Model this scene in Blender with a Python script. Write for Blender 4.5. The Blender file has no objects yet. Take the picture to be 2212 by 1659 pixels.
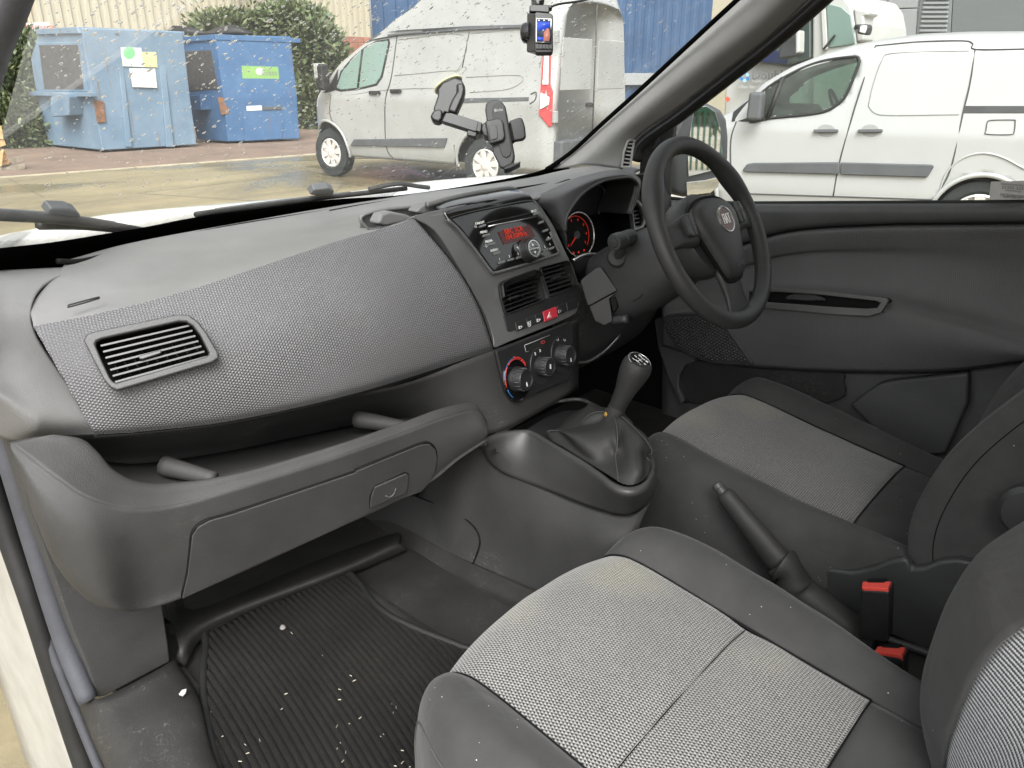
import bpy, bmesh, math, random
from mathutils import Vector as V, Matrix as MX
random.seed(7)
S = bpy.context.scene
COL = S.collection
R = math.radians
# ------------------------------------------------------------------ camera, world, light
PSI, TH, FPX = R(48.5), R(22.0), 1662.0
CAM = V((-1.18, 0.0, 1.5))
cf = V((math.sin(PSI)*math.cos(TH), math.cos(PSI)*math.cos(TH), -math.sin(TH)))
cr = V((math.cos(PSI), -math.sin(PSI), 0.0))
cu = cr.cross(cf)
cd = bpy.data.cameras.new('camera'); cam = bpy.data.objects.new('camera', cd); COL.objects.link(cam)
cam.matrix_world = MX(((cr.x, cu.x, -cf.x, CAM.x), (cr.y, cu.y, -cf.y, CAM.y), (cr.z, cu.z, -cf.z, CAM.z), (0, 0, 0, 1)))
cd.sensor_width = 36.0; cd.lens = 36.0*FPX/2212.0; cd.clip_start = 0.02; cd.clip_end = 500
S.camera = cam
W = bpy.data.worlds.new('World'); S.world = W; W.use_nodes = True
wn = W.node_tree.nodes; wl = W.node_tree.links; wn.clear()
sky = wn.new('ShaderNodeTexSky'); sky.sky_type = 'NISHITA'; sky.sun_disc = False
SUN_EL, SUN_ROT = R(50), R(222)
sky.sun_elevation = SUN_EL; sky.sun_rotation = SUN_ROT; sky.air_density = 1.0; sky.dust_density = 6.0; sky.ozone_density = 0.6
hs = wn.new('ShaderNodeHueSaturation'); hs.inputs['Saturation'].default_value = 0.12
bg = wn.new('ShaderNodeBackground'); bg.inputs['Strength'].default_value = 0.15
wo = wn.new('ShaderNodeOutputWorld')
wl.new(sky.outputs[0], hs.inputs['Color']); wl.new(hs.outputs[0], bg.inputs['Color']); wl.new(bg.outputs[0], wo.inputs['Surface'])
sd = bpy.data.lights.new('sun', 'SUN'); sd.energy = 0.9; sd.angle = R(35); sd.color = (1.0, 0.985, 0.96)
sun = bpy.data.objects.new('sun', sd); COL.objects.link(sun)
sdir = V((math.cos(SUN_EL)*math.sin(SUN_ROT), math.cos(SUN_EL)*math.cos(SUN_ROT), math.sin(SUN_EL)))
sun.rotation_euler = sdir.to_track_quat('Z', 'Y').to_euler(); sun.location = (-6, -6, 9)
S.view_settings.view_transform = 'Standard'; S.view_settings.look = 'None'
S.view_settings.exposure = 1.38; S.view_settings.gamma = 1.0; S.view_settings.use_curve_mapping = False
S.render.engine = 'CYCLES'; S.render.resolution_x = 1024; S.render.resolution_y = 768
S.cycles.max_bounces = 6; S.cycles.diffuse_bounces = 4; S.cycles.glossy_bounces = 3; S.cycles.transparent_max_bounces = 10; S.cycles.transmission_bounces = 5
# ------------------------------------------------------------------ measuring helpers (photo pixel -> ray -> point on a real plane)
def Z(x0, y0, x1, w):
    s = (x1-x0)/w
    return lambda x, y: ((x0+x*s)*2212/4032, (y0+y*s)*2212/4032)
zA = Z(0, 0, 1300, 2212); zB = Z(1100, 0, 2500, 2212); zC = Z(2500, 0, 4032, 2210); zD = Z(1600, 700, 2900, 2212)
zE = Z(0, 800, 1300, 2212); zF = Z(0, 1600, 1400, 1631); zG = Z(1300, 1400, 2700, 2212); zH = Z(2400, 1400, 4032, 2212)
zI = Z(1700, 2000, 4032, 2212); zJ = Z(1750, 750, 2350, 2212); zK = Z(2150, 600, 3050, 2212); zL = Z(2550, 850, 4032, 2212)
zM = Z(1850, 950, 2350, 2212); zN = Z(1900, 1250, 2650, 1659); zO = Z(1650, 0, 2250, 1422); zQ = Z(2800, 0, 4032, 2212)
zR = Z(3100, 1400, 4032, 952)
def ray(p): return cf + cr*((p[0]-1106)/FPX) + cu*((829.5-p[1])/FPX)
def U(p, x=None, y=None, z=None, pl=None, t=None):
    d = ray(p)
    if x is not None: t = (x-CAM.x)/d.x
    elif y is not None: t = (y-CAM.y)/d.y
    elif z is not None: t = (z-CAM.z)/d.z
    elif pl is not None: t = (pl[0]-CAM).dot(pl[1])/d.dot(pl[1])
    return CAM + d*t
def Y(p, y): return U(p, y=y)
def Xp(p, x): return U(p, x=x)
def Zp(p, z): return U(p, z=z)
def PJ(v):
    d = V(v)-CAM; k = d.dot(cf)
    return (1106+FPX*d.dot(cr)/k, 829.5-FPX*d.dot(cu)/k)
def plane3(a, b, c):
    n = (b-a).cross(c-a).normalized()
    if n.dot(CAM-a) < 0: n = -n
    return (a, n)
# ------------------------------------------------------------------ materials
MATS = {}
def nt(name):
    m = bpy.data.materials.new(name); m.use_nodes = True
    N = m.node_tree.nodes; L = m.node_tree.links
    return m, N, L, N['Principled BSDF']
def c4(c): return (c[0], c[1], c[2], 1) if not isinstance(c, (int, float)) else (c, c, c, 1)
def mth(N, L, op, a, b=None):
    n = N.new('ShaderNodeMath'); n.operation = op
    for i, v in ((0, a), (1, b)):
        if v is None: continue
        if isinstance(v, (int, float)): n.inputs[i].default_value = v
        else: L.new(v, n.inputs[i])
    return n.outputs[0]
def bump(N, L, h, st, dist, b, chain=None):
    n = N.new('ShaderNodeBump'); n.inputs['Strength'].default_value = st; n.inputs['Distance'].default_value = dist
    L.new(h, n.inputs['Height'])
    if chain is not None: L.new(chain, n.inputs['Normal'])
    if b is not None: L.new(n.outputs[0], b.inputs['Normal'])
    return n.outputs[0]
def tex(N, L, kind, scale, coord, **kw):
    n = N.new(kind); n.inputs['Scale'].default_value = scale
    if coord is not None: L.new(coord, n.inputs['Vector'])
    for k, v in kw.items():
        if k in n.inputs: n.inputs[k].default_value = v
    return n
def ramp(N, L, fac, p0, c0, p1, c1):
    n = N.new('ShaderNodeValToRGB'); e = n.color_ramp.elements
    e[0].position = p0; e[0].color = c4(c0); e[1].position = p1; e[1].color = c4(c1)
    L.new(fac, n.inputs[0]); return n.outputs[0]
def mixc(N, L, fac, a, b, mode='MIX'):
    n = N.new('ShaderNodeMix'); n.data_type = 'RGBA'; n.blend_type = mode
    for s, v in ((n.inputs[0], fac), (n.inputs[6], a), (n.inputs[7], b)):
        if isinstance(v, (int, float)): s.default_value = v if s.type == 'VALUE' else (v, v, v, 1)
        elif isinstance(v, tuple): s.default_value = c4(v)
        else: L.new(v, s)
    return n.outputs[2]
def plain(name, col, rough=0.5, metal=0.0, spec=0.5, coat=0.0, emit=None, es=0.0, var=0.0, vs=30.0, bmp=0.0, bs=300.0):
    m, N, L, b = nt(name)
    b.inputs['Base Color'].default_value = c4(col); b.inputs['Roughness'].default_value = rough
    b.inputs['Metallic'].default_value = metal; b.inputs['Specular IOR Level'].default_value = spec
    b.inputs['Coat Weight'].default_value = coat; b.inputs['Coat Roughness'].default_value = 0.05
    if emit is not None:
        b.inputs['Emission Color'].default_value = c4(emit); b.inputs['Emission Strength'].default_value = es
    tc = N.new('ShaderNodeTexCoord')
    if var > 0:
        n1 = tex(N, L, 'ShaderNodeTexNoise', vs, tc.outputs['Object'], Detail=6.0, Roughness=0.65)
        c = c4(col)
        L.new(ramp(N, L, n1.outputs['Fac'], 0.3, tuple(k*(1-var) for k in c[:3]), 0.75, tuple(min(1, k*(1+var)) for k in c[:3])), b.inputs['Base Color'])
    if bmp > 0:
        n2 = tex(N, L, 'ShaderNodeTexNoise', bs, tc.outputs['Object'], Detail=2.0)
        bump(N, L, n2.outputs['Fac'], bmp, 0.002, b)
    MATS[name] = m; return m
def grain(name, col, rough=0.5, bs=700.0, st=0.35, dust=0.15, scuff=0.0):
    """moulded, grained interior plastic with faint dust and scuffs"""
    m, N, L, b = nt(name)
    tc = N.new('ShaderNodeTexCoord'); o = tc.outputs['Object']
    n0 = tex(N, L, 'ShaderNodeTexNoise', 3.5, o, Detail=8.0, Roughness=0.7)
    n1 = tex(N, L, 'ShaderNodeTexNoise', 260.0, o, Detail=1.0)
    c = tuple(c4(col)[:3])
    base = ramp(N, L, n0.outputs['Fac'], 0.35, tuple(k*(1-dust) for k in c), 0.7, tuple(k*(1+dust*1.6)+0.004 for k in c))
    # fine dust specks
    sp = tex(N, L, 'ShaderNodeTexVoronoi', 130.0, o)
    spk = mth(N, L, 'LESS_THAN', sp.outputs['Distance'], 0.055)
    spk = mth(N, L, 'MULTIPLY', spk, mth(N, L, 'GREATER_THAN', n1.outputs['Fac'], 0.66))
    if scuff > 0:   # short pale scratches, only in patches that get knocked
        mp = N.new('ShaderNodeMapping'); mp.inputs['Scale'].default_value = (5.0, 5.0, 30.0); mp.inputs['Rotation'].default_value = (0.2, 0.5, 0.3); L.new(o, mp.inputs[0])
        w = tex(N, L, 'ShaderNodeTexNoise', 5.0, mp.outputs[0], Detail=4.0, Distortion=1.2)
        pt_ = tex(N, L, 'ShaderNodeTexNoise', 4.5, o, Detail=3.0)
        sc = mth(N, L, 'MULTIPLY', ramp(N, L, mth(N, L, 'ABSOLUTE', mth(N, L, 'SUBTRACT', w.outputs['Fac'], 0.5)), 0.0, 1.0, 0.010, 0.0), ramp(N, L, pt_.outputs['Fac'], 0.55, 0.0, 0.68, scuff))
        base = mixc(N, L, sc, base, (0.42, 0.40, 0.37))
    L.new(mixc(N, L, mth(N, L, 'MULTIPLY', spk, 0.35), base, (0.5, 0.48, 0.44)), b.inputs['Base Color'])
    L.new(mth(N, L, 'ADD', mth(N, L, 'MULTIPLY', n0.outputs['Fac'], 0.22), rough-0.11), b.inputs['Roughness'])
    g = tex(N, L, 'ShaderNodeTexVoronoi', bs, o)
    g2 = tex(N, L, 'ShaderNodeTexNoise', bs*0.45, o, Detail=3.0)
    h = mth(N, L, 'ADD', g.outputs['Distance'], g2.outputs['Fac'])
    bump(N, L, h, st, 0.0012, b)
    MATS[name] = m; return m
def hexdots(name, c_lo, c_hi, pitch, rough=0.5, st=0.6, dist=0.0012):
    """embossed dot pattern laid out in surface metres (UV)"""
    m, N, L, b = nt(name)
    uv = N.new('ShaderNodeUVMap'); uv.uv_map = 'UVMap'
    sx = N.new('ShaderNodeSeparateXYZ'); L.new(uv.outputs[0], sx.inputs[0])
    k = 2*math.pi/(pitch*0.8660254)
    tot = None
    for a in (0, 60, 120):
        ph = mth(N, L, 'ADD', mth(N, L, 'MULTIPLY', sx.outputs[0], k*math.cos(R(a))), mth(N, L, 'MULTIPLY', sx.outputs[1], k*math.sin(R(a))))
        cs = mth(N, L, 'COSINE', ph)
        tot = cs if tot is None else mth(N, L, 'ADD', tot, cs)
    h = mth(N, L, 'MULTIPLY', mth(N, L, 'ADD', tot, 1.5), 1/4.5)
    tc = N.new('ShaderNodeTexCoord'); n0 = tex(N, L, 'ShaderNodeTexNoise', 4.0, tc.outputs['Object'], Detail=6.0)
    col = ramp(N, L, h, 0.12, c_lo, 0.62, c_hi)
    L.new(mixc(N, L, 0.35, col, ramp(N, L, n0.outputs['Fac'], 0.3, tuple(q*0.7 for q in c4(c_hi)[:3]), 0.7, tuple(q*1.25 for q in c4(c_hi)[:3])), 'MIX'), b.inputs['Base Color'])
    b.inputs['Roughness'].default_value = rough
    bump(N, L, h, st, dist, b)
    MATS[name] = m; return m
def weave(name, c_lo, c_hi, pitch, stain=0.0, ribs=False):
    """two tone woven seat cloth, pattern in surface metres (UV)"""
    m, N, L, b = nt(name)
    uv = N.new('ShaderNodeUVMap'); uv.uv_map = 'UVMap'
    sx = N.new('ShaderNodeSeparateXYZ'); L.new(uv.outputs[0], sx.inputs[0])
    k = 2*math.pi/pitch
    if ribs:
        a = mth(N, L, 'SINE', mth(N, L, 'MULTIPLY', sx.outputs[1], k*0.75))
        c = mth(N, L, 'SINE', mth(N, L, 'MULTIPLY', sx.outputs[0], k*1.2))
        h = mth(N, L, 'ADD', mth(N, L, 'MULTIPLY', a, 0.75), mth(N, L, 'MULTIPLY', c, 0.25))
    else:
        row = mth(N, L, 'MULTIPLY', sx.outputs[1], k)
        a = mth(N, L, 'SINE', row)
        c = mth(N, L, 'SINE', mth(N, L, 'ADD', mth(N, L, 'MULTIPLY', sx.outputs[0], k), mth(N, L, 'MULTIPLY', row, 0.5)))
        d = mth(N, L, 'SINE', mth(N, L, 'ADD', mth(N, L, 'MULTIPLY', sx.outputs[0], k), mth(N, L, 'MULTIPLY', row, -0.5)))
        h = mth(N, L, 'MULTIPLY', mth(N, L, 'ADD', mth(N, L, 'ADD', c, d), mth(N, L, 'MULTIPLY', a, 0.7)), 0.42)
    h = mth(N, L, 'ADD', mth(N, L, 'MULTIPLY', h, 0.5), 0.5)
    tc = N.new('ShaderNodeTexCoord'); o = tc.outputs['Object']
    n0 = tex(N, L, 'ShaderNodeTexNoise', 5.0, o, Detail=5.0); n1 = tex(N, L, 'ShaderNodeTexNoise', 420.0, o, Detail=2.0)
    hh = mth(N, L, 'ADD', h, mth(N, L, 'MULTIPLY', mth(N, L, 'SUBTRACT', n1.outputs['Fac'], 0.5), 0.6))
    col = ramp(N, L, hh, 0.28, c_lo, 0.78, c_hi)
    col = mixc(N, L, 0.55, col, ramp(N, L, n0.outputs['Fac'], 0.3, (0.75, 0.75, 0.72), 0.7, (1.0, 1.0, 1.0)), 'MULTIPLY')
    if stain > 0:
        st = tex(N, L, 'ShaderNodeTexNoise', 2.6, o, Detail=2.0)
        f = mth(N, L, 'MULTIPLY', mth(N, L, 'GREATER_THAN', st.outputs['Fac'], 0.0), ramp(N, L, st.outputs['Fac'], 0.55, 0.0, 0.72, stain))
        col = mixc(N, L, f, col, (0.42, 0.40, 0.2))
    L.new(col, b.inputs['Base Color'])
    b.inputs['Roughness'].default_value = 0.92; b.inputs['Specular IOR Level'].default_value = 0.2
    b.inputs['Sheen Weight'].default_value = 0.25; b.inputs['Sheen Roughness'].default_value = 0.5
    bump(N, L, hh, 0.7, 0.0011, b)
    MATS[name] = m; return m
def cloth(name, col, sheen=0.35):
    """plain fine knit seat cloth with lint"""
    m, N, L, b = nt(name)
    tc = N.new('ShaderNodeTexCoord'); o = tc.outputs['Object']
    n0 = tex(N, L, 'ShaderNodeTexNoise', 6.0, o, Detail=7.0, Roughness=0.65)
    n1 = tex(N, L, 'ShaderNodeTexNoise', 900.0, o, Detail=2.0)
    c = c4(col)[:3]
    base = ramp(N, L, n0.outputs['Fac'], 0.3, tuple(k*0.8 for k in c), 0.72, tuple(k*1.35 for k in c))
    v = tex(N, L, 'ShaderNodeTexVoronoi', 75.0, o)
    nn = tex(N, L, 'ShaderNodeTexNoise', 9.0, o, Detail=3.0)
    s = mth(N, L, 'MULTIPLY', mth(N, L, 'LESS_THAN', v.outputs['Distance'], 0.055), mth(N, L, 'GREATER_THAN', nn.outputs['Fac'], 0.54))
    L.new(mixc(N, L, mth(N, L, 'MULTIPLY', s, 0.8), base, (0.62, 0.6, 0.55)), b.inputs['Base Color'])
    b.inputs['Roughness'].default_value = 0.9; b.inputs['Specular IOR Level'].default_value = 0.25
    b.inputs['Sheen Weight'].default_value = sheen; b.inputs['Sheen Roughness'].default_value = 0.45
    n3 = tex(N, L, 'ShaderNodeTexNoise', 9.0, o, Detail=3.0, Distortion=0.8)
    nb_ = bump(N, L, n3.outputs['Fac'], 0.35, 0.02, None)
    h = mth(N, L, 'ADD', mth(N, L, 'MULTIPLY', n1.outputs['Fac'], 0.5), mth(N, L, 'MULTIPLY', n0.outputs['Fac'], 2.0))
    bump(N, L, h, 0.5, 0.0015, b, nb_)
    MATS[name] = m; return m
DK = (0.040, 0.0395, 0.038)
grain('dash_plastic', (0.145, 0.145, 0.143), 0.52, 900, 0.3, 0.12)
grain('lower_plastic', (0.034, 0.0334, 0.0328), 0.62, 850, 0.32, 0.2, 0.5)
grain('door_plastic', (0.080, 0.081, 0.081), 0.52, 850, 0.28, 0.15, 0.35)
grain('console_plastic', (0.028, 0.0276, 0.0274), 0.64, 850, 0.3, 0.2, 0.5)
grain('pillar_plastic', (0.22, 0.219, 0.214), 0.6, 500, 0.2, 0.08)
grain('column_plastic', (0.038, 0.039, 0.0395), 0.45, 1100, 0.16, 0.15)
grain('wheel_plastic', (0.034, 0.0345, 0.0345), 0.48, 900, 0.22, 0.15)
hexdots('dotted_panel', (0.034, 0.034, 0.0365), (0.160, 0.160, 0.165), 0.0050, 0.48, 1.0, 0.0016)
hexdots('dotted_door', (0.055, 0.055, 0.0555), (0.125, 0.125, 0.126), 0.0050, 0.55, 0.5, 0.001)
hexdots('speaker_mesh', (0.004, 0.004, 0.004), (0.085, 0.085, 0.087), 0.0095, 0.5, 1.0, 0.003)
weave('seat_weave', (0.020, 0.0198, 0.0194), (0.30, 0.296, 0.288), 0.0044, 0.22)
weave('back_weave', (0.035, 0.036, 0.04), (0.50, 0.51, 0.53), 0.0036, 0.0, True)
cloth('seat_cloth', (0.042, 0.042, 0.0415), 0.10)
plain('satin_bezel', (0.095, 0.095, 0.093), 0.34, 0.0, 0.6, 0.15, var=0.12, vs=8, bmp=0.05, bs=900)
plain('surround_satin', (0.040, 0.040, 0.0395), 0.50, 0.0, 0.5, 0.1, var=0.15, vs=9, bmp=0.05, bs=900)
plain('panel_black', (0.020, 0.020, 0.0205), 0.42, var=0.3, vs=12, bmp=0.06, bs=900)
plain('gloss_black', (0.006, 0.006, 0.006), 0.07, 0.0, 0.6, 0.6)
plain('deep_black', (0.004, 0.004, 0.004), 0.7, spec=0.2)
plain('slat_black', (0.018, 0.018, 0.018), 0.32, spec=0.6)
plain('rubber', (0.012, 0.012, 0.012), 0.6, var=0.4, vs=20)
plain('seal_rubber', (0.050, 0.052, 0.060), 0.72, var=0.3, vs=9, bmp=0.3, bs=350)
plain('chrome', (0.62, 0.62, 0.61), 0.22, 0.9)
plain('button_grey', (0.23, 0.23, 0.225), 0.3, 0.55)
plain('white_print', (0.82, 0.82, 0.80), 0.6)
plain('pale_print', (0.45, 0.45, 0.44), 0.6)
plain('red_plastic', (0.52, 0.035, 0.055), 0.38, var=0.06, vs=25)
plain('buckle_red', (0.72, 0.075, 0.055), 0.4, var=0.08, vs=20)
plain('red_band', (0.65, 0.05, 0.04), 0.5); plain('blue_band', (0.03, 0.15, 0.40), 0.5)
plain('red_glow', (0.3, 0.02, 0.01), 0.5, emit=(1.0, 0.05, 0.02), es=0.13)
plain('display_red', (0.05, 0.006, 0.005), 0.2, emit=(1.0, 0.06, 0.04), es=0.006)
plain('badge_red', (0.075, 0.006, 0.010), 0.3, coat=0.4); plain('brass', (0.65, 0.42, 0.10), 0.35, 0.7)
plain('leather', (0.024, 0.024, 0.0235), 0.60, spec=0.45, var=0.25, vs=14, bmp=0.25, bs=900)
plain('thread', (0.06, 0.06, 0.058), 0.8)
plain('van_white', (0.62, 0.62, 0.60), 0.28, coat=0.4, var=0.03, vs=2)
plain('door_frame_white', (0.40, 0.395, 0.37), 0.4, coat=0.2, var=0.22, vs=7); plain('holder_black', (0.011, 0.0112, 0.0115), 0.42, spec=0.5, bmp=0.03, bs=1500)
plain('holder_grey', (0.033, 0.034, 0.035), 0.42, 0.1)
plain('suction_gel', (0.62, 0.60, 0.34), 0.35)
plain('body_silver', (0.39, 0.395, 0.39), 0.36, 0.10, 0.5, 0.5, var=0.03, vs=1.5)
plain('body_white', (0.305, 0.31, 0.30), 0.34, 0.0, 0.5, 0.5, var=0.10, vs=2.5)
plain('trim_grey', (0.075, 0.08, 0.085), 0.6, var=0.2, vs=5)
plain('van_gap', (0.05, 0.05, 0.05), 0.8)
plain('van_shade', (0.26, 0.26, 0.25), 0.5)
plain('tyre', (0.018, 0.022, 0.022), 0.8, var=0.3, vs=8)
plain('hubcap', (0.62, 0.60, 0.57), 0.35, 0.3, var=0.1, vs=9)
plain('lamp_red', (0.60, 0.02, 0.02), 0.2, coat=0.5); plain('lamp_clear', (0.72, 0.70, 0.69), 0.15, coat=0.6)
plain('plate_yellow', (0.85, 0.55, 0.03), 0.4); plain('plate_black', (0.01, 0.01, 0.01), 0.5)
plain('cab_glass', (0.055, 0.075, 0.070), 0.06, 0, 0.9, 0.3)
plain('cab_glass_green', (0.16, 0.235, 0.205), 0.08, 0, 0.9, 0.3)
plain('mirror_glass', (0.9, 0.9, 0.9), 0.02, 1.0)
plain('lens_black', (0.01, 0.01, 0.012), 0.15, coat=0.5)
def build_special():
    # windscreen / side glass: thin pane = mostly see-through, Fresnel reflection and a pale film: grime, and sky reflection painted on van_glass
    def glass(name, tint, dirt_veil, streak):
        m, N, L, b = nt(name); N.remove(b)
        out = N['Material Output']
        tr = N.new('ShaderNodeBsdfTransparent'); tr.inputs[0].default_value = c4(tint)
        gl = N.new('ShaderNodeBsdfGlossy'); gl.inputs['Roughness'].default_value = 0.01
        fr = N.new('ShaderNodeFresnel'); fr.inputs['IOR'].default_value = 1.45
        m1 = N.new('ShaderNodeMixShader'); L.new(mth(N, L, 'MULTIPLY', fr.outputs[0], 0.55), m1.inputs[0]); L.new(tr.outputs[0], m1.inputs[1]); L.new(gl.outputs[0], m1.inputs[2])
        tl = N.new('ShaderNodeBsdfTranslucent'); tl.inputs[0].default_value = (0.85, 0.85, 0.8, 1)
        df = N.new('ShaderNodeBsdfDiffuse'); df.inputs[0].default_value = (0.7, 0.7, 0.66, 1)
        m0 = N.new('ShaderNodeMixShader'); m0.inputs[0].default_value = 0.35; L.new(tl.outputs[0], m0.inputs[1]); L.new(df.outputs[0], m0.inputs[2])
        tc = N.new('ShaderNodeTexCoord')
        n = tex(N, L, 'ShaderNodeTexNoise', 2.2, tc.outputs['Object'], Detail=7.0, Roughness=0.7)
        f = ramp(N, L, n.outputs['Fac'], 0.35, dirt_veil*0.35, 0.75, dirt_veil)
        if streak > 0:
            uv = N.new('ShaderNodeUVMap'); uv.uv_map = 'UVMap'
            m0_ = N.new('ShaderNodeMapping'); m0_.inputs['Rotation'].default_value = (0, 0, R(-71)); L.new(uv.outputs[0], m0_.inputs[0])
            mp = N.new('ShaderNodeMapping'); mp.inputs['Scale'].default_value = (0.9, 34.0, 1.0); L.new(m0_.outputs[0], mp.inputs[0])
            s = tex(N, L, 'ShaderNodeTexNoise', 3.0, mp.outputs[0], Detail=3.0)
            sx = N.new('ShaderNodeSeparateXYZ'); L.new(uv.outputs[0], sx.inputs[0])
            side = mth(N, L, 'ADD', ramp(N, L, mth(N, L, 'MULTIPLY', sx.outputs[0], 0.6), 0.5, 0.0, 0.85, 1.0), 0.10)
            f = mth(N, L, 'ADD', f, mth(N, L, 'MULTIPLY', ramp(N, L, s.outputs['Fac'], 0.57, 0.0, 0.70, streak), side))
            # un-wiped dusty corner on the passenger side, above the wiper's last edge
            dd = mth(N, L, 'MULTIPLY', mth(N, L, 'SUBTRACT', mth(N, L, 'SUBTRACT', sx.outputs[1], 0.308), mth(N, L, 'MULTIPLY', sx.outputs[0], 1.472)), 0.562)
            arc = ramp(N, L, dd, 0.0, 0.0, 0.006, 0.085)
            edge = mth(N, L, 'MULTIPLY', mth(N, L, 'LESS_THAN', mth(N, L, 'ABSOLUTE', dd), 0.0055), mth(N, L, 'MULTIPLY', n.outputs['Fac'], 0.22))
            f = mth(N, L, 'ADD', f, mth(N, L, 'ADD', arc, edge))
        m2 = N.new('ShaderNodeMixShader'); L.new(f, m2.inputs[0]); L.new(m1.outputs[0], m2.inputs[1]); L.new(m0.outputs[0], m2.inputs[2])
        L.new(m2.outputs[0], out.inputs['Surface']); MATS[name] = m
    glass('windscreen_glass', (0.95, 0.965, 0.95), 0.07, 0.13)
    glass('door_glass', (0.95, 0.965, 0.955), 0.045, 0.0)
    glass('van_glass', (0.62, 0.72, 0.67), 0.16, 0.0)  # heavier film paints in the sky's reflection to lighten the dark cab
    m, N, L, b = nt('water_drop'); N.remove(b)
    g = N.new('ShaderNodeBsdfGlass'); g.inputs['IOR'].default_value = 1.33; g.inputs['Roughness'].default_value = 0.0
    L.new(g.outputs[0], N['Material Output'].inputs['Surface']); MATS['water_drop'] = m
    # ground: damp tan concrete with tracks and moss
    m, N, L, b = nt('yard_concrete'); tc = N.new('ShaderNodeTexCoord'); o = tc.outputs['Object']
    n0 = tex(N, L, 'ShaderNodeTexNoise', 0.35, o, Detail=9.0, Roughness=0.62); n1 = tex(N, L, 'ShaderNodeTexNoise', 6.0, o, Detail=8.0, Roughness=0.7)
    mp = N.new('ShaderNodeMapping'); mp.inputs['Scale'].default_value = (0.25, 3.0, 1.0); mp.inputs['Rotation'].default_value = (0, 0, R(6)); L.new(o, mp.inputs[0])
    n2 = tex(N, L, 'ShaderNodeTexNoise', 0.9, mp.outputs[0], Detail=5.0)
    base = ramp(N, L, n0.outputs['Fac'], 0.3, (0.155, 0.13, 0.078), 0.72, (0.275, 0.235, 0.15))
    base = mixc(N, L, 0.6, base, ramp(N, L, n2.outputs['Fac'], 0.35, (0.72, 0.72, 0.7), 0.65, (1.1, 1.08, 1.0)), 'MULTIPLY')
    base = mixc(N, L, 0.45, base, ramp(N, L, n1.outputs['Fac'], 0.35, (0.7, 0.7, 0.66), 0.7, (1.15, 1.15, 1.1)), 'MULTIPLY')
    wet = tex(N, L, 'ShaderNodeTexNoise', 0.22, o, Detail=6.0, Roughness=0.6, Distortion=0.6)
    base = mixc(N, L, ramp(N, L, wet.outputs['Fac'], 0.48, 0.0, 0.56, 0.42), base, (0.10, 0.085, 0.055))
    vc = tex(N, L, 'ShaderNodeTexVoronoi', 0.33, o); vc.feature = 'DISTANCE_TO_EDGE'
    base = mixc(N, L, mth(N, L, 'MULTIPLY', mth(N, L, 'LESS_THAN', vc.outputs['Distance'], 0.006), 0.5), base, (0.07, 0.06, 0.04))
    L.new(base, b.inputs['Base Color']); L.new(ramp(N, L, wet.outputs['Fac'], 0.48, 0.8, 0.56, 0.22), b.inputs['Roughness'])
    bump(N, L, n1.outputs['Fac'], 0.5, 0.02, b); MATS['yard_concrete'] = m
    # brick-red pavement strip
    m, N, L, b = nt('red_paving'); tc = N.new('ShaderNodeTexCoord'); o = tc.outputs['Object']
    br = N.new('ShaderNodeTexBrick'); br.inputs['Scale'].default_value = 5.0; L.new(o, br.inputs['Vector'])
    br.inputs['Color1'].default_value = (0.15, 0.098, 0.072, 1); br.inputs['Color2'].default_value = (0.19, 0.13, 0.095, 1); br.inputs['Mortar'].default_value = (0.175, 0.15, 0.12, 1)
    n0 = tex(N, L, 'ShaderNodeTexNoise', 1.5, o, Detail=8.0)
    L.new(mixc(N, L, 0.7, br.outputs['Color'], ramp(N, L, n0.outputs['Fac'], 0.3, (0.6, 0.6, 0.6), 0.7, (1.2, 1.15, 1.1)), 'MULTIPLY'), b.inputs['Base Color'])
    b.inputs['Roughness'].default_value = 0.85; MATS['red_paving'] = m
    # painted, weathered, rusty steel for the waste containers
    def rusty(name, c1, c2):
        m, N, L, b = nt(name); tc = N.new('ShaderNodeTexCoord'); o = tc.outputs['Object']
        n0 = tex(N, L, 'ShaderNodeTexNoise', 1.6, o, Detail=9.0, Roughness=0.65)
        base = ramp(N, L, n0.outputs['Fac'], 0.32, c1, 0.7, c2)
        mp = N.new('ShaderNodeMapping'); mp.inputs['Scale'].default_value = (7.0, 7.0, 0.7); L.new(o, mp.inputs[0])
        n1 = tex(N, L, 'ShaderNodeTexNoise', 1.3, mp.outputs[0], Detail=8.0, Roughness=0.7)
        base = mixc(N, L, ramp(N, L, n1.outputs['Fac'], 0.60, 0.0, 0.70, 0.75), base, (0.16, 0.085, 0.045))
        n2 = tex(N, L, 'ShaderNodeTexNoise', 3.2, o, Detail=10.0, Roughness=0.75)
        base = mixc(N, L, ramp(N, L, n2.outputs['Fac'], 0.64, 0.0, 0.68, 0.9), base, (0.17, 0.10, 0.06))
        L.new(base, b.inputs['Base Color']); b.inputs['Roughness'].default_value = 0.55
        bump(N, L, n0.outputs['Fac'], 0.25, 0.03, b); MATS[name] = m
    rusty('paint_pale_blue', (0.105, 0.17, 0.24), (0.175, 0.245, 0.315)); rusty('paint_deep_blue', (0.032, 0.09, 0.195), (0.06, 0.135, 0.255))
    plain('rust', (0.17, 0.085, 0.045), 0.85, var=0.5, vs=12)
    plain('chute_dark', (0.055, 0.052, 0.052), 0.8, var=0.4, vs=9)
    plain('clad_cream', (0.39, 0.355, 0.27), 0.6, var=0.08, vs=0.7); plain('clad_blue', (0.03, 0.07, 0.145), 0.5, var=0.2, vs=0.6)
    plain('clad_grey', (0.26, 0.27, 0.275), 0.5, var=0.05, vs=0.6); plain('louvre_grey', (0.17, 0.18, 0.188), 0.5, var=0.08, vs=2); plain('dark_clad', (0.125, 0.135, 0.14), 0.5, var=0.06, vs=1)
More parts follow.
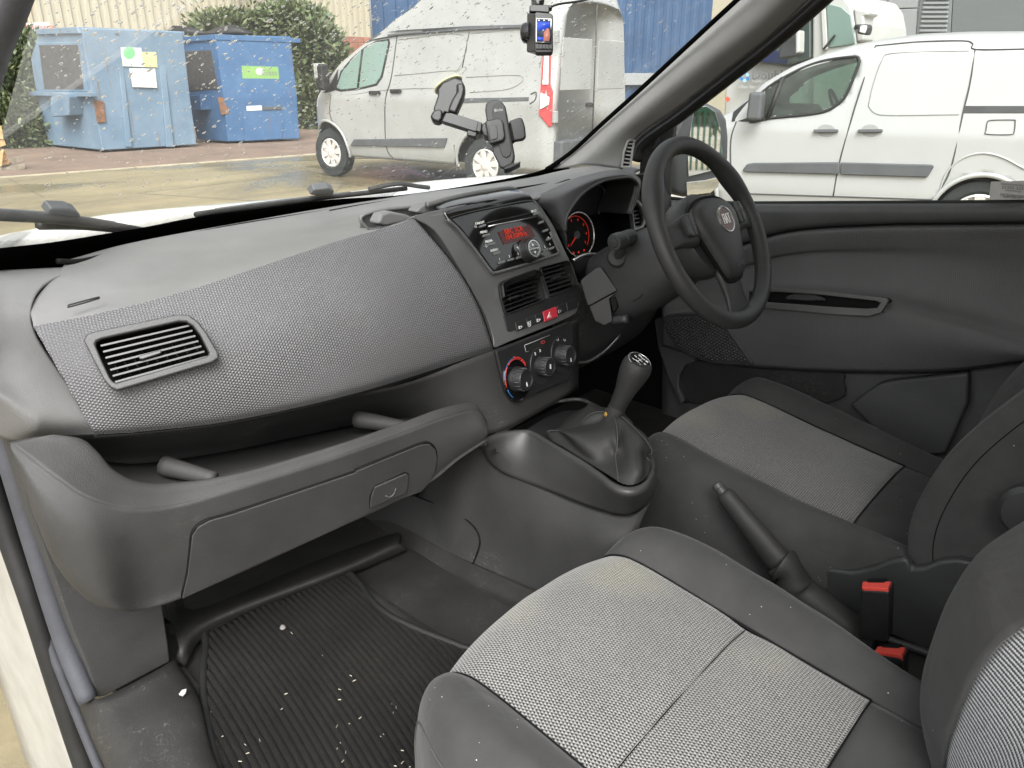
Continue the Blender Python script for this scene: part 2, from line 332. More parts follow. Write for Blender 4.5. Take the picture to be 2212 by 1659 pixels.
    plain('kerb_stone', (0.32, 0.28, 0.20), 0.85, var=0.25, vs=3); plain('old_brick', (0.30, 0.13, 0.09), 0.85, var=0.35, vs=6)
    plain('pallet_wood', (0.50, 0.30, 0.14), 0.8, var=0.35, vs=9); plain('crate_grey', (0.20, 0.17, 0.13), 0.85, var=0.4, vs=8)
    plain('sign_white', (0.62, 0.61, 0.59), 0.5, var=0.05, vs=3); plain('sign_red', (0.55, 0.04, 0.05), 0.5); plain('sign_green', (0.19, 0.35, 0.10), 0.5)
    plain('sign_yellow', (0.58, 0.53, 0.26), 0.5, var=0.15, vs=3); plain('leaf_green', (0.16, 0.50, 0.20), 0.5)
    plain('grey_print', (0.18, 0.18, 0.19), 0.6); plain('logo_blue', (0.05, 0.22, 0.55), 0.5); plain('logo_red', (0.6, 0.12, 0.06), 0.5); plain('logo_light', (0.35, 0.6, 0.8), 0.5)
    plain('truck_white', (0.44, 0.44, 0.42), 0.4, coat=0.3, var=0.06, vs=1.5); plain('truck_dark', (0.035, 0.037, 0.04), 0.6, var=0.3, vs=5); plain('truck_navy', (0.02, 0.03, 0.09), 0.3)
    plain('fence_green', (0.02, 0.16, 0.09), 0.5); plain('frit', (0.004, 0.004, 0.004), 0.9, spec=0.0)
    plain('screen_blue', (0.02, 0.05, 0.3), 0.2, emit=(0.04, 0.10, 0.75), es=0.24); plain('screen_dark', (0.01, 0.012, 0.02), 0.2, emit=(0.02, 0.03, 0.07), es=0.5)
    plain('screen_skin', (0.2, 0.08, 0.06), 0.3, emit=(0.45, 0.17, 0.12), es=0.35); plain('screen_white', (0.5, 0.5, 0.5), 0.3, emit=(0.8, 0.8, 0.9), es=0.5)
    for nm, c in (('leaf_a', (0.082, 0.11, 0.045)), ('leaf_b', (0.12, 0.14, 0.065)), ('leaf_c', (0.085, 0.11, 0.06))):
        m, N, L, b = nt(nm); tc = N.new('ShaderNodeTexCoord')
        n = tex(N, L, 'ShaderNodeTexNoise', 3.0, tc.outputs['Object'], Detail=4.0)
        L.new(ramp(N, L, n.outputs['Fac'], 0.3, tuple(k*0.55 for k in c), 0.7, tuple(k*1.6 for k in c)), b.inputs['Base Color'])
        b.inputs['Roughness'].default_value = 0.6; MATS[nm] = m
    plain('bark', (0.10, 0.075, 0.055), 0.9, var=0.3, vs=8)
    # ribbed carpet mat
    m, N, L, b = nt('mat_carpet'); tc = N.new('ShaderNodeTexCoord'); o = tc.outputs['Object']
    nz = tex(N, L, 'ShaderNodeTexNoise', 700.0, o, Detail=2.0); nb = tex(N, L, 'ShaderNodeTexNoise', 4.0, o, Detail=8.0, Roughness=0.7)
    c = mixc(N, L, 0.8, ramp(N, L, nz.outputs['Fac'], 0.3, (0.005, 0.0048, 0.0046), 0.75, (0.020, 0.019, 0.018)), ramp(N, L, nb.outputs['Fac'], 0.35, (0.7, 0.7, 0.7), 0.75, (1.7, 1.6, 1.45)), 'MULTIPLY')
    L.new(c, b.inputs['Base Color']); b.inputs['Roughness'].default_value = 0.95; b.inputs['Specular IOR Level'].default_value = 0.1
    b.inputs['Sheen Weight'].default_value = 0.03
    bump(N, L, nz.outputs['Fac'], 0.8, 0.002, b); MATS['mat_carpet'] = m
    # scuffed dark plastic / floor lining
    m, N, L, b = nt('scuffed_lining'); tc = N.new('ShaderNodeTexCoord'); o = tc.outputs['Object']
    n0 = tex(N, L, 'ShaderNodeTexNoise', 6.0, o, Detail=9.0, Roughness=0.7)
    w = tex(N, L, 'ShaderNodeTexNoise', 14.0, o, Detail=3.0, Distortion=3.0)
    sc = ramp(N, L, mth(N, L, 'ABSOLUTE', mth(N, L, 'SUBTRACT', w.outputs['Fac'], 0.52)), 0.0, 1.0, 0.006, 0.0)
    sc = mth(N, L, 'MULTIPLY', sc, ramp(N, L, n0.outputs['Fac'], 0.52, 0.0, 0.66, 0.5))
    c = ramp(N, L, n0.outputs['Fac'], 0.3, (0.011, 0.0107, 0.0103), 0.75, (0.032, 0.031, 0.029))
    L.new(mixc(N, L, sc, c, (0.30, 0.28, 0.25)), b.inputs['Base Color']); b.inputs['Roughness'].default_value = 0.6
    gn = tex(N, L, 'ShaderNodeTexNoise', 380.0, o, Detail=3.0); bump(N, L, gn.outputs['Fac'], 0.4, 0.0015, b); MATS['scuffed_lining'] = m
build_special()
# ------------------------------------------------------------------ object helpers
OFF = {}
def thing(name, label, cat, loc=(0, 0, 0), group=None):
    o = bpy.data.objects.new(name, None); COL.objects.link(o); o.location = loc; o.empty_display_size = 0.05
    o['label'] = label; o['category'] = cat
    if group: o['group'] = group
    OFF[o.name] = V(loc); return o
def tag(o, label=None, cat=None, group=None, kind=None):
    if label: o['label'] = label
    if cat: o['category'] = cat
    if group: o['group'] = group
    if kind: o['kind'] = kind
    return o
def mk(name, vs, fs, mat, parent=None, smooth=True, uvs=None, thick=0.0, bevel=0.0, sub=0, bseg=2, auto=None):
    off = OFF[parent.name] if parent is not None else V((0, 0, 0))
    me = bpy.data.meshes.new(name)
    me.from_pydata([tuple(V(v)-off) for v in vs], [], fs); me.validate()
    me.materials.append(MATS[mat])
    if uvs is not None:
        ul = me.uv_layers.new(name='UVMap')
        for lp in me.loops: ul.data[lp.index].uv = uvs[lp.vertex_index]
    o = bpy.data.objects.new(name, me); COL.objects.link(o)
    if parent is not None: o.parent = parent
    OFF[o.name] = off.copy()
    if smooth:
        me.polygons.foreach_set('use_smooth', [True]*len(me.polygons))
    if sub:
        s = o.modifiers.new('sub', 'SUBSURF'); s.levels = s.render_levels = sub
    if thick:
        s = o.modifiers.new('solid', 'SOLIDIFY'); s.thickness = thick; s.offset = -1.0
    if bevel:
        s = o.modifiers.new('bev', 'BEVEL'); s.width = bevel; s.segments = bseg; s.limit_method = 'ANGLE'; s.angle_limit = R(35)
        try: s.harden_normals = True
        except Exception: pass
    return o
def crom(p0, p1, p2, p3, t):
    return 0.5*((2*p1) + (p2-p0)*t + (2*p0-5*p1+4*p2-p3)*t*t + (3*p1-p0-3*p2+p3)*t*t*t)
def spl(pts, n, closed=False):
    """n samples per span through the points"""
    pts = [V(p) for p in pts]; m = len(pts); out = []
    if m == 2 and not closed: return [pts[0].lerp(pts[1], i/n) for i in range(n+1)]
    spans = m if closed else m-1
    for i in range(spans):
        if closed: a, b, c, d = pts[(i-1) % m], pts[i], pts[(i+1) % m], pts[(i+2) % m]
        else:
            b, c = pts[i], pts[i+1]
            a = pts[i-1] if i > 0 else b*2-c
            d = pts[i+2] if i+2 < m else c*2-b
        for k in range(n): out.append(crom(a, b, c, d, k/n))
    if not closed: out.append(pts[-1].copy())
    return out
def inpoly(p, poly):
    x, y = p[0], p[1]; c = False; j = len(poly)-1
    for i in range(len(poly)):
        xi, yi = poly[i][0], poly[i][1]; xj, yj = poly[j][0], poly[j][1]
        if (yi > y) != (yj > y) and x < (xj-xi)*(y-yi)/(yj-yi)+xi: c = not c
        j = i
    return c
def grid(name, rows, mat, parent=None, nr=6, nc=6, thick=0.004, holes=(), flip=False, rev=False):
    """smooth surface through rows x cols of 3D control points; UV in metres; faces inside photo-polygons are left open"""
    rr = [spl(r, nc) for r in rows]
    w = len(rr[0]); cols = [spl([r[i] for r in rr], nr) for i in range(w)]
    h = len(cols[0]); vs = [cols[i][j] for j in range(h) for i in range(w)]
    P = lambda j, i: vs[j*w+i]
    uvs = [None]*len(vs)
    for j in range(h):
        a = 0.0
        for i in range(w):
            if i: a += (P(j, i)-P(j, i-1)).length
            uvs[j*w+i] = [a, 0.0]
    mid = w//2; base = [0.0]*h
    for i in range(w):
        b = 0.0
        for j in range(h):
            if j: b += (P(j, i)-P(j-1, i)).length
            uvs[j*w+i][1] = b
    for j in range(h):   # centre u so that rows line up
        s = uvs[j*w+mid][0]
        for i in range(w): uvs[j*w+i][0] -= s
    fs = []
    for j in range(h-1):
        for i in range(w-1):
            q = (j*w+i, j*w+i+1, (j+1)*w+i+1, (j+1)*w+i)
            if holes:
                c = PJ((vs[q[0]]+vs[q[1]]+vs[q[2]]+vs[q[3]])/4)
                if any(inpoly(c, hp) for hp in holes): continue
            fs.append(q)
    # orient towards the camera
    q = fs[len(fs)//2]; n = (vs[q[1]]-vs[q[0]]).cross(vs[q[3]]-vs[q[0]])
    want = (CAM-vs[q[0]])
    if (n.dot(want) < 0) != rev: fs = [tuple(reversed(k)) for k in fs]
    o = mk(name, vs, fs, mat, parent, True, [tuple(k) for k in uvs], thick)
    return o
def frames(pts, closed=False):
    n = len(pts); T = []
    for i in range(n):
        a = pts[i-1] if (i > 0 or closed) else pts[i]
        b = pts[(i+1) % n] if (i < n-1 or closed) else pts[i]
        t = (b-a); T.append(t.normalized() if t.length > 1e-9 else V((0, 0, 1)))
    up = V((0, 0, 1)) if abs(T[0].z) < 0.9 else V((1, 0, 0))
    nrm = (up - T[0]*up.dot(T[0])).normalized(); Ns = [nrm]
    for i in range(1, n):
        v = Ns[-1]-T[i]*Ns[-1].dot(T[i]); Ns.append(v.normalized() if v.length > 1e-6 else Ns[-1])
    return T, Ns
def tubeg(pts, r, seg=10, closed=False, flat=1.0):
    T, Ns = frames(pts, closed); n = len(pts); vs = []; fs = []
    for i in range(n):
        rad = r(i/(n-1 if not closed else n)) if callable(r) else (r[i] if isinstance(r, (list, tuple)) else r)
        Bn = T[i].cross(Ns[i])
        for k in range(seg):
            a = 2*math.pi*k/seg; vs.append(pts[i]+Ns[i]*(rad*math.cos(a)*flat)+Bn*(rad*math.sin(a)))
    m = n if closed else n-1
    for i in range(m):
        for k in range(seg):
            i2 = (i+1) % n; k2 = (k+1) % seg
            fs.append((i*seg+k, i*seg+k2, i2*seg+k2, i2*seg+k))
    if not closed:
        fs.append(tuple(reversed(range(seg)))); fs.append(tuple(range((n-1)*seg, n*seg)))
    return vs, fs
def tube(name, pts, r, mat, parent=None, n=6, seg=10, closed=False, smooth_path=True, flat=1.0):
    pts = spl(pts, n, closed) if smooth_path and len(pts) > 2 else [V(p) for p in pts]
    vs, fs = tubeg(pts, r, seg, closed, flat)
    return mk(name, vs, fs, mat, parent)
def plate(name, pts, mat, parent=None, th=0.004, bevel=0.001, lift=0.0, n=None, smooth=False, bseg=2, spn=0):
    """flat outlined panel with real thickness; pts on one plane, front lifted towards its normal"""
    pts = [V(p) for p in pts]
    if spn: pts = spl(pts, spn, True)
    nn = V((0, 0, 0)); m = len(pts); c = sum(pts, V((0, 0, 0)))/m
    for i in range(m): nn += (pts[i]-c).cross(pts[(i+1) % m]-c)
    nn.normalize()
    if n is None:
        if nn.dot(CAM-c) < 0: pts.reverse(); nn = -nn
    else:
        if nn.dot(V(n)) < 0: pts.reverse(); nn = -nn
    vs = [p+nn*lift for p in pts]+[p+nn*(lift-th) for p in pts]
    fs = [tuple(range(m)), tuple(reversed(range(m, 2*m)))]
    for i in range(m): fs.append((i, i+m, (i+1) % m+m, (i+1) % m))
    e1 = (pts[1]-pts[0]).normalized(); e2 = nn.cross(e1)
    uvs = [((v-c).dot(e1), (v-c).dot(e2)) for v in vs]
    return mk(name, vs, fs, mat, parent, smooth, uvs, 0, bevel, bseg=bseg)
def ring(name, outer, inner, mat, parent=None, th=0.008, lift=0.0, bevel=0.0015, n=None):
    """flat frame between two outlines with the same point count"""
    outer = [V(p) for p in outer]; inner = [V(p) for p in inner]; m = len(outer); c = sum(outer, V((0, 0, 0)))/m
    nn = V((0, 0, 0))
    for i in range(m): nn += (outer[i]-c).cross(outer[(i+1) % m]-c)
    nn.normalize(); tgt = V(n) if n is not None else CAM-c
    if nn.dot(tgt) < 0: outer.reverse(); inner.reverse(); nn = -nn
    vs = [p+nn*lift for p in outer]+[p+nn*lift for p in inner]+[p+nn*(lift-th) for p in outer]+[p+nn*(lift-th) for p in inner]
    fs = []
    for i in range(m):
        j = (i+1) % m
        fs += [(i, j, m+j, m+i), (i, 2*m+i, 2*m+j, j), (m+i, m+j, 3*m+j, 3*m+i), (2*m+i, 3*m+i, 3*m+j, 2*m+j)]
    return mk(name, vs, fs, mat, parent, False, None, 0, bevel)
def frame3(o, n, up=(0, 0, 1)):
    n = V(n).normalized(); up = V(up); x = up.cross(n).normalized(); y = n.cross(x)
    return MX(((x.x, y.x, n.x, o[0]), (x.y, y.y, n.y, o[1]), (x.z, y.z, n.z, o[2]), (0, 0, 0, 1)))
def box(name, M4, size, mat, parent=None, bevel=0.003, bseg=3, smooth=True, taper=1.0):
    a, b, c = size[0]/2, size[1]/2, size[2]/2; vs = []
    for z in (-c, c):
        k = taper if z > 0 else 1.0
        for x, y in ((-a*k, -b*k), (a*k, -b*k), (a*k, b*k), (-a*k, b*k)): vs.append(M4 @ V((x, y, z)))
    fs = [(3, 2, 1, 0), (4, 5, 6, 7), (0, 1, 5, 4), (1, 2, 6, 5), (2, 3, 7, 6), (3, 0, 4, 7)]
    return mk(name, vs, fs, mat, parent, smooth and bevel > 0, None, 0, bevel, bseg=bseg)
def lathe(name, M4, prof, mat, parent=None, seg=28, sx=1.0, sy=1.0):
    vs = []; fs = []
    for (r_, h) in prof:
        for k in range(seg):
            a = 2*math.pi*k/seg; vs.append(M4 @ V((r_*math.cos(a)*sx, r_*math.sin(a)*sy, h)))
    m = len(prof)
    for i in range(m-1):
        for k in range(seg): fs.append((i*seg+k, i*seg+(k+1) % seg, (i+1)*seg+(k+1) % seg, (i+1)*seg+k))
    fs.append(tuple(reversed(range(seg)))); fs.append(tuple(range((m-1)*seg, m*seg)))
    o = mk(name, vs, fs, mat, parent, True)
    e = o.modifiers.new('es', 'EDGE_SPLIT'); e.split_angle = R(38)
    return o
def loft(name, rings, mat, parent=None, caps=True, sub=0, smooth=True, closed=True):
    n = len(rings[0]); vs = [V(p) for r_ in rings for p in r_]; fs = []
    for i in range(len(rings)-1):
        for k in range(n if closed else n-1): fs.append((i*n+k, i*n+(k+1) % n, (i+1)*n+(k+1) % n, (i+1)*n+k))
    if caps: fs.append(tuple(reversed(range(n)))); fs.append(tuple(range((len(rings)-1)*n, len(rings)*n)))
    o = mk(name, vs, fs, mat, parent, smooth, None, 0, 0, sub)
    bm = bmesh.new(); bm.from_mesh(o.data); bmesh.ops.recalc_face_normals(bm, faces=bm.faces); bm.to_mesh(o.data); bm.free()
    return o
def text(name, s, M4, size, mat, parent=None, ex=0.0004, align='CENTER', shear=0.0, bold=0.0):
    cu_ = bpy.data.curves.new('t', 'FONT'); cu_.body = s; cu_.size = size; cu_.extrude = ex; cu_.align_x = align; cu_.align_y = 'CENTER'
    cu_.resolution_u = 2; cu_.shear = shear; cu_.offset = bold
    to = bpy.data.objects.new('t', cu_); COL.objects.link(to)
    bpy.context.view_layer.update()
    me = bpy.data.meshes.new_from_object(to.evaluated_get(bpy.context.evaluated_depsgraph_get()))
    bpy.data.objects.remove(to); bpy.data.curves.remove(cu_)
    vs = [M4 @ v.co for v in me.vertices]; fs = [tuple(p.vertices) for p in me.polygons]
    bpy.data.meshes.remove(me)
    return mk(name, vs, fs, mat, parent, False)
def circ(M4, r_, n=24, a0=0.0, a1=360.0, h=0.0, sx=1.0, sy=1.0):
    full = abs(a1-a0) >= 360
    return [M4 @ V((r_*sx*math.cos(R(a0+(a1-a0)*k/(n if full else n-1))), r_*sy*math.sin(R(a0+(a1-a0)*k/(n if full else n-1))), h)) for k in range(n)]
def cut(o, polys, n, d0, d1):
    """punch prisms (outlines poly, from +d0 to -d1 along n) out of a mesh object"""
    n = V(n); tmp = []
    for poly in polys:
        pts = [V(p)-OFF[o.name] for p in poly]; m = len(pts)
        me = bpy.data.meshes.new('c'); me.from_pydata([p+n*d0 for p in pts]+[p-n*d1 for p in pts], [], [tuple(range(m)), tuple(reversed(range(m, 2*m)))]+[(i, i+m, (i+1) % m+m, (i+1) % m) for i in range(m)])
        bm = bmesh.new(); bm.from_mesh(me); bmesh.ops.recalc_face_normals(bm, faces=bm.faces); bm.to_mesh(me); bm.free()
        c = bpy.data.objects.new('c', me); COL.objects.link(c); c.location = OFF[o.name]; tmp.append(c)
        b = o.modifiers.new('cut', 'BOOLEAN'); b.operation = 'DIFFERENCE'; b.object = c; b.solver = 'EXACT'
    bpy.context.view_layer.update()
    me = bpy.data.meshes.new_from_object(o.evaluated_get(bpy.context.evaluated_depsgraph_get()))
    o.modifiers.clear(); o.data = me
    for c in tmp: bpy.data.objects.remove(c)
    return o
def struct(o): o['kind'] = 'structure'; return o
# ================================================================== THE YARD OUTSIDE
def sheet(name, pts, mat): return struct(mk(name, pts, [tuple(range(len(pts)))], mat, None, False))
sheet('ground', [(-150, -150, 0), (150, -150, 0), (150, 150, 0), (-150, 150, 0)], 'yard_concrete')
ka, kb = V((2.71, 13.95, 0)), V((7.74, 13.46, 0)); kd = (kb-ka).normalized(); kn = V((-kd.y, kd.x, 0))
k0, k1 = ka-kd*16, kb+kd*9
struct(mk('pavement', [k0+kn*.12+V((0, 0, .004)), k1+kn*.12+V((0, 0, .004)), k1+kn*9+V((0, 0, .004)), k0+kn*9+V((0, 0, .004))], [(0, 1, 2, 3)], 'red_paving', None, False))
for i in range(27):      # flush kerb stones along the pavement edge
    a = k0+kd*(i*1.06); M4 = MX.Translation(a+kd*.52+kn*.06+V((0, 0, -.05))) @ MX.Rotation(math.atan2(kd.y, kd.x), 4, 'Z')
    o = box('kerb_stone', M4, (1.03, .13, .13), 'kerb_stone', None, .01, 2); struct(o)
# --- waste containers
def container(name, label, A, B, L, leftpoly, mat, ledge, depth=None):
    """A,B front bottom corners, L a left-face bottom corner; leftpoly = outline of its left face in the photo"""
    A, B, L = V(A), V(B), V(L); up = V((0, 0, 1))
    root = thing(name, label, 'container', (A+B)/2, 'blue waste containers')
    plF = plane3(A, B, A+up); plL = plane3(A, L, A+up); wv = B-A
    poly = [U(zA(*p), pl=plL) for p in leftpoly]
    for p in poly: p.z = max(p.z, 0.05)
    n = len(poly); vs = poly+[p+wv for p in poly]; fs = [tuple(range(n)), tuple(reversed(range(n, 2*n)))]
    for i in range(n): fs.append((i, n+i, n+(i+1) % n, (i+1) % n))
    b = mk('body', vs, fs, mat, root, False, bevel=.02)
    return root, plF, plL, wv
lp1 = [(262, 205), (205, 390), (240, 620), (330, 985), (690, 1022), (620, 640), (548, 188)]
r1, pF1, pL1, wv1 = container('waste_container', 'pale blue rusty waste container with a yellow and white notice on its front', (5.468, 16.947, 0), (7.406, 16.806, 0), (5.262, 19.23, 0), lp1, 'paint_pale_blue', 0)
def onp(pl, zf, pts): return [U(zf(*p), pl=pl) for p in pts]
def strip3(name, zf, pl, a, b, r_, mat, par): return tube(name, [U(zf(*a), pl=pl), U(zf(*b), pl=pl)], r_, mat, par, 1, 6, smooth_path=False)
plate('top_rim', onp(pF1, zA, [(525, 180), (1228, 212), (1230, 248), (545, 228)]), 'paint_pale_blue', r1, .10, .01, .06)
plate('side_rim', onp(pL1, zA, [(262, 195), (530, 180), (548, 225), (258, 232)]), 'paint_pale_blue', r1, .10, .01, .05)
plate('hatch_frame', onp(pL1, zA, [(255, 285), (550, 283), (600, 615), (295, 612)]), 'paint_pale_blue', r1, .05, .008, .03)
plate('hatch_opening', onp(pL1, zA, [(272, 303), (532, 300), (572, 598), (308, 598)]), 'chute_dark', r1, .02, .002, .036)
plate('ledge', onp(pL1, zA, [(238, 612), (640, 618), (645, 648), (245, 640)]), 'paint_pale_blue', r1, .16, .01, .14)
plate('lifting_pocket', onp(pL1, zA, [(445, 615), (555, 625), (560, 650), (555, 770), (440, 780), (430, 690)]), 'paint_pale_blue', r1, .30, .015, .28)
plate('fork_pocket', onp(pF1, zA, [(622, 668), (690, 678), (705, 815), (650, 825)]), 'rust', r1, .05, .008, .05)
for (a, b, c, d) in (((770, 255), (800, 255), (880, 985), (840, 985)), ((1045, 262), (1085, 262), (1160, 985), (1110, 985))):
    plate('rib', onp(pF1, zA, [a, b, c, d]), 'paint_pale_blue', r1, .07, .015, .06)
plate('notice', onp(pF1, zA, [(793, 300), (1032, 312), (1047, 452), (815, 445)]), 'sign_yellow', r1, .01, .002, .075)
nb = plate('notice', onp(pF1, zA, [(795, 302), (935, 308), (950, 448), (817, 443)]), 'sign_white', r1, .004, .001, .080)
plate('emblem', onp(pF1, zA, [(855+40*math.cos(R(t)), 355+42*math.sin(R(t))) for t in range(0, 360, 30)]), 'leaf_green', r1, .004, 0, .085)
plate('notice', onp(pF1, zA, [(858, 458), (1030, 460), (1045, 588), (880, 583)]), 'sign_white', r1, .01, .002, .072)
for k in range(6): plate('notice_line', onp(pF1, zA, [(885+k*2, 476+k*17), (1010+(k % 3)*8, 478+k*17), (1010+(k % 3)*8, 483+k*17), (885+k*2, 481+k*17)]), 'pale_print', r1, .002, 0, .0745)
plate('label', onp(pF1, zA, [(1150, 258), (1205, 255), (1212, 298), (1156, 302)]), 'sign_white', r1, .006, .001, .02)
plate('label', onp(pF1, zA, [(1117, 428), (1170, 428), (1176, 466), (1122, 466)]), 'sign_white', r1, .006, .001, .02)
plate('label_print', onp(pF1, zA, [(1128, 440), (1164, 440), (1166, 452), (1130, 452)]), 'grey_print', r1, .003, 0, .023)
for x in (755, 1050): plate('lid_catch', onp(pF1, zA, [(x, 222), (x+30, 225), (x+34, 240), (x+8, 238)]), 'trim_grey', r1, .03, .004, .1)
lp2 = [(1225, 250), (1242, 610), (1322, 950), (1530, 965), (1500, 660), (1440, 232)]
r2, pF2, pL2, wv2 = container('waste_container', 'deep blue waste container with a lime green recycling sign', (8.261, 16.995, 0), (9.827, 16.482, 0), (8.117, 18.09, 0), lp2, 'paint_deep_blue', 0)
plate('top_rim', onp(pF2, zA, [(1430, 228), (2008, 258), (2012, 288), (1440, 268)]), 'paint_deep_blue', r2, .1, .01, .05)
plate('side_rim', onp(pL2, zA, [(1228, 250), (1432, 230), (1440, 268), (1232, 285)]), 'paint_deep_blue', r2, .1, .01, .04)
plate('hatch_opening', onp(pL2, zA, [(1235, 345), (1415, 335), (1465, 598), (1262, 612)]), 'chute_dark', r2, .02, .003, .012)
plate('lifting_pocket', onp(pL2, zA, [(1325, 640), (1405, 632), (1415, 735), (1330, 745)]), 'paint_deep_blue', r2, .28, .015, .26)
plate('fork_pocket', onp(pF2, zA, [(1455, 650), (1520, 655), (1535, 760), (1480, 770)]), 'rust', r2, .04, .006, .04)
plate('front_panel', onp(pF2, zA, [(1578, 300), (1878, 312), (1890, 930), (1640, 945)]), 'paint_deep_blue', r2, .04, .012, .035)
s_ = plate('recycling_sign', onp(pF2, zA, [(1615, 440), (1860, 448), (1868, 528), (1622, 525)]), 'sign_green', r2, .008, .001, .045)
fr2 = frame3(U(zA(1800, 488), pl=pF2)+pF2[1]*.048, pF2[1])
text('sign_text', 'Glass', fr2, .17, 'grey_print', r2, .002)
plate('sign_mark', onp(pF2, zA, [(1735+26*math.cos(R(t)), 478+26*math.sin(R(t))) for t in range(0, 360, 40)]), 'pale_print', r2, .003, 0, .048)
plate('label', onp(pF2, zA, [(1648, 710), (1750, 706), (1752, 738), (1650, 742)]), 'sign_white', r2, .006, .001, .045)
plate('handle_bar', onp(pF2, zA, [(1755, 714), (1885, 712), (1886, 732), (1756, 736)]), 'trim_grey', r2, .05, .004, .06)
a = U(zA(1240, 225), pl=pL2); b = U(zA(1700, 222), pl=pF2)
o = loft('bin_cover', [[a+(b-a)*t+V((0, k[0], k[1]*(.5+.5*math.sin(t*9+1)))) for k in ((-.05, .02), (.1, .17), (.5, .2), (.8, .1), (.8, -.03), (0, -.03))] for t in (0, .2, .4, .6, .8, 1)], 'rubber')
tag(o, 'black tarpaulin lying folded on top of the deep blue container', 'tarpaulin')
# --- stacked pallet wood at the left edge
pr = thing('wooden_pallet', 'orange wooden pallet propped beside the hedge at the left edge', 'pallet', (2.9, 15.1, 0))
pp = plane3(V((2.4, 15.3, 0)), V((3.4, 15.0, 0)), V((2.4, 15.3, 1)))
for i, q in enumerate([[(0, 1080), (65, 1070), (60, 1100), (0, 1112)], [(0, 1015), (35, 1005), (50, 1060), (0, 1075)], [(0, 930), (28, 935), (40, 970), (0, 985)], [(-10, 830), (12, 850), (24, 930), (-10, 930)], [(-5, 1110), (10, 1000), (26, 1000), (12, 1110)]]):
    plate('board', onp(pp, zA, q), 'pallet_wood', pr, .09, .006, .03*i)
pr = thing('wooden_skid', 'low weathered grey wooden skid in front of the orange pallet', 'pallet', (3.1, 14.9, 0))
for i, q in enumerate([[(0, 1130), (165, 1090), (170, 1128), (0, 1165)], [(70, 1062), (160, 1045), (165, 1080), (80, 1100)], [(0, 1110), (80, 1095), (85, 1115), (0, 1135)]]):
    plate('board', onp(pp, zA, q), 'crate_grey', pr, .12, .006, .06-.05*i)
# --- cream corrugated warehouse
def corrug(name, a, b, z0, z1, pitch, dep, mat, parent):
    a, b = V(a), V(b); d = (b-a); L_ = d.length; d.normalize(); nn = V((d.y, -d.x, 0)); n = int(L_/pitch); vs = []; fs = []
    for i in range(n):
        s = i*pitch
        for q, e in ((0, 0), (.35, 0), (.5, dep), (.85, dep)):
            p = a+d*(s+q*pitch)+nn*e; vs += [(p.x, p.y, z0), (p.x, p.y, z1)]
    for i in range(len(vs)//2-1): fs.append((2*i, 2*i+2, 2*i+3, 2*i+1))
    return mk(name, vs, fs, mat, parent, False, thick=.02)
wr = thing('warehouse', 'cream corrugated metal warehouse behind the waste containers', 'building', (4, 27, 0))
corrug('cladding', (-14, 27.2, 0), (U(zB(566, 60), y=25.4).x, 25.2, 0), .9, 11, .26, .07, 'clad_cream', wr)
mk('plinth', [(-14, 27.15, 0), (17.3, 25.15, 0), (17.3, 25.15, 1.0), (-14, 27.15, 1.0)], [(0, 1, 2, 3)], 'old_brick', wr, False, thick=.2)
for px in (1600, 1700):
    p = U(zA(px, 90), pl=plane3(V((-14, 27.0, 0)), V((17.3, 25.0, 0)), V((-14, 27.0, 3)))); tube('downpipe', [V((p.x, p.y, 0)), V((p.x, p.y, 11))], .09, 'clad_cream', wr, 1, 8)
wpl = plane3(V((-14, 26.9, 0)), V((17.3, 24.9, 0)), V((-14, 26.9, 3)))
q = onp(wpl, zA, [(165, 158), (325, 147), (330, 205), (172, 213)])
tsr = thing('wall_sign', 'white TRADE COUNTER sign on the cream warehouse wall', 'sign', q[3]); plate('board', q, 'sign_white', tsr, .05, .005, .05)
text('lettering', 'TRADE COUNTER', frame3(U(zA(250, 181), pl=wpl)+wpl[1]*.055, wpl[1]), .105, 'sign_red', tsr, .002, bold=.002)
br = thing('brick_wall', 'low red brick wall beside the bushes behind the silver van', 'wall', (16, 23.8, 0))
bp0 = U(zB(270, 255), y=24.0); bp1 = U(zB(480, 255), y=24.0)
for iz in range(10):
    for ix in range(16):
        M4 = MX.Translation((bp0.x-2+ix*.46+(iz % 2)*.23, 24.0, .3+iz*.2+.5)); box('brick', M4, (.44, .22, .185), 'old_brick', br, .008, 1, False)
bl = thing('blue_warehouse', 'tall deep blue clad building behind the high roofed van', 'building', (24, 26, 0))
p0 = U(zB(572, 60), y=25.6)
corrug('cladding', (p0.x, 25.6, 0), (p0.x+26, 14.5, 0), 0, 12, .5, .05, 'clad_blue', bl)
plate('clad_band', [(p0.x+.3, 25.3, 1.0), (p0.x+22, 16.0, 1.0), (p0.x+22, 16.0, 1.5), (p0.x+.3, 25.3, 1.5)], 'clad_grey', bl, .1, .01, .1)
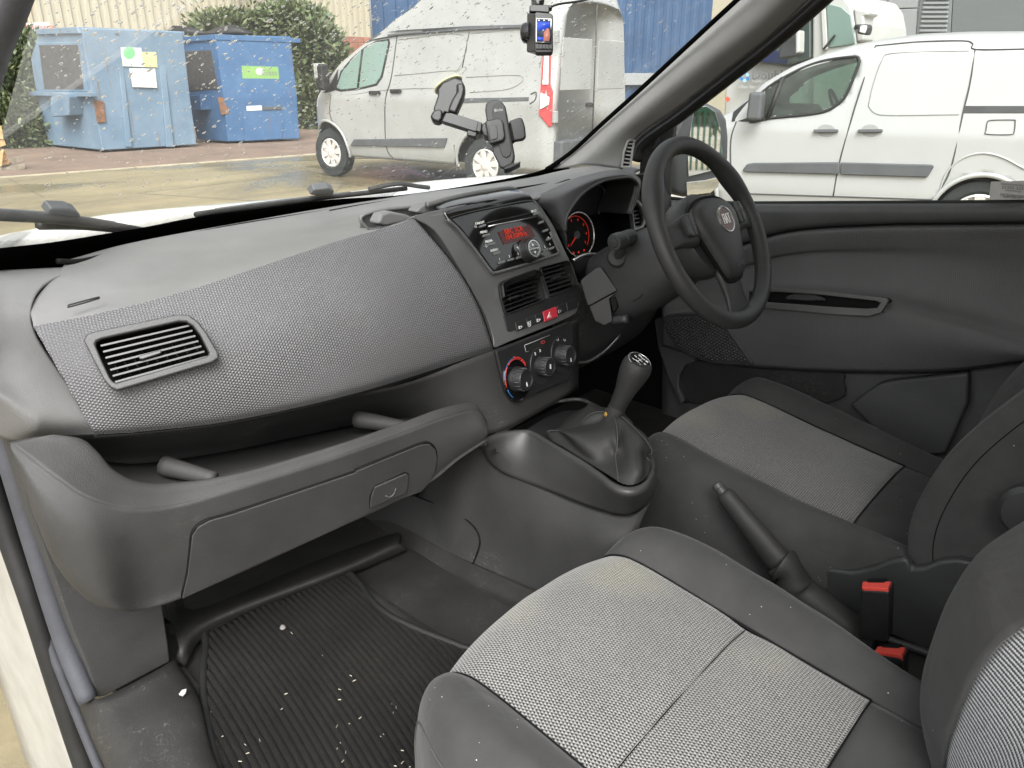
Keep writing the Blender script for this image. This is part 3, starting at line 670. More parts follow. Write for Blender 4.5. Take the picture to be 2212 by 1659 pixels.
# --- shrubs
def shrub(name, label, blobs, n, leaf, mats, trunk, group=None, spiky=0.0):
    c = sum((V(b[0]) for b in blobs), V((0, 0, 0)))/len(blobs)
    r_ = thing(name, label, 'shrub', (c.x, c.y, 0), group)
    for mi, mt in enumerate(mats):
        vs = []; fs = []
        for i in range(n//len(mats)):
            b = random.choice(blobs); ctr, rad = V(b[0]), V(b[1])
            while True:
                q = V((random.uniform(-1, 1), random.uniform(-1, 1), random.uniform(-1, 1)))
                if 0.15 < q.length < 1.0: break
            q = q.normalized()*(q.length**.45)*(1+random.gauss(0, .09)+(spiky*random.random()**6 if random.random() < .25 else 0))
            p = ctr+V((q.x*rad.x, q.y*rad.y, q.z*rad.z))
            d = (q.normalized()+V((random.gauss(0, .5), random.gauss(0, .5), random.gauss(.35, .5)))).normalized(); s = d.cross(V((random.gauss(0, 1), random.gauss(0, 1), random.gauss(0, 1)))).normalized()
            l = leaf*random.uniform(.7, 1.8); w = leaf*.32*random.uniform(.7, 1.3); k = len(vs)
            vs += [p, p+d*l*.5+s*w, p+d*l, p+d*l*.5-s*w]; fs.append((k, k+1, k+2, k+3))
        mk('foliage', vs, fs, mt, r_, False)
    tube('trunk', [V((trunk[0], trunk[1], 0)), V((trunk[0]+.05, trunk[1], c.z*.6)), V((trunk[0]-.05, trunk[1]+.1, c.z*1.2))], lambda t: .09*(1-t*.7), 'bark', r_, 4, 7)
    return r_
shrub('hedge', 'grey green conifer hedge left of the pale blue container', [(Y(zA(110, 430), 20.5), (.75, .8, .8)), (Y(zA(60, 620), 20.2), (1.0, .9, 1.0)), (Y(zA(150, 850), 20.0), (1.0, .9, .7)), (Y(zA(240, 920), 20.4), (.6, .6, .45)), (Y(zA(-60, 600), 20.8), (1.0, .9, 1.2))], 26000, .10, ['leaf_c', 'leaf_a', 'leaf_b'], (4.2, 20.3))
shrub('bush', 'spiky green bush rising behind the gap between the two containers', [(Y(zA(1500, 200), 21.5), (.75, .6, .40)), (Y(zA(1420, 215), 21.5), (.4, .5, .3)), (Y(zA(1660, 190), 21.5), (.5, .6, .35))], 7000, .15, ['leaf_b', 'leaf_a'], (11.0, 21.5), 'green bushes behind the containers', 1.1)
shrub('bush', 'large green bush behind the right end of the deep blue container', [(Y(zA(1900, 190), 21.0), (.7, .7, .62)), (Y(zA(2060, 230), 20.6), (.7, .7, .7)), (Y(zA(2180, 420), 20.2), (.6, .7, .8)), (Y(zA(2120, 680), 20.0), (.6, .7, .8)), (Y(zB(200, 260), 20.0), (.6, .7, .55)), (Y(zB(60, 130), 20.5), (.5, .5, .4)), (Y(zB(260, 380), 20.0), (.5, .6, .7))], 22000, .14, ['leaf_b', 'leaf_a', 'leaf_a'], (13.4, 20.5), 'green bushes behind the containers', .7)
# --- vehicles
def wheel(parent, c, nrm, h, rad, rim, spokes, cov='hubcap'):
    """tyre (> rim) lying in the plane with outward normal nrm"""
    M4 = frame3(c, nrm)
    t = lathe('tyre', M4, [(rim*.98, -.16), (rad*.96, -.18), (rad, -.13), (rad, -.03), (rad*.965, 0.0), (rim*1.12, .006), (rim, -.012), (rim*.9, -.05)], 'tyre', parent, 36)
    rr = lathe('rim', M4, [(rim*1.0, -.035), (rim*1.0, -.005), (rim*.93, .004), (rim*.88, -.012), (rim*.88, -.05)], cov, t, 36)
    lathe('hub', M4, [(rim*.34, -.05), (rim*.34, .0), (rim*.26, .012), (rim*.1, .014), (.001, .014)], cov, t, 24)
    for k in range(spokes):
        a = 2*math.pi*k/spokes+.2; d = V((math.cos(a), math.sin(a), 0)); e = V((-d.y, d.x, 0))
        q = [M4 @ (d*rim*.25+e*rim*.15), M4 @ (d*rim*.92+e*rim*.20), M4 @ (d*rim*.92-e*rim*.20), M4 @ (d*rim*.25-e*rim*.15)]
        plate('spoke', q, cov, t, .02, .006, .0, nrm)
    lathe('wheel_disc', M4, [(rim*.93, -.09), (rim*.93, -.06), (.001, -.06)], 'tyre', t, 24)
    return t
def van(name, label, O, h, nrm, width, prof, bodymat, holes=(), arches=(), sill=.30, belt=1.08, tumble=.14, front=.30, rearc=.06, group=None):
    O, h, nrm = V(O), V(h).normalized(), V(nrm).normalized(); root = thing(name, label, 'van', O+h*1.5-nrm*width/2, group)
    l0, l1 = prof[0][0], prof[-1][0]
    def zr(l):
        for (a, za), (b, zb) in zip(prof, prof[1:]):
            if a <= l <= b: return za+(zb-za)*(l-a)/(b-a+1e-9)
        return prof[-1][1]
    def inset(l, z):
        r_ = zr(l); v = 0.0
        if z < .55: v += .05*((.55-z)/.25)**2
        if z > belt: v += tumble*((z-belt)/1.2)
        top = r_-z
        if top < .16: v += .13*(1-top/.16)**2
        df = l1-l
        if df < .8: v += front*(1-df/.8)**2
        dr = l-l0
        if dr < .22: v += rearc*(1-dr/.22)**2
        return v
    def side(l, z, off=0.0): return O+h*l+V((0, 0, z))-nrm*(inset(l, z)-off)
    ns = int((l1-l0)/.045); nz = 44; nroof = 8; vs = []; fs = []; info = []
    row = 2*nz+nroof
    for i in range(ns+1):
        l = l0+(l1-l0)*i/ns; r_ = zr(l)
        zz = [sill+(r_-sill)*(k/(nz-1)) for k in range(nz)]
        near = [side(l, z) for z in zz]
        ins = inset(l, r_)
        far = [O+h*l+V((0, 0, z))-nrm*(width-inset(l, z)) for z in zz]
        a, b = near[-1], far[-1]; roof = [a.lerp(b, (k+1)/(nroof+1))+V((0, 0, .05*math.sin(math.pi*(k+1)/(nroof+1)))) for k in range(nroof)]
        vs += near+roof+far[::-1]; info += [(l, z) for z in zz]+[(l, 99)]*nroof+[(l, z) for z in zz[::-1]]
    for i in range(ns):
        for k in range(row-1):
            q = (i*row+k, i*row+k+1, (i+1)*row+k+1, (i+1)*row+k)
            lm = sum(info[v][0] for v in q)/4; zm = sum(info[v][1] for v in q)/4
            if any(inpoly((lm, zm), hp) for hp in holes): continue
            if any((lm-al)**2+(zm-az)**2 < ar*ar for al, az, ar in arches): continue
            fs.append(q)
    fs.append(tuple(range(row))); fs.append(tuple(reversed(range(ns*row, (ns+1)*row))))
    mk('body', vs, fs, bodymat, root, True, thick=.012)
    bo = root.children[0] if root.children else None
    for al, az, ar in arches:
        pts = [side(al+ar*math.cos(R(t)), max(sill, az+ar*math.sin(R(t))), .004) for t in range(-20, 201, 10)]
        tube('wheel_arch', pts, .022, bodymat, root, 2, 6)
    # inner floor so the arches and windows do not look straight through
    f = [O+h*(l0+.05)-nrm*.25, O+h*(l1-.4)-nrm*.25, O+h*(l1-.4)-nrm*(width-.25), O+h*(l0+.05)-nrm*(width-.25)]
    mk('underbody', [p+V((0, 0, sill+.02)) for p in f]+[p+V((0, 0, .85)) for p in f], [(0, 1, 2, 3), (4, 5, 6, 7), (0, 1, 5, 4), (1, 2, 6, 5), (2, 3, 7, 6), (3, 0, 4, 7)], 'deep_black', root, False)
    return root, side, zr
def feature(sidef, lz, pts, nm, mat, par, off=.008, th=.012, bev=.003, nrm=None):
    return plate(nm, [sidef(*lz(p), off) for p in pts], mat, par, th, bev, 0, nrm)
def gapline(sidef, lz, pts, nm, par, mat='van_gap', r_=.006, n=4): return tube(nm, [sidef(*lz(p), .004) for p in pts], r_, mat, par, n, 6)
# silver high roof van seen through the windscreen
wf, wrr = V((6.175, 10.346, 0)), V((6.492, 7.294, 0)); hT = (wf-wrr).normalized(); nT = V((-hT.y, hT.x, 0))
OT = wrr.copy(); plT = (OT, nT)
def lzT(p):
    q = U(zB(*p), pl=plT); return ((q-OT).dot(hT), q.z)
rl = lzT((1700, 600))[0]; fl = lzT((128, 720))[0]
sil = [lzT(p) for p in ((720, 45), (620, 118), (560, 180), (500, 232), (420, 292), (330, 375), (255, 485), (165, 575), (136, 650))]
prof = [(rl, 2.28), (rl+.12, 2.50), (rl+.5, 2.58), (sil[0][0]-1.0, 2.60), (sil[0][0]-.4, 2.57)]+sil+[(fl, lzT((128, 720))[1]-.25)]
aF = (lzT((300, 950))[0], .36, .47); aR = (lzT((1270, 1030))[0], .36, .47)
rt, sT, zT = van('panel_van', 'dirty silver high roof panel van parked beyond the windscreen', OT, hT, nT, 1.98, prof, 'body_white', (), (aF, aR), .33, 1.15, .20, .34, .10)
win = [(352, 545), (372, 450), (430, 368), (500, 296), (565, 264), (632, 250), (640, 272), (618, 470), (592, 520), (500, 545), (380, 557)]
FT = lambda pts, nm, mat, **k: feature(sT, lzT, pts, nm, mat, rt, nrm=nT, **k)
FT([(340, 560), (362, 440), (425, 355), (497, 284), (562, 253), (642, 240), (651, 268), (628, 480), (598, 532), (500, 556), (380, 570)], 'window_seal', 'rubber', off=.006)
w_ = FT(win, 'window', 'cab_glass_green', off=.012)
tube('window_bar', [sT(*lzT((486, 305)), .02), sT(*lzT((486, 545)), .02)], .016, 'rubber', rt, 1, 6)
FT([(258, 578), (300, 540), (345, 430), (352, 545), (340, 562), (290, 575)], 'quarter_light', 'rubber', off=.01)
FT([(470, 258), (555, 206), (700, 186), (1150, 158), (1600, 146), (1600, 162), (1150, 182), (700, 216), (570, 238)], 'roof_gutter', 'trim_grey', off=.035, th=.03)
FT([(470, 866), (1048, 858), (1032, 916), (446, 906)], 'rubbing_strip', 'trim_grey', off=.03, th=.03, bev=.01)
FT([(1110, 612), (1550, 604), (1550, 628), (1110, 642)], 'door_rail', 'trim_grey', off=.006)
for q in (((318, 590), (312, 700), (330, 760)), ((690, 222), (682, 480), (660, 620), (660, 850), (672, 940), (700, 985)), ((1140, 195), (1118, 420)), ((1088, 900), (1086, 1022)), ((430, 985), (700, 990), (1105, 1030)), ((1560, 585), (1592, 575), (1590, 620), (1560, 645))): gapline(sT, lzT, q, 'panel_gap', rt, r_=.007)
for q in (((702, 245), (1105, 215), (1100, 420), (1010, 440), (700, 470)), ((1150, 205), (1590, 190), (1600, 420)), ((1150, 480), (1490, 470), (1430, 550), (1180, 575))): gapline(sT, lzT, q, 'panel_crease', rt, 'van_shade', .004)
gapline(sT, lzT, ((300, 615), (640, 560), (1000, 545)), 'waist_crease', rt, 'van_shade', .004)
for p in ((592, 576), (722, 566)):
    FT([(p[0]-32, p[1]-12), (p[0]+34, p[1]-10), (p[0]+36, p[1]+10), (p[0]-30, p[1]+12)], 'door_handle', 'rubber', off=.035, th=.03, bev=.008)
FT([(1620, 335), (1662, 335), (1670, 520), (1684, 570), (1684, 785), (1670, 790), (1620, 710)], 'tail_lamp', 'lamp_red', off=.03, th=.05, bev=.01)
FT([(1632, 345), (1656, 345), (1664, 525), (1636, 525)], 'lamp_lens', 'lamp_clear', off=.045, th=.02)
FT([(1630, 575), (1674, 605), (1674, 650), (1630, 680)], 'lamp_lens', 'lamp_clear', off=.045, th=.02)
FT([(150, 655), (165, 575), (232, 515), (252, 520), (205, 600), (178, 665)], 'head_lamp', 'lamp_clear', off=.02, th=.04, bev=.01)
rear = lambda s, z, off=0: OT+hT*(rl-off)-nT*s+V((0, 0, z))
plate('rear_bumper', [rear(.08, .42), rear(1.9, .42), rear(1.9, .72), rear(.08, .72)], 'trim_grey', rt, .15, .03, .10, -hT)
plate('number_plate', [rear(.62, .52, .1), rear(1.14, .52, .1), rear(1.14, .66, .1), rear(.62, .66, .1)], 'plate_yellow', rt, .02, .003, .02, -hT)
plate('window', [rear(.16, 1.30), rear(.9, 1.30), rear(.9, 1.9), rear(.2, 1.9)], 'body_white', rt, .02, .01, .01, -hT)
plate('window', [rear(1.06, 1.30), rear(1.8, 1.30), rear(1.76, 1.9), rear(1.06, 1.9)], 'body_white', rt, .02, .01, .01, -hT)
tube('panel_gap', [rear(.98, .75, .008), rear(.98, 2.3, .008)], .01, 'van_gap', rt, 1, 6); 
box('door_handle', frame3(rear(.86, 1.12, .02), -hT), (.16, .05, .04), 'rubber', rt, .01)
for z_ in (1.0, 1.9): box('hinge', frame3(rear(.05, z_, .01), -hT), (.07, .14, .05), 'body_white', rt, .01)
text('number_text', 'FJ21', frame3(rear(.78, .59, .125), -hT), .13, 'plate_black', rt, .002)
for q in (aF, aR): wheel(rt, sT(q[0], .355, .0)+V((0, 0, 0)), nT, hT, .355, .215, 8)
m0 = sT(*lzT((300, 480)), .16); box('door_mirror', frame3(m0, nT), (.16, .36, .16), 'rubber', rt, .04); box('mirror_cap', frame3(m0+hT*.05+V((0, 0, .08)), nT), (.1, .22, .17), 'body_white', rt, .03)
# silver van beside the driver's window
alp = R(12); hP = V((-math.sin(alp), math.cos(alp), 0)); nP = V((-hP.y, hP.x, 0)); OP = V((6.0, 3.38, 0)); plP = (OP, nP)
def lzP(p):
    q = U(zC(*p), pl=plP); return ((q-OP).dot(hP), q.z)
silP = [lzP(p) for p in ((2230, 190), (1900, 192), (1600, 204), (1350, 238), (1180, 273), (1000, 328), (850, 388), (700, 478), (545, 632))]
prof = [(silP[0][0]-.75, silP[0][1]-.25), (silP[0][0]-.6, silP[0][1]-.02)]+silP+[(silP[-1][0]+.45, silP[-1][1]-.22), (silP[-1][0]+.95, silP[-1][1]-.5)]
aRP = (lzP((1955, 1165))[0], .34, .37); aFP = (aRP[0]+2.62, .34, .38)
winP = [(655, 690), (650, 600), (740, 500), (835, 438), (960, 375), (1085, 338), (1238, 321), (1264, 338), (1262, 372), (1198, 535), (1148, 592), (1078, 632), (960, 652), (760, 672)]
hp = [lzP(p) for p in winP]
rp, sP, zP = van('parked_van', 'clean silver small van parked right outside the driver window', OP, hP, nP, 1.80, prof, 'body_silver', (hp,), (aRP, aFP), .26, 1.0, .16, .34, .05)
FP = lambda pts, nm, mat, **k: feature(sP, lzP, pts, nm, mat, rp, nrm=nP, **k)
tube('window_seal', [sP(*lzP(p), .006) for p in winP], .013, 'rubber', rp, 4, 6, closed=True)
plate('window', [sP(*lzP(p), .0) for p in winP], 'van_glass', rp, .005, 0, 0, nP)
plate('window', [OP+hP*l_+V((0, 0, z_))-nP*(1.80-.02) for (l_, z_) in hp], 'van_glass', rp, .005, 0, 0, -nP)
tube('window_bar', [sP(*lzP((828, 440)), .012), sP(*lzP((752, 672)), .012)], .022, 'rubber', rp, 1, 6)
FP([(538, 640), (640, 560), (640, 688), (545, 690)], 'quarter_panel', 'rubber', off=.012)
FP([(612, 968), (640, 930), (680, 924), (1163, 920), (1163, 990), (640, 977)], 'rubbing_strip', 'trim_grey', off=.03, th=.03, bev=.012)
FP([(1170, 921), (1690, 934), (1700, 945), (1662, 1006), (1170, 991)], 'rubbing_strip', 'trim_grey', off=.03, th=.03, bev=.012)
for q in (((1352, 262), (1290, 470), (1228, 680), (1160, 930), (1126, 1115)), ((1932, 278), (1902, 480), (1862, 650), (1800, 940), (1745, 1060), (1690, 1140)), ((1352, 258), (1600, 234), (1860, 228), (1918, 246), (1932, 278), (2215, 276)), ((575, 690), (545, 800), (548, 1010), (560, 1110)), ((600, 1100), (860, 1108), (1700, 1135))): gapline(sP, lzP, q, 'panel_gap', rp, r_=.006)
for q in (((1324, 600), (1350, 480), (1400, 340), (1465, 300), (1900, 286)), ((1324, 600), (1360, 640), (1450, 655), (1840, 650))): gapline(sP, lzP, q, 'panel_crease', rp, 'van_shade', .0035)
gapline(sP, lzP, [(1725+0, 1120), (1760, 1000), (1840, 910), (1960, 870), (2080, 890), (2215, 960)], 'arch_crease', rp, 'body_silver', .008)
FP([(1868, 602), (2225, 602), (2225, 644), (1868, 644)], 'door_rail', 'truck_dark', off=.004)
gapline(sP, lzP, [(2000, 700), (2020, 684), (2150, 682), (2160, 692), (2155, 745), (2135, 764), (2000, 762), (1994, 745), (2000, 700)], 'fuel_flap', rp, r_=.004)
for cx in (1086, 1337):
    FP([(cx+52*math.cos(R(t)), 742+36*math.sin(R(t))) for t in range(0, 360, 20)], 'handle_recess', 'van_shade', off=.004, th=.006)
    FP([(cx-70, 735), (cx-60, 733), (cx+68, 732), (cx+72, 738), (cx+70, 750), (cx-66, 752)], 'door_handle', 'trim_grey', off=.035, th=.03, bev=.008)
for q in (aRP, aFP): wheel(rp, sP(q[0], .33, .0), nP, hP, .33, .215, 9)
m0 = sP(*lzP((705, 600)), .14); box('door_mirror', frame3(m0, nP), (.13, .24, .15), 'trim_grey', rp, .03); tube('mirror_arm', [m0+V((0, 0, -.08)), sP(*lzP((715, 665)), .01)], .03, 'trim_grey', rp, 1, 6)
# what its cab holds: dashboard, wheel, seats
cl, cz = lzP((830, 640)); zb_ = cz-.12
ctr = OP+hP*(cl+.15)-nP*.9; box('dashboard', frame3(ctr+V((0, 0, zb_)), V((0, 0, 1)), hP), (1.5, .5, .3), 'truck_dark', rp, .06)
for s in (.45, 1.35):
    c = OP+hP*(cl-.95)-nP*s; box('seat_back', frame3(c+V((0, 0, zb_-.05)), V((0, 0, 1)), hP), (.48, .14, .62), 'truck_dark', rp, .05); box('head_rest', frame3(c+V((0, 0, zb_+.36)), V((0, 0, 1)), hP), (.26, .1, .18), 'truck_dark', rp, .04)
tube('steering_wheel', [p for p in circ(frame3(OP+hP*(cl-.28)-nP*1.35+V((0, 0, zb_+.13)), (-hP+V((0, 0, .5)))), .18, 18)], .018, 'rubber', rp, 2, 8, closed=True)
# --- lorry behind it
OL = V((10.6, 4.2, 0)); plLr = (OL, V((-1, 0, 0))); nL = V((-1, 0, 0))
lr = thing('lorry', 'white lorry with a glass company name on its front behind the parked van', 'lorry', (11.5, 6.0, 0))
q = lambda pts: onp(plLr, zC, pts)
plate('cab', q([(1000, 640), (1004, 18), (1060, -60), (1185, -40), (1232, 30), (1252, 130), (1262, 250), (1262, 640)]), 'truck_white', lr, 2.3, .05)
plate('front_panel', q([(480, 760), (492, 470), (655, 330), (860, 372), (1004, 330), (1004, 760)]), 'truck_white', lr, 1.6, .05, -.1)
plate('windscreen', q([(650, 345), (900, 120), (1000, 30), (1000, 330), (870, 372)]), 'cab_glass', lr, 1.4, .02, .02)
plate('sun_band', q([(640, 345), (720, 270), (870, 300), (865, 366)]), 'truck_navy', lr, .05, .01, .06)
plate('side_window', q([(1090, 20), (1180, 42), (1228, 85), (1254, 250), (1108, 272), (1098, 150)]), 'cab_glass_green', lr, .03, .01, .03)
plate('door_trim', q([(1060, -20), (1085, -20), (1100, 280), (1075, 290)]), 'truck_white', lr, .05, .01, .05)
plate('mirror', q([(905, 195), (995, 178), (1000, 300), (985, 325), (885, 338)]), 'truck_dark', lr, .25, .03, .45)
plate('mirror_cap', q([(985, 180), (1008, 178), (1005, 300), (985, 310)]), 'truck_white', lr, .2, .02, .46)
plate('mirror_arm', q([(900, 150), (990, 100), (1000, 175), (905, 195)]), 'truck_dark', lr, .1, .02, .4)
plate('side_mirror', q([(1310, 148), (1362, 140), (1372, 160), (1358, 205), (1300, 195)]), 'truck_dark', lr, .18, .03, .3)
plate('side_mirror_glass', q([(1325, 152), (1358, 148), (1362, 165), (1350, 196), (1318, 186)]), 'sign_white', lr, .02, .01, .31)
tube('mirror_arm', q([(1250, 152), (1320, 152)]), .03, 'truck_dark', lr, 1, 6)
plate('air_deflector', q([(1240, 45), (1325, 60), (1330, 85), (1300, 95), (1300, 230), (1260, 240)]), 'truck_white', lr, .4, .04, .0)
plate('wiper', q([(1075, 280), (1145, 195), (1150, 203), (1085, 284)]), 'rubber', lr, .03, .004, .08)
M4 = frame3(U(zC(668, 428), pl=plLr)+nL*.02, nL); text('company_name', 'Double', M4, .19, 'grey_print', lr, .004, 'LEFT', 0, .003)
text('company_line', 'Glass & Glazing', frame3(U(zC(668, 458), pl=plLr)+nL*.02, nL), .075, 'pale_print', lr, .004, 'LEFT'); text('company_line', 'Glass Installation', frame3(U(zC(590, 492), pl=plLr)+nL*.02, nL), .075, 'pale_print', lr, .004, 'LEFT')
for k in range(6):
    a = R(60*k+30); plate('emblem', q([(626+20*math.cos(a)+10*math.cos(R(t)), 436+22*math.sin(a)+11*math.sin(R(t))) for t in range(0, 360, 60)]), ('logo_blue', 'logo_light')[k % 2], lr, .01, 0, .02+.002*k)
plate('badge', q([(515, 560), (530, 548), (545, 562), (530, 582)]), 'logo_red', lr, .01, 0, .02)
# --- grey warehouse behind the lorry
gb = thing('grey_warehouse', 'light grey panelled warehouse with louvre behind the small van', 'building', (17, 0, 0))
gx = 15.5; gpl = (V((gx, 0, 0)), V((-1, 0, 0))); q = lambda pts: onp(gpl, zC, pts)
plate('wall', [(gx, -8, 0), (gx, U(zC(1195, 100), pl=gpl).y+2.0, 0), (gx, U(zC(1195, 100), pl=gpl).y+2.0, 9), (gx, -8, 9)], 'clad_grey', gb, 4, .02, 0, (-1, 0, 0))
for pp_ in ([(1250, -40), (1436, -40), (1430, 48), (1250, 58)], [(1250, 64), (1430, 54), (1418, 260), (1250, 260)], [(1446, -40), (1612, -40), (1606, 44), (1440, 48)], [(1440, 56), (1606, 50), (1594, 260), (1428, 260)]): plate('panel', q(pp_), 'clad_grey', gb, .06, .008, .04, (-1, 0, 0))
plate('louvre_frame', q([(1632, -60), (1812, -60), (1790, 300), (1592, 300)]), 'louvre_grey', gb, .08, .01, .05, (-1, 0, 0))
for k in range(11):
    y_ = -40+k*26; x0_ = 1655-k*3.6; x1_ = 1795-k*2.2
    plate('slat', q([(x0_, y_), (x1_, y_), (x1_-1, y_+13), (x0_-2, y_+13)]), 'clad_grey', gb, .05, .004, .09, (-1, 0, 0))
plate('dark_panel', q([(1815, -60), (2400, -60), (2400, 300), (1795, 300)]), 'dark_clad', gb, .08, .01, .06, (-1, 0, 0))
yb = thing('yellow_gatehouse', 'yellowish rendered building just left of the lorry', 'building', (16, 12, 0))
a = U(zC(432, 100), x=14.5); b = U(zC(600, 100), x=14.5)
plate('wall', [(14.5, b.y, 0), (14.5, a.y, 0), (14.5, a.y, 3.4), (14.5, b.y, 3.4)], 'clad_cream', yb, 2, .02, 0, (-1, 0, 0))
plate('fascia', [(14.4, b.y-.2, 3.4), (14.4, a.y, 3.4), (14.4, a.y, 3.8), (14.4, b.y-.2, 3.8)], 'clad_grey', yb, 2.2, .02, 0, (-1, 0, 0))
# --- behind our own van (it shows in the door mirror): green palisade fence and willow-like tree
gf = thing('palisade_fence', 'green steel palisade fence seen in the door mirror', 'fence', (5, -18, 0))
for i in range(90):
    x_ = -4+i*.15; plate('pale', [(x_, -18, .1), (x_+.06, -18, .1), (x_+.06, -18, 1.9), (x_+.03, -18, 2.0), (x_, -18, 1.9)], 'fence_green', gf, .03, 0, 0, (0, 1, 0))
for z_ in (.5, 1.6): box('rail', MX.Translation((2.5, -18.05, z_)), (14, .05, .08), 'fence_green', gf, .004)
shrub('tree', 'pale leafy tree above the green fence in the door mirror', [((2.0, -20.5, 3.6), (2.0, 1.2, 2.2)), ((5.5, -21, 3.4), (1.8, 1.2, 2.2))], 9000, .22, ['leaf_b', 'leaf_a'], (4, -20.6))
# ================================================================== OUR VAN: BODY SHELL
def zz(zf, pts): return [zf(*p) for p in pts]
def gy(pts): return [U((a, b), y=c) for a, b, c in pts]
def gx_(pts): return [U((a, b), x=c) for a, b, c in pts]
def ybase(x): return 1.71-.245*(x/.75)**2
def zbase(x): return 1.185+.045*(x/.75)**2
TS, CS, SS = math.tan(R(36)), math.cos(R(36)), math.sin(R(36))
def Wp(x, s, off=0.0): return V((x*(1-.03*max(s, 0)), ybase(x)-s*CS-off*SS*-1*0, zbase(x)+s*SS))+V((0, SS, CS))*off
def onW(p, off=0.0):
    """where the line of sight meets the windscreen"""
    d = ray(p); lo, hi = .5, 4.0
    g = lambda t: (CAM.z+d.z*t-zbase(CAM.x+d.x*t))-(ybase(CAM.x+d.x*t)-(CAM.y+d.y*t))*TS
    for _ in range(60):
        m = (lo+hi)/2
        if (g(lo) < 0) == (g(m) < 0): lo = m
        else: hi = m
    return CAM+d*lo+V((0, SS, CS))*off
vb = thing('van_body', 'white body shell of our van round the open passenger door, bonnet and windscreen pillar', 'van', (0, 1.2, 0))
# bonnet
grid('bonnet', [gy([(-90, 540, 1.62), (0, 509, 1.75), (81, 493, 1.95), (226, 464, 2.1), (419, 445, 2.2), (713, 419, 2.25), (923, 391, 2.2), (1117, 377, 2.0), (1190, 374, 1.75)]),
    [V((x, y, z)) for x, y, z in ((-.86, 1.55, 1.17), (-.74, 1.68, 1.175), (-.64, 1.85, 1.165), (-.45, 1.95, 1.155), (-.12, 2.03, 1.14), (.36, 2.05, 1.13), (.72, 2.0, 1.125), (.95, 1.85, 1.125), (.98, 1.65, 1.13))],
    [V((x, y, z)) for x, y, z in ((-.86, 1.5, 1.14), (-.70, 1.6, 1.14), (-.55, 1.72, 1.135), (-.36, 1.78, 1.13), (-.05, 1.82, 1.12), (.32, 1.82, 1.11), (.60, 1.78, 1.11), (.8, 1.68, 1.11), (.85, 1.56, 1.11))]], 'van_white', vb, 6, 6, .004)
# windscreen
ws = thing('windscreen', 'rain spotted windscreen with wiper marks and black printed border', 'windscreen', (0, 1.6, 1.19))
vs = []; fs = []; uvs = []; nx, nsx = 24, 16
for j in range(nsx+1):
    for i in range(nx+1):
        x = -.86+1.66*i/nx; s = -.03+1.15*j/nsx; vs.append(Wp(x, s)); uvs.append((x+.86, s))
for j in range(nsx):
    for i in range(nx): fs.append((j*(nx+1)+i, j*(nx+1)+i+1, (j+1)*(nx+1)+i+1, (j+1)*(nx+1)+i))
mk('pane', vs, fs, 'windscreen_glass', ws, True, uvs)
ftop = [(-60, 541), (0, 532), (110, 520), (219, 503), (320, 486), (419, 467), (560, 448), (713, 429), (846, 421), (950, 408), (1048, 392), (1130, 376), (1178, 362), (1203, 346)]
fbot = [(-60, 640), (0, 620), (110, 590), (219, 565), (320, 540), (419, 522), (560, 500), (713, 475), (846, 452), (950, 437), (1048, 420), (1130, 402), (1190, 385), (1240, 368)]
grid('printed_border', [[onW(p, -.004) for p in ftop], [onW(((a[0]+b[0])/2, (a[1]+b[1])/2), -.004) for a, b in zip(ftop, fbot)], [onW(b, -.004) for b in fbot]], 'frit', ws, 2, 5, .001)
# hatch marks fading out above the printed border
tp = spl([onW(p, -.004) for p in ftop[:9]], 44); vs = []; fs = []
for i in range(len(tp)-1):
    a = tp[i].lerp(tp[i+1], .1); b = tp[i].lerp(tp[i+1], .62); u_ = V((0, -CS, SS))*(.024+.002*math.sin(i*.7)); k = len(vs)
    sh = (tp[i+1]-tp[i]).normalized()*.006
    vs += [a-u_*.1, b-u_*.1, b.lerp(a, .35)+u_+sh, a.lerp(b, .2)+u_+sh]; fs.append((k, k+1, k+2, k+3))
tag(mk('border_hatching', vs, fs, 'frit', ws, False), kind='stuff')
lw = [(1178, 362), (1203, 346), (1240, 318), (1300, 262), (1370, 199), (1460, 115), (1535, 45), (1600, -15), (1700, -110)]
tube('edge_seal', [onW(p, -.006) for p in lw], .006, 'frit', ws, 5, 8)
# passenger-side pillar edge, top left corner of the picture
pe = [U(p, x=-.80) for p in ((-30, 190), (-10, 120), (22, 40), (50, -40))]
tube('passenger_pillar', pe, .017, 'seal_rubber', vb, 4, 10)
# rain
vs = []; fs = []
bm = bmesh.new(); bmesh.ops.create_icosphere(bm, subdivisions=2, radius=1.0); iv = [v.co.copy() for v in bm.verts]; jf = [tuple(v.index for v in f.verts) for f in bm.faces]; bm.free()
up_ = V((0, -CS, SS)); nW = V((0, SS, CS)); ex = V((1, 0, 0)); cnt = 0
while cnt < 2300:
    u_, v_ = random.uniform(90, 1460), random.uniform(0, 425)
    if v_ > 545-.155*u_ or v_ > 1130-.71*u_+110: continue
    dens = .35+.65*min(1, max(0, (u_-150)/500))*(1.15-v_/600)
    if random.random() > dens: continue
    c = onW((u_, v_), .0006); r_ = .0007+.0017*random.random()**2.8; el = random.uniform(1.2, 2.4); tl = random.uniform(.35, 1.0)
    a1 = (up_+ex*tl).normalized(); a2 = a1.cross(nW); k = len(vs)
    wob = random.uniform(.7, 1.2)
    for q in iv: vs.append(c+a1*(q.x*r_*el*(1+.25*q.x))+a2*(q.y*r_*wob)+nW*(max(q.z, -.15)*r_*.5))
    fs += [tuple(k+i for i in f) for f in jf]; cnt += 1
tag(mk('raindrops', vs, fs, 'water_drop'), 'scattered raindrops clinging to the outside of the windscreen', 'raindrops', kind='stuff')
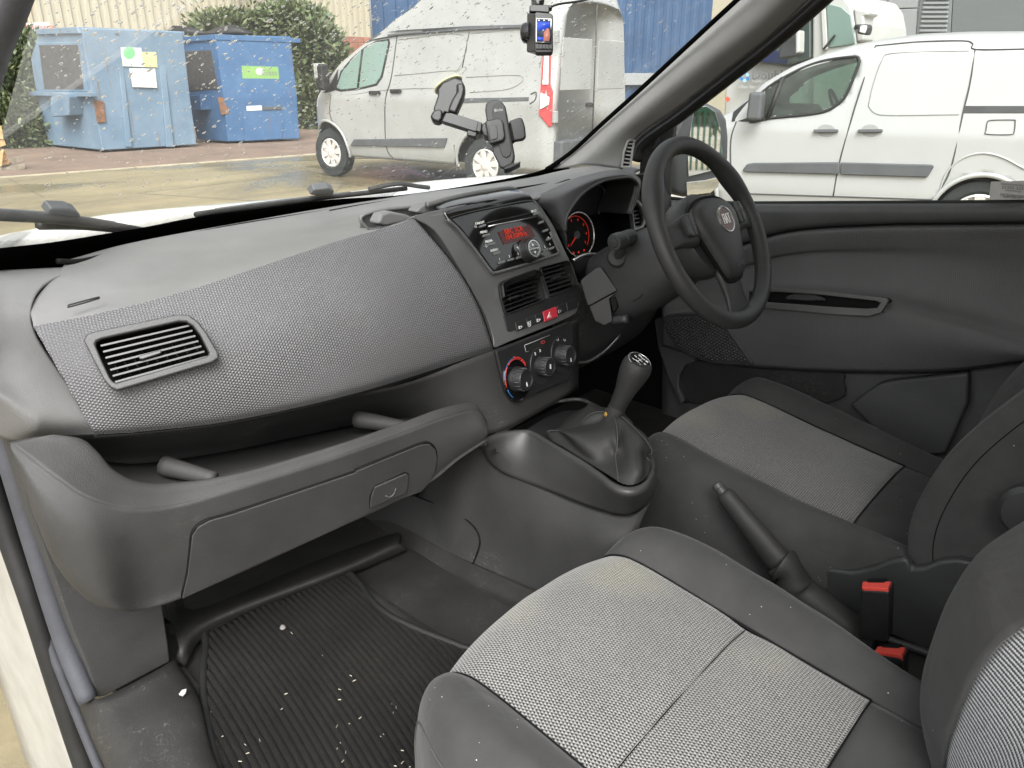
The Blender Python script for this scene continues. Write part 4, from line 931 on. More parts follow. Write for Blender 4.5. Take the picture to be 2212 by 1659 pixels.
# wipers
wp = thing('windscreen_wiper', 'black wiper blade lying at the passenger corner of the windscreen', 'wiper', onW((90, 485), .02), 'windscreen wipers')
tube('blade', [onW(p, .010) for p in ((-40, 474), (0, 478), (100, 483), (180, 490), (260, 500), (330, 512))], [.0085]*26, 'rubber', wp, 5, 8)
tube('blade_spine', [onW(p, .016) for p in ((-40, 471), (0, 475), (100, 480), (180, 488), (255, 498))], .004, 'trim_grey', wp, 5, 6)
tube('arm', [onW(p, .012) for p in ((90, 500), (180, 500), (260, 506), (340, 512))], .008, 'rubber', wp, 4, 6)
pc = onW((140, 461), .035); plate('clip', [onW(p, .014) for p in ((110, 482), (120, 468), (160, 468), (176, 474), (184, 483), (172, 488))], 'trim_grey', wp, .02, .004)
wp = thing('windscreen_wiper', 'black wiper blade along the foot of the windscreen behind the dash', 'wiper', onW((690, 425), .02), 'windscreen wipers')
tube('blade', [onW(p, .006) for p in ((425, 469), (520, 455), (620, 442), (713, 430), (800, 420), (880, 411))], .0065, 'rubber', wp, 5, 8)
tube('blade_spine', [onW(p, .010) for p in ((470, 461), (560, 448), (660, 435), (760, 423))], .003, 'trim_grey', wp, 5, 6)
plate('clip', [onW(p, .008) for p in ((672, 427), (682, 417), (714, 413), (726, 420), (722, 427), (690, 431))], 'trim_grey', wp, .02, .004)
tube('arm', [onW(p, .010) for p in ((800, 416), (836, 408), (868, 404), (905, 409), (930, 412))], .006, 'rubber', wp, 5, 8)
# driver-side pillar trim (> seal)
Lp = [(1180, 366), (1235, 325), (1300, 266), (1374, 199), (1462, 117), (1538, 46), (1603, -14), (1700, -110)]
Mp = [(1268, 356), (1300, 330), (1345, 285), (1416, 226), (1522, 143), (1622, 68), (1694, 0), (1790, -100)]
Rp = [(1345, 366), (1360, 330), (1385, 290), (1463, 236), (1560, 160), (1655, 85), (1748, 0), (1850, -100)]
grid('pillar_trim', [[U(p, x=.70) for p in Lp], [U(((a[0]+b[0])/2, (a[1]+b[1])/2), x=.655) for a, b in zip(Lp, Mp)], [U(p, x=.655) for p in Mp], [U(p, x=.70) for p in Rp]], 'pillar_plastic', vb, 5, 5, .004)
sl = [(1372, 345), (1390, 305), (1466, 250), (1566, 172), (1668, 92), (1768, 6), (1860, -80)]
tube('door_seal', [U(p, x=.735) for p in sl], .019, 'rubber', vb, 5, 10)
tube('seal_lip', [U((p[0]-6, p[1]+1), x=.712) for p in sl], .004, 'seal_rubber', vb, 5, 6)
# side demister grille on the pillar foot
gpl_ = plane3(U((1345, 355), x=.67), U((1368, 355), x=.70), U((1362, 296), x=.69))
ring('demister_frame', [U(p, pl=gpl_) for p in ((1340, 362), (1344, 330), (1352, 305), (1366, 294), (1372, 296), (1366, 330), (1362, 362))], [U(p, pl=gpl_) for p in ((1344, 358), (1348, 330), (1355, 308), (1366, 299), (1368, 301), (1362, 330), (1358, 358))], 'pillar_plastic', vb, .006, .006)
for k in range(7): plate('demister_slat', [U(p, pl=gpl_) for p in ((1346+k*2.2, 352-k*8), (1360+k*1.2, 354-k*8.3), (1360+k*1.2, 351-k*8.3), (1346+k*2.2, 349-k*8))], 'pillar_plastic', vb, .006, 0, .005)
plate('demister_void', [U(p, pl=gpl_) for p in ((1343, 360), (1347, 330), (1354, 307), (1366, 298), (1369, 301), (1363, 330), (1359, 360))], 'deep_black', vb, .002, 0, .001)
# passenger door aperture at bottom left: painted sill/pillar, rubber seals
grid('painted_door_frame', [gx_([(-200, 900, -.93), (-120, 1180, -.93), (-20, 1420, -.93), (60, 1659, -.93), (120, 1850, -.93)]), gx_([(-80, 980, -.925), (0, 1195, -.925), (75, 1430, -.925), (150, 1659, -.925), (200, 1800, -.925)]), gx_([(-50, 985, -.915), (20, 1195, -.915), (95, 1430, -.915), (172, 1659, -.915), (220, 1800, -.915)])], 'door_frame_white', vb, 5, 6, .006)
tube('door_seal', gx_([(-18, 880, -.905), (20, 1000, -.905), (80, 1200, -.905), (140, 1390, -.905), (190, 1512, -.905)]), .0155, 'seal_rubber', vb, 8, 12)
tube('door_seal', gx_([(-40, 980, -.918), (15, 1150, -.918), (70, 1310, -.918), (130, 1500, -.918), (190, 1680, -.918), (240, 1800, -.918)]), .017, 'rubber', vb, 6, 10)
tube('door_seal', gx_([(-30, 1000, -.912), (35, 1180, -.912), (100, 1370, -.912), (165, 1540, -.912), (222, 1680, -.912), (262, 1780, -.912)]), .008, 'seal_rubber', vb, 6, 8)
# ------------------------------------------------------------------ floor, lining, mat
fl_ = struct(mk('floor', [(-.85, -.6, .485), (.9, -.6, .485), (.9, 1.6, .485), (-.85, 1.6, .485)], [(0, 1, 2, 3)], 'scuffed_lining', None, False, thick=.02))
struct(mk('bulkhead', [(-.90, 1.40, .45), (.88, 1.40, .45), (.88, 1.58, .80), (.88, 1.60, 1.165), (-.90, 1.44, 1.165), (-.90, 1.42, .80)], [(0, 1, 2, 5), (5, 2, 3, 4)], 'deep_black', None, False, thick=.02))
struct(mk('side_wall', [(.86, -.6, .45), (.86, 1.6, .45), (.86, 1.6, 1.16), (.86, -.6, 1.16)], [(0, 1, 2, 3)], 'deep_black', None, False, thick=-.02))
lin = thing('floor_lining', 'dark scuffed moulded lining round the passenger footwell', 'lining', (-.5, 1.1, .49))
grid('sill_lining', [[U(p, z=.50) for p in ((160, 1500), (200, 1600), (240, 1690), (300, 1830))], [U(p, z=.535) for p in ((205, 1510), (250, 1600), (288, 1690), (350, 1830))], [U(p, z=.545) for p in ((250, 1494), (320, 1590), (370, 1680), (440, 1810))], [U(p, z=.55) for p in ((320, 1458), (385, 1545), (425, 1650), (500, 1780))], [U(p, z=.535) for p in ((372, 1428), (425, 1510), (462, 1640), (545, 1770))], [U(p, z=.50) for p in ((380, 1430), (432, 1512), (470, 1638), (555, 1765))], [U(p, z=.50) for p in ((385, 1425), (445, 1500), (515, 1600), (610, 1720))]], 'scuffed_lining', lin, 5, 6, .01)
grid('toe_board', [gy([(330, 1170, 1.42), (500, 1150, 1.45), (720, 1090, 1.5), (900, 1050, 1.5)]), gy([(360, 1300, 1.38), (480, 1270, 1.4), (720, 1160, 1.42), (880, 1110, 1.42)]), [U(p, z=.535) for p in ((385, 1390), (460, 1330), (735, 1222), (860, 1165))], [U(p, z=.50) for p in ((400, 1440), (470, 1360), (740, 1250), (880, 1190))]], 'scuffed_lining', lin, 5, 5, .01)
# tunnel side skirt between mat and console
grid('tunnel_lining', [[U(p, x=-.185) for p in ((740, 1095), (840, 1120), (980, 1195), (1110, 1255), (1220, 1300))], [U(p, x=-.215) for p in ((735, 1140), (830, 1168), (965, 1232), (1095, 1290), (1205, 1330))], [U(p, x=-.235) for p in ((730, 1175), (820, 1210), (950, 1280), (1080, 1345), (1190, 1390))], [U(p, z=.50) for p in ((745, 1225), (830, 1310), (960, 1400), (1090, 1470), (1200, 1520))]], 'scuffed_lining', lin, 6, 6, .01)
mo = [(458, 1352), (600, 1290), (700, 1240), (742, 1232), (775, 1258), (815, 1310), (880, 1350), (1000, 1398), (1120, 1440), (1180, 1700), (900, 1830), (560, 1830), (470, 1650), (440, 1500), (445, 1400)]
mp3 = [U(p, z=.512) for p in mo]
mtr = thing('floor_mat', 'black ribbed carpet mat with bound edge littered with straw bits', 'floor mat', (-.55, 1.0, .5))
plate('carpet', mp3, 'mat_carpet', mtr, .008, .002, 0, (0, 0, 1), spn=4)
tube('bound_edge', mp3, .007, 'rubber', mtr, 5, 8, closed=True)
mpx = [(p.x, p.y) for p in spl(mp3, 4, True)]
vx = sorted(mpx, key=lambda q: q[0]); y0_ = min(q[1] for q in mpx); y1_ = max(q[1] for q in mpx)
ribs_n = 0
def clip_line(f0, f1, n=60):
    seg = []; cur = []
    for k in range(n+1):
        t = k/n; p = f0+(f1-f0)*t
        p = p+V((.045*math.sin(2.2*t+.3), 0, 0))
        if inpoly((p.x, p.y), mpx): cur.append(p)
        else:
            if len(cur) > 2: seg.append(cur)
            cur = []
    if len(cur) > 2: seg.append(cur)
    return seg
x_ = -1.0
while x_ < -.05:
    for sg in clip_line(V((x_-.02, y0_, .5135)), V((x_+.12, y1_, .5135)), 40):
        tube('rib', sg, .0052, 'mat_carpet', mtr, 1, 6, smooth_path=False, flat=.36); ribs_n += 1
    x_ += .0120
# bits of straw and fluff on the mat and seat
vs = []; fs = []
for i in range(45):
    p = U((random.gauss(720, 150), random.gauss(1590, 80)), z=.519)
    if not inpoly((p.x, p.y), mpx): continue
    a = random.uniform(0, 6.28); l = random.uniform(.0006, .0034); w = .0004; d = V((math.cos(a), math.sin(a), random.uniform(-.1, .25))); e = V((-d.y, d.x, 0)); k = len(vs)
    vs += [p-d*l+e*w, p+d*l+e*w, p+d*l-e*w, p-d*l-e*w, p+V((0, 0, .0012))-d*l*.9, p+V((0, 0, .0012))+d*l*.9]; fs += [(k, k+1, k+5, k+4), (k+2, k+3, k+4, k+5), (k, k+4, k+3), (k+1, k+2, k+5)]
plain('straw', (0.50, 0.46, 0.38), .8); plain('fluff', (0.20, 0.19, 0.18), .95)
tag(mk('straw_litter', vs, fs, 'straw', None, False), 'dry straw bits scattered over the floor mat', 'litter', kind='stuff')
c = U(zF(1297, 1015), z=.522); o = lathe('fluff_ball', MX.Translation(c), [(.001, -.004), (.004, -.003), (.006, 0), (.004, .004), (.001, .005)], 'fluff', None, 9); tag(o, 'small grey fluff ball lying on the floor mat', 'fluff')
c = U(zF(838, 1310), z=.555); pr_ = plate('paper_scrap', [U(zF(*p), z=.556) for p in ((820, 1320), (835, 1300), (855, 1296), (852, 1312), (838, 1326))], 'pale_print', None, .002, 0, 0, (0, 0, 1)); tag(pr_, 'torn white paper scrap on the door sill lining', 'paper')
# ================================================================== DASHBOARD
db = thing('dashboard', 'grey moulded dashboard with dotted passenger panel and open shelf', 'dashboard', (0, 1.2, .9))
vent_hole = zz(zE, [(570, 905), (620, 872), (1180, 752), (1290, 768), (1362, 862), (1462, 1012), (1420, 1062), (790, 1250), (745, 1232)])
tray_hole = zz(zB, [(505, 1352), (620, 1312), (850, 1288), (1060, 1262), (1090, 1275), (1010, 1320), (850, 1352), (660, 1412), (570, 1432), (530, 1412)])
grid('upper_pad', [gy([(150, 560, 1.46), (290, 523, 1.52), (500, 484, 1.6), (713, 447, 1.66), (900, 418, 1.67), (1060, 395, 1.62), (1200, 372, 1.5)]),
    gy([(110, 606, 1.34), (300, 560, 1.36), (500, 520, 1.42), (713, 478, 1.45), (900, 440, 1.45), (1060, 410, 1.45), (1200, 385, 1.4)]),
    gy([(69, 660, 1.25), (230, 640, 1.23), (430, 590, 1.23), (713, 505, 1.25), (900, 455, 1.25), (1060, 425, 1.25), (1200, 395, 1.25)]),
    gy([(72, 706, 1.2), (226, 674, 1.17), (420, 623, 1.14), (713, 526, 1.12), (894, 474, 1.1), (1040, 446, 1.1), (1170, 425, 1.1)])], 'dash_plastic', db, 26, 20, .006, holes=[tray_hole])
grid('side_pad', [[U(zE(a, b), y=c) for a, b, c in r_] for r_ in (
    [(600, 420, 1.42), (300, 435, 1.42), (0, 450, 1.42), (-250, 480, 1.40)],
    [(330, 520, 1.33), (160, 520, 1.33), (0, 525, 1.33), (-250, 540, 1.3)],
    [(215, 680, 1.245), (110, 670, 1.245), (0, 660, 1.245), (-250, 680, 1.22)],
    [(245, 885, 1.212), (120, 880, 1.205), (0, 880, 1.195), (-250, 900, 1.17)],
    [(450, 1190, 1.175), (220, 1160, 1.17), (0, 1130, 1.17), (-250, 1100, 1.16)],
    [(650, 1430, 1.142), (340, 1442, 1.135), (205, 1450, 1.135), (-100, 1250, 1.155)],
    [(700, 1556, 1.15), (360, 1575, 1.17), (50, 1592, 1.20), (-150, 1450, 1.22)])], 'dash_plastic', db, 7, 7, .006)
mk('core', [V(p) for p in ((-.87, 1.27, .93), (-.25, 1.2, .93), (-.20, 1.09, .90), (.30, 1.09, .90), (.86, 1.2, .90), (.86, 1.26, 1.15), (.30, 1.21, 1.16), (-.2, 1.17, 1.16), (-.5, 1.2, 1.15), (-.87, 1.28, 1.13))], [(0, 1, 8, 9), (1, 2, 7, 8), (2, 3, 6, 7), (3, 4, 5, 6)], 'deep_black', db, False, thick=.004)
# demister slot lines
tube('demister_slot', [U(zE(*p), y=c)+V((0, 0, .004)) for p, c in (((385, 405), 1.42), ((560, 402), 1.43), ((900, 318), 1.50), ((1500, 180), 1.58), ((2212, 62), 1.63))], .005, 'deep_black', db, 6, 6)
tube('demister_slot', [U(p, y=c)+V((0, 0, .004)) for p, c in (((713, 460), 1.6), ((790, 446), 1.62), ((900, 430), 1.62), ((1048, 408), 1.57))], .004, 'deep_black', db, 6, 6)
tube('airbag_seam', [U(zE(*p), y=1.185)+V((0, -.001, .002)) for p in ((460, 695), (470, 688), (650, 640), (662, 642), (650, 650), (470, 702), (460, 695))], .0012, 'rubber', db, 3, 5)
# tray sunk in the top, two fins
tw = [U(p, y=1.2) for p in tray_hole]; tz = [V((p.x, p.y, p.z)) for p in tw]
n_ = len(tz); vs = tz+[p+V((0, .01, -.045)) for p in tz]
mk('tray', vs, [(i, (i+1) % n_, n_+(i+1) % n_, n_+i) for i in range(n_)]+[tuple(range(n_, 2*n_))], 'dash_plastic', db, False)
tube('tray_lip', [p+V((0, -.002, .001)) for p in tz], .004, 'dash_plastic', db, 5, 8, closed=True)
for pts in ([(610, 1392), (640, 1330), (700, 1315), (790, 1335), (845, 1355), (760, 1390), (660, 1412)], [(850, 1320), (885, 1282), (930, 1270), (1000, 1275), (1060, 1285), (990, 1310), (900, 1338)]):
    plate('fin', [U(zB(*p), y=1.15) for p in pts], 'dash_plastic', db, .03, .006, 0, None, True, 3)
# dotted passenger panel
T_ = [(72, 705, 1.2), (226, 674, 1.17), (420, 623, 1.14), (713, 526, 1.12), (894, 472, 1.1)]
B_ = [(206, 940, 1.12), (335, 930, 1.09), (520, 906, 1.05), (790, 844, 1.01), (1066, 757, .985)]
rows = []
for s in (0, .08, .3, .5, .72, .93, 1.0):
    r_ = []
    for i, (a, b) in enumerate(zip(T_, B_)):
        px = a[0]+(b[0]-a[0])*s; py = a[1]+(b[1]-a[1])*s; yy = a[2]+(b[2]-a[2])*s-.034*math.sin(math.pi*min(1, s*1.02))*(1 if i else .45)
        if i == 4: px += 28*math.sin(math.pi*s); 
        if i == 3: px += 8*math.sin(math.pi*s)
        if s == 1.0: yy += .012
        r_.append(U((px, py), y=yy))
    rows.append(r_)
dp = grid('dotted_panel', rows, 'dotted_panel', db, 14, 34, .006, holes=[vent_hole])
def edge_tube(nm, pts, r_, mat, par): return tube(nm, pts, r_, mat, par, 6, 6)
edge_tube('panel_gap', [r_[-1]+V((.002, .004, 0)) for r_ in rows], .0035, 'deep_black', db)
edge_tube('panel_gap', [p+V((0, .006, -.004)) for p in rows[-1]], .004, 'deep_black', db)
# air vents
def vent(nm, plane, outl, inl, lft, rgt, nsl, fmat, tabs, vanes=9, depth=.05, slat_r=.0017, par=None):
    g = box  # vent frame (> slats, vanes, tab)
    n = plane[1]
    fr = ring(nm, [U(p, pl=plane) for p in outl], [U(p, pl=plane) for p in inl], fmat, par, .014, .006, .003)
    c = [U(p, pl=plane) for p in inl]; m = len(c); vs = c+[p-n*depth for p in c]
    mk('vent_duct', vs, [(i, (i+1) % m, m+(i+1) % m, m+i) for i in range(m)]+[tuple(range(m, 2*m))], 'deep_black', fr, False)
    (l0, l1), (r0, r1) = lft, rgt
    for k in range(nsl):
        t = (k+.5)/nsl; a = (l0[0]+(l1[0]-l0[0])*t, l0[1]+(l1[1]-l0[1])*t); b = (r0[0]+(r1[0]-r0[0])*t, r0[1]+(r1[1]-r0[1])*t)
        A_, B__ = U(a, pl=plane)-n*.006, U(b, pl=plane)-n*.006; dn = (B__-A_).cross(n).normalized()*slat_r
        bk = -n*.016+V((0, 0, .003)); vs = [A_+dn, B__+dn, B__-dn, A_-dn, A_+dn+bk, B__+dn+bk, B__-dn+bk, A_-dn+bk]
        mk('slat', vs, [(3, 2, 1, 0), (4, 5, 6, 7), (0, 1, 5, 4), (1, 2, 6, 5), (2, 3, 7, 6), (3, 0, 4, 7)], 'slat_black', fr, False, bevel=.0006)
    for k in range(vanes):
        t = (k+.6)/vanes; a = (l0[0]+(r0[0]-l0[0])*t, l0[1]+(r0[1]-l0[1])*t); b = (l1[0]+(r1[0]-l1[0])*t, l1[1]+(r1[1]-l1[1])*t)
        tube('vane', [U(a, pl=plane)-n*.028, U(b, pl=plane)-n*.028], .0016, 'slat_black', fr, 1, 4)
    if tabs: plate('tab', [U(p, pl=plane) for p in tabs], 'slat_black', fr, .012, .002, .002)
    return fr
vp = plane3(U(zE(600, 880), y=1.128), U(zE(1400, 760), y=1.07), U(zE(760, 1250), y=1.085))
vent('air_vent', vp, zz(zE, [(560, 920), (585, 880), (640, 862), (1190, 748), (1265, 752), (1330, 800), (1390, 880), (1466, 1012), (1468, 1042), (1425, 1070), (790, 1258), (745, 1240), (700, 1190), (620, 1040)]),
     zz(zE, [(640, 950), (655, 925), (690, 912), (1200, 798), (1250, 800), (1295, 830), (1340, 890), (1398, 1005), (1398, 1020), (1370, 1035), (780, 1208), (762, 1200), (740, 1175), (690, 1070)]),
     (zE(662, 930), zE(775, 1215)), (zE(1262, 795), zE(1402, 1040)), 7, 'column_plastic', zz(zE, [(930, 1030), (950, 1018), (1070, 985), (1085, 990), (1080, 1008), (955, 1048), (932, 1046)]), par=db)
# open shelf: back wall, floor, rim, lower face
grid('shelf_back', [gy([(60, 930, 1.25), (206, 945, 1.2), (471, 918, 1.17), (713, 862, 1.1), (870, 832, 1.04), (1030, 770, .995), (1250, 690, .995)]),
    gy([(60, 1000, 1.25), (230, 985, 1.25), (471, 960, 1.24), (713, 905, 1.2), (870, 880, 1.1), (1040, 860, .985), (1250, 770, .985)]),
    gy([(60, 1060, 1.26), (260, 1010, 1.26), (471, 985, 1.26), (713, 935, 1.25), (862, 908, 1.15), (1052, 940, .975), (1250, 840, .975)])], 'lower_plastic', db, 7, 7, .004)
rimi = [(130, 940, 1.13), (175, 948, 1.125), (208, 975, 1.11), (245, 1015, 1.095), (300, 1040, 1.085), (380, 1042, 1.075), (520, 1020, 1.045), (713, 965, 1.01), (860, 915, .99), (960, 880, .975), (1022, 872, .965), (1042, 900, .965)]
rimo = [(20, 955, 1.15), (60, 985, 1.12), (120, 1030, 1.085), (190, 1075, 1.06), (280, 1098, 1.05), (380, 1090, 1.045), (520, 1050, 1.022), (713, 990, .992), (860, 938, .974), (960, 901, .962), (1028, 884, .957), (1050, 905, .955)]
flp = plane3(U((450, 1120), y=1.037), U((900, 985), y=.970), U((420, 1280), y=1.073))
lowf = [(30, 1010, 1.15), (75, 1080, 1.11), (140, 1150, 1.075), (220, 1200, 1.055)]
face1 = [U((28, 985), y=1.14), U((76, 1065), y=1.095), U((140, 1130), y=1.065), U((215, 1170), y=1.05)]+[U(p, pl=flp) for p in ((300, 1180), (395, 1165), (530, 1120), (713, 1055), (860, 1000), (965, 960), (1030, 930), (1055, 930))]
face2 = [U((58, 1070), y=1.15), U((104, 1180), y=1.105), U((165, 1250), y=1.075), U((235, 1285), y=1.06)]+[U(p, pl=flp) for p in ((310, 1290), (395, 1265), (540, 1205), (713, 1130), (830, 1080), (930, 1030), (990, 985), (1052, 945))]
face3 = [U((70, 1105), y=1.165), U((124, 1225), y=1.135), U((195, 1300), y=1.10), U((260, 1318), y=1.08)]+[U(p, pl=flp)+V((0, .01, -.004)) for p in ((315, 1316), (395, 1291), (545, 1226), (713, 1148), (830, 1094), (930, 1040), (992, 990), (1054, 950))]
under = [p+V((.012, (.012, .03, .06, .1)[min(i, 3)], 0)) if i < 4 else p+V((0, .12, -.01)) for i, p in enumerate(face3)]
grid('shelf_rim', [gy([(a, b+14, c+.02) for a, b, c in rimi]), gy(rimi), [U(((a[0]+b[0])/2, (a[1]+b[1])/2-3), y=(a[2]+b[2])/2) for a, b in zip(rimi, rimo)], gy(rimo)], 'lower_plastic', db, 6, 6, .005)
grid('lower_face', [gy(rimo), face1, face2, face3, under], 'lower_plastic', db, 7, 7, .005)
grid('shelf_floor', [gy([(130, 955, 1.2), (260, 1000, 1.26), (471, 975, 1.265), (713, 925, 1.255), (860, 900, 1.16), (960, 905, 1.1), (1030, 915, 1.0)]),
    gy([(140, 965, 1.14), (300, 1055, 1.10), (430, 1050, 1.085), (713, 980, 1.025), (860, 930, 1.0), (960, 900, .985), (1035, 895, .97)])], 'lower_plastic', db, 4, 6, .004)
for a, b in ((zF(752, 272), zF(985, 332)), (zG(168, 395), zG(470, 445))):
    P0_ = U(a, y=1.16 if a[0] < 600 else 1.09); P1_ = U(b, y=1.075 if a[0] < 600 else .992)
    tube('divider', [P0_, P0_.lerp(P1_, .5), P1_], lambda t: .017*(1-.35*t), 'lower_plastic', db, 4, 12)
# kick panel under the dash end
kp = (V((0, 1.165, 0)), V((0, -1, .05)).normalized())
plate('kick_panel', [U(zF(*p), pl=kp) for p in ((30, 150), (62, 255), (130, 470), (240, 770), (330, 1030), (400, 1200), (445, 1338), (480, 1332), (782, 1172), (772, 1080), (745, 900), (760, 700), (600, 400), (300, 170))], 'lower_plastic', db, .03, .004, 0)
plate('kick_trim', [U(zF(*p), pl=kp) for p in ((770, 1010), (820, 1020), (835, 1060), (785, 1100))], 'deep_black', db, .03, .003, -.02)
# glovebox lid (> latch)
gl_o = zz(zF, [(832, 872), (858, 760), (872, 640), (878, 585), (905, 545), (960, 515), (1060, 488), (1631, 296)])+zz(zG, [(150, 712), (400, 610), (555, 548), (610, 543), (645, 575), (655, 630), (640, 720), (600, 790), (555, 838)])+[(830, 1086), (720, 1140), (545, 1218)]
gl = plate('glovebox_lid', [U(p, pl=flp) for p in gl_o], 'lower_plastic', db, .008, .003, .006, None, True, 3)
tube('lid_gap', [U(p, pl=flp)+flp[1]*.0012 for p in gl_o[:-3]], .0028, 'deep_black', gl, 3, 6)
lt = zz(zG, [(232, 930), (240, 860), (262, 800), (455, 716), (472, 725), (465, 800), (450, 838)])
plate('latch', [U(p, pl=flp) for p in lt], 'lower_plastic', gl, .006, .0015, .011)
tube('latch_gap', [U(p, pl=flp)+flp[1]*.0065 for p in lt], .0022, 'deep_black', gl, 2, 6, closed=True, smooth_path=False)
tube('latch_mark', [U(p, pl=flp)+flp[1]*.0118 for p in zz(zG, [(325, 850), (350, 858), (378, 838), (388, 805)])], .0014, 'trim_grey', gl, 4, 5)
# ------------------------------------------------------------------ centre stack
t22 = R(22); SP = (V((.094, 1.048, 1.122)), V((0, -math.cos(t22), math.sin(t22)))); sn = SP[1]
t12 = R(12); HP = (V((.094, .966, .884)), V((0, -math.cos(t12), math.sin(t12)))); hn = HP[1]
def sp(zf, pts, pl=SP): return [U(zf(*p), pl=pl) for p in pts]
so = [(48, 268), (110, 240), (280, 200), (560, 152), (780, 132), (850, 145), (905, 195), (985, 320), (1055, 470), (1115, 600), (1150, 720), (1165, 800), (1152, 868), (1095, 934), (700, 1095), (592, 1138), (585, 1080), (540, 935), (450, 765), (330, 560), (190, 352)]
cst = plate('centre_stack', sp(zD, so), 'satin_bezel', db, .09, .013, 0, None, True, 5, spn=3)
plate('stack_lower', sp(zM, [(575, 1290), (640, 1285), (1270, 1040), (1300, 1010), (1370, 985), (1880, 775), (1935, 880), (1925, 1020), (1850, 1120), (700, 1580), (640, 1560)]), 'panel_black', db, .004, .0015, .0022)
# central vents
v1o = [(488, 790), (500, 740), (560, 690), (640, 655), (1060, 505), (1120, 512), (1180, 560), (1218, 620), (1285, 960), (1285, 1010), (1260, 1040), (625, 1282), (595, 1270), (570, 1210), (515, 1010)]
v1i = [(525, 1000), (540, 930), (565, 850), (600, 800), (650, 765), (720, 738), (1000, 640), (1180, 590), (1205, 620), (1270, 965), (1268, 1000), (1245, 1022), (635, 1262), (608, 1255), (588, 1210)]
plate('vent_shell', sp(zM, [(500, 790), (512, 745), (570, 700), (650, 662), (1062, 512), (1115, 520), (1172, 566), (1206, 622), (1180, 596), (1000, 646), (720, 745), (650, 772), (600, 808), (566, 856), (540, 935), (526, 1000)]), 'gloss_black', db, .006, .001, .013)
vent('air_vent', SP, zz(zM, v1o), zz(zM, v1i), (zM(560, 770), zM(600, 1262)), (zM(1195, 560), zM(1262, 1020)), 6, 'panel_black', zz(zM, [(668, 995), (690, 975), (830, 935), (855, 940), (852, 975), (700, 1025), (675, 1030)]), 6, .05, .0012, db)
v2o = [(1196, 490), (1215, 455), (1640, 342), (1700, 345), (1750, 400), (1800, 560), (1868, 740), (1858, 790), (1830, 800), (1395, 972), (1355, 965), (1330, 900), (1270, 720)]
v2i = [(1212, 490), (1228, 466), (1640, 356), (1690, 360), (1735, 408), (1785, 560), (1850, 742), (1844, 775), (1822, 785), (1395, 952), (1368, 945), (1345, 895), (1286, 720)]
vent('air_vent', SP, zz(zM, v2o), zz(zM, v2i), (zM(1205, 480), zM(1385, 985)), (zM(1660, 350), zM(1860, 830)), 7, 'panel_black', zz(zM, [(1450, 640), (1470, 622), (1560, 595), (1585, 600), (1580, 640), (1475, 672), (1455, 670)]), 6, .05, .0017, db)
cut(cst, [sp(zM, v1i), sp(zM, v2i)], sn, .03, .085)
# switch row
for i, (a, b, m_) in enumerate((((765, 1420), (950, 1350), 'panel_black'), ((955, 1348), (1105, 1290), 'panel_black'), ((1110, 1288), (1240, 1238), 'panel_black'), ((1500, 1130), (1640, 1075), 'panel_black'), ((1650, 1070), (1830, 1000), 'panel_black'))):
    dx = 35; plate('switch', sp(zM, [a, b, (b[0]+dx, b[1]+155), (a[0]+dx, a[1]+155)]), m_, db, .006, .0018, .0048)
hz = plate('hazard_switch', sp(zM, [(1242, 1232), (1475, 1142), (1500, 1325), (1272, 1415)]), 'red_plastic', db, .012, .002, .0062)
tube('triangle', sp(zM, [(1388, 1235), (1420, 1325), (1352, 1342)], (SP[0]+sn*.0066, sn)), .0008, 'white_print', hz, 1, 5, closed=True, smooth_path=False)
tube('triangle', sp(zM, [(1388, 1285), (1402, 1315), (1375, 1322)], (SP[0]+sn*.0066, sn)), .0006, 'white_print', hz, 1, 5, closed=True, smooth_path=False)
SP2 = (SP[0]+sn*.0052, sn)
text('switch_mark', 'SET', frame3(U(zM(1035, 1422), pl=SP2), sn), .0085, 'white_print', db)
tube('switch_mark', sp(zM, [(1010, 1470), (1050, 1450), (1062, 1462), (1052, 1478), (1022, 1488)], SP2), .0006, 'white_print', db, 3, 4)
for cx, cy, m_ in ((880, 1505, 'white_print'), (1195, 1382, 'white_print'), (1562, 1230, 'pale_print')):
    tube('switch_mark', sp(zM, [(cx-14, cy-22), (cx+8, cy-26), (cx+16, cy-4), (cx+2, cy+14), (cx-12, cy+18)], SP2), .0006, m_, db, 3, 4, closed=True)
    for k in (-1, 1): tube('switch_mark', sp(zM, [(cx-26, cy-16+k*14), (cx-24, cy+16+k*10)], SP2), .0006, m_, db, 1, 4)
    tube('switch_mark', sp(zM, [(cx+24, cy-34), (cx+30, cy-10)], SP2), .0007, m_, db, 1, 4)
# ------------------------------------------------------------------ radio
rd = thing('car_radio', 'glossy black car radio with red display set in the centre stack', 'radio', U(zJ(900, 700), pl=SP))
ro = [(55, 425), (160, 390), (420, 318), (760, 250), (1120, 185), (1240, 160), (1330, 215), (1400, 350), (1530, 600), (1640, 850), (1655, 895), (1630, 925), (1270, 1045), (770, 1190), (700, 1190), (650, 1140), (420, 830), (200, 560)]
RP = (SP[0]+sn*.006, sn)
plate('fascia', sp(zJ, ro), 'gloss_black', rd, .012, .003, .006, None, True, 4)
tp_ = plane3(U(zJ(55, 425), pl=RP), U(zJ(1240, 160), pl=RP), U(zJ(700, 150), pl=(SP[0]+V((0, .05, .01)), V((0, -.5, .86)))))
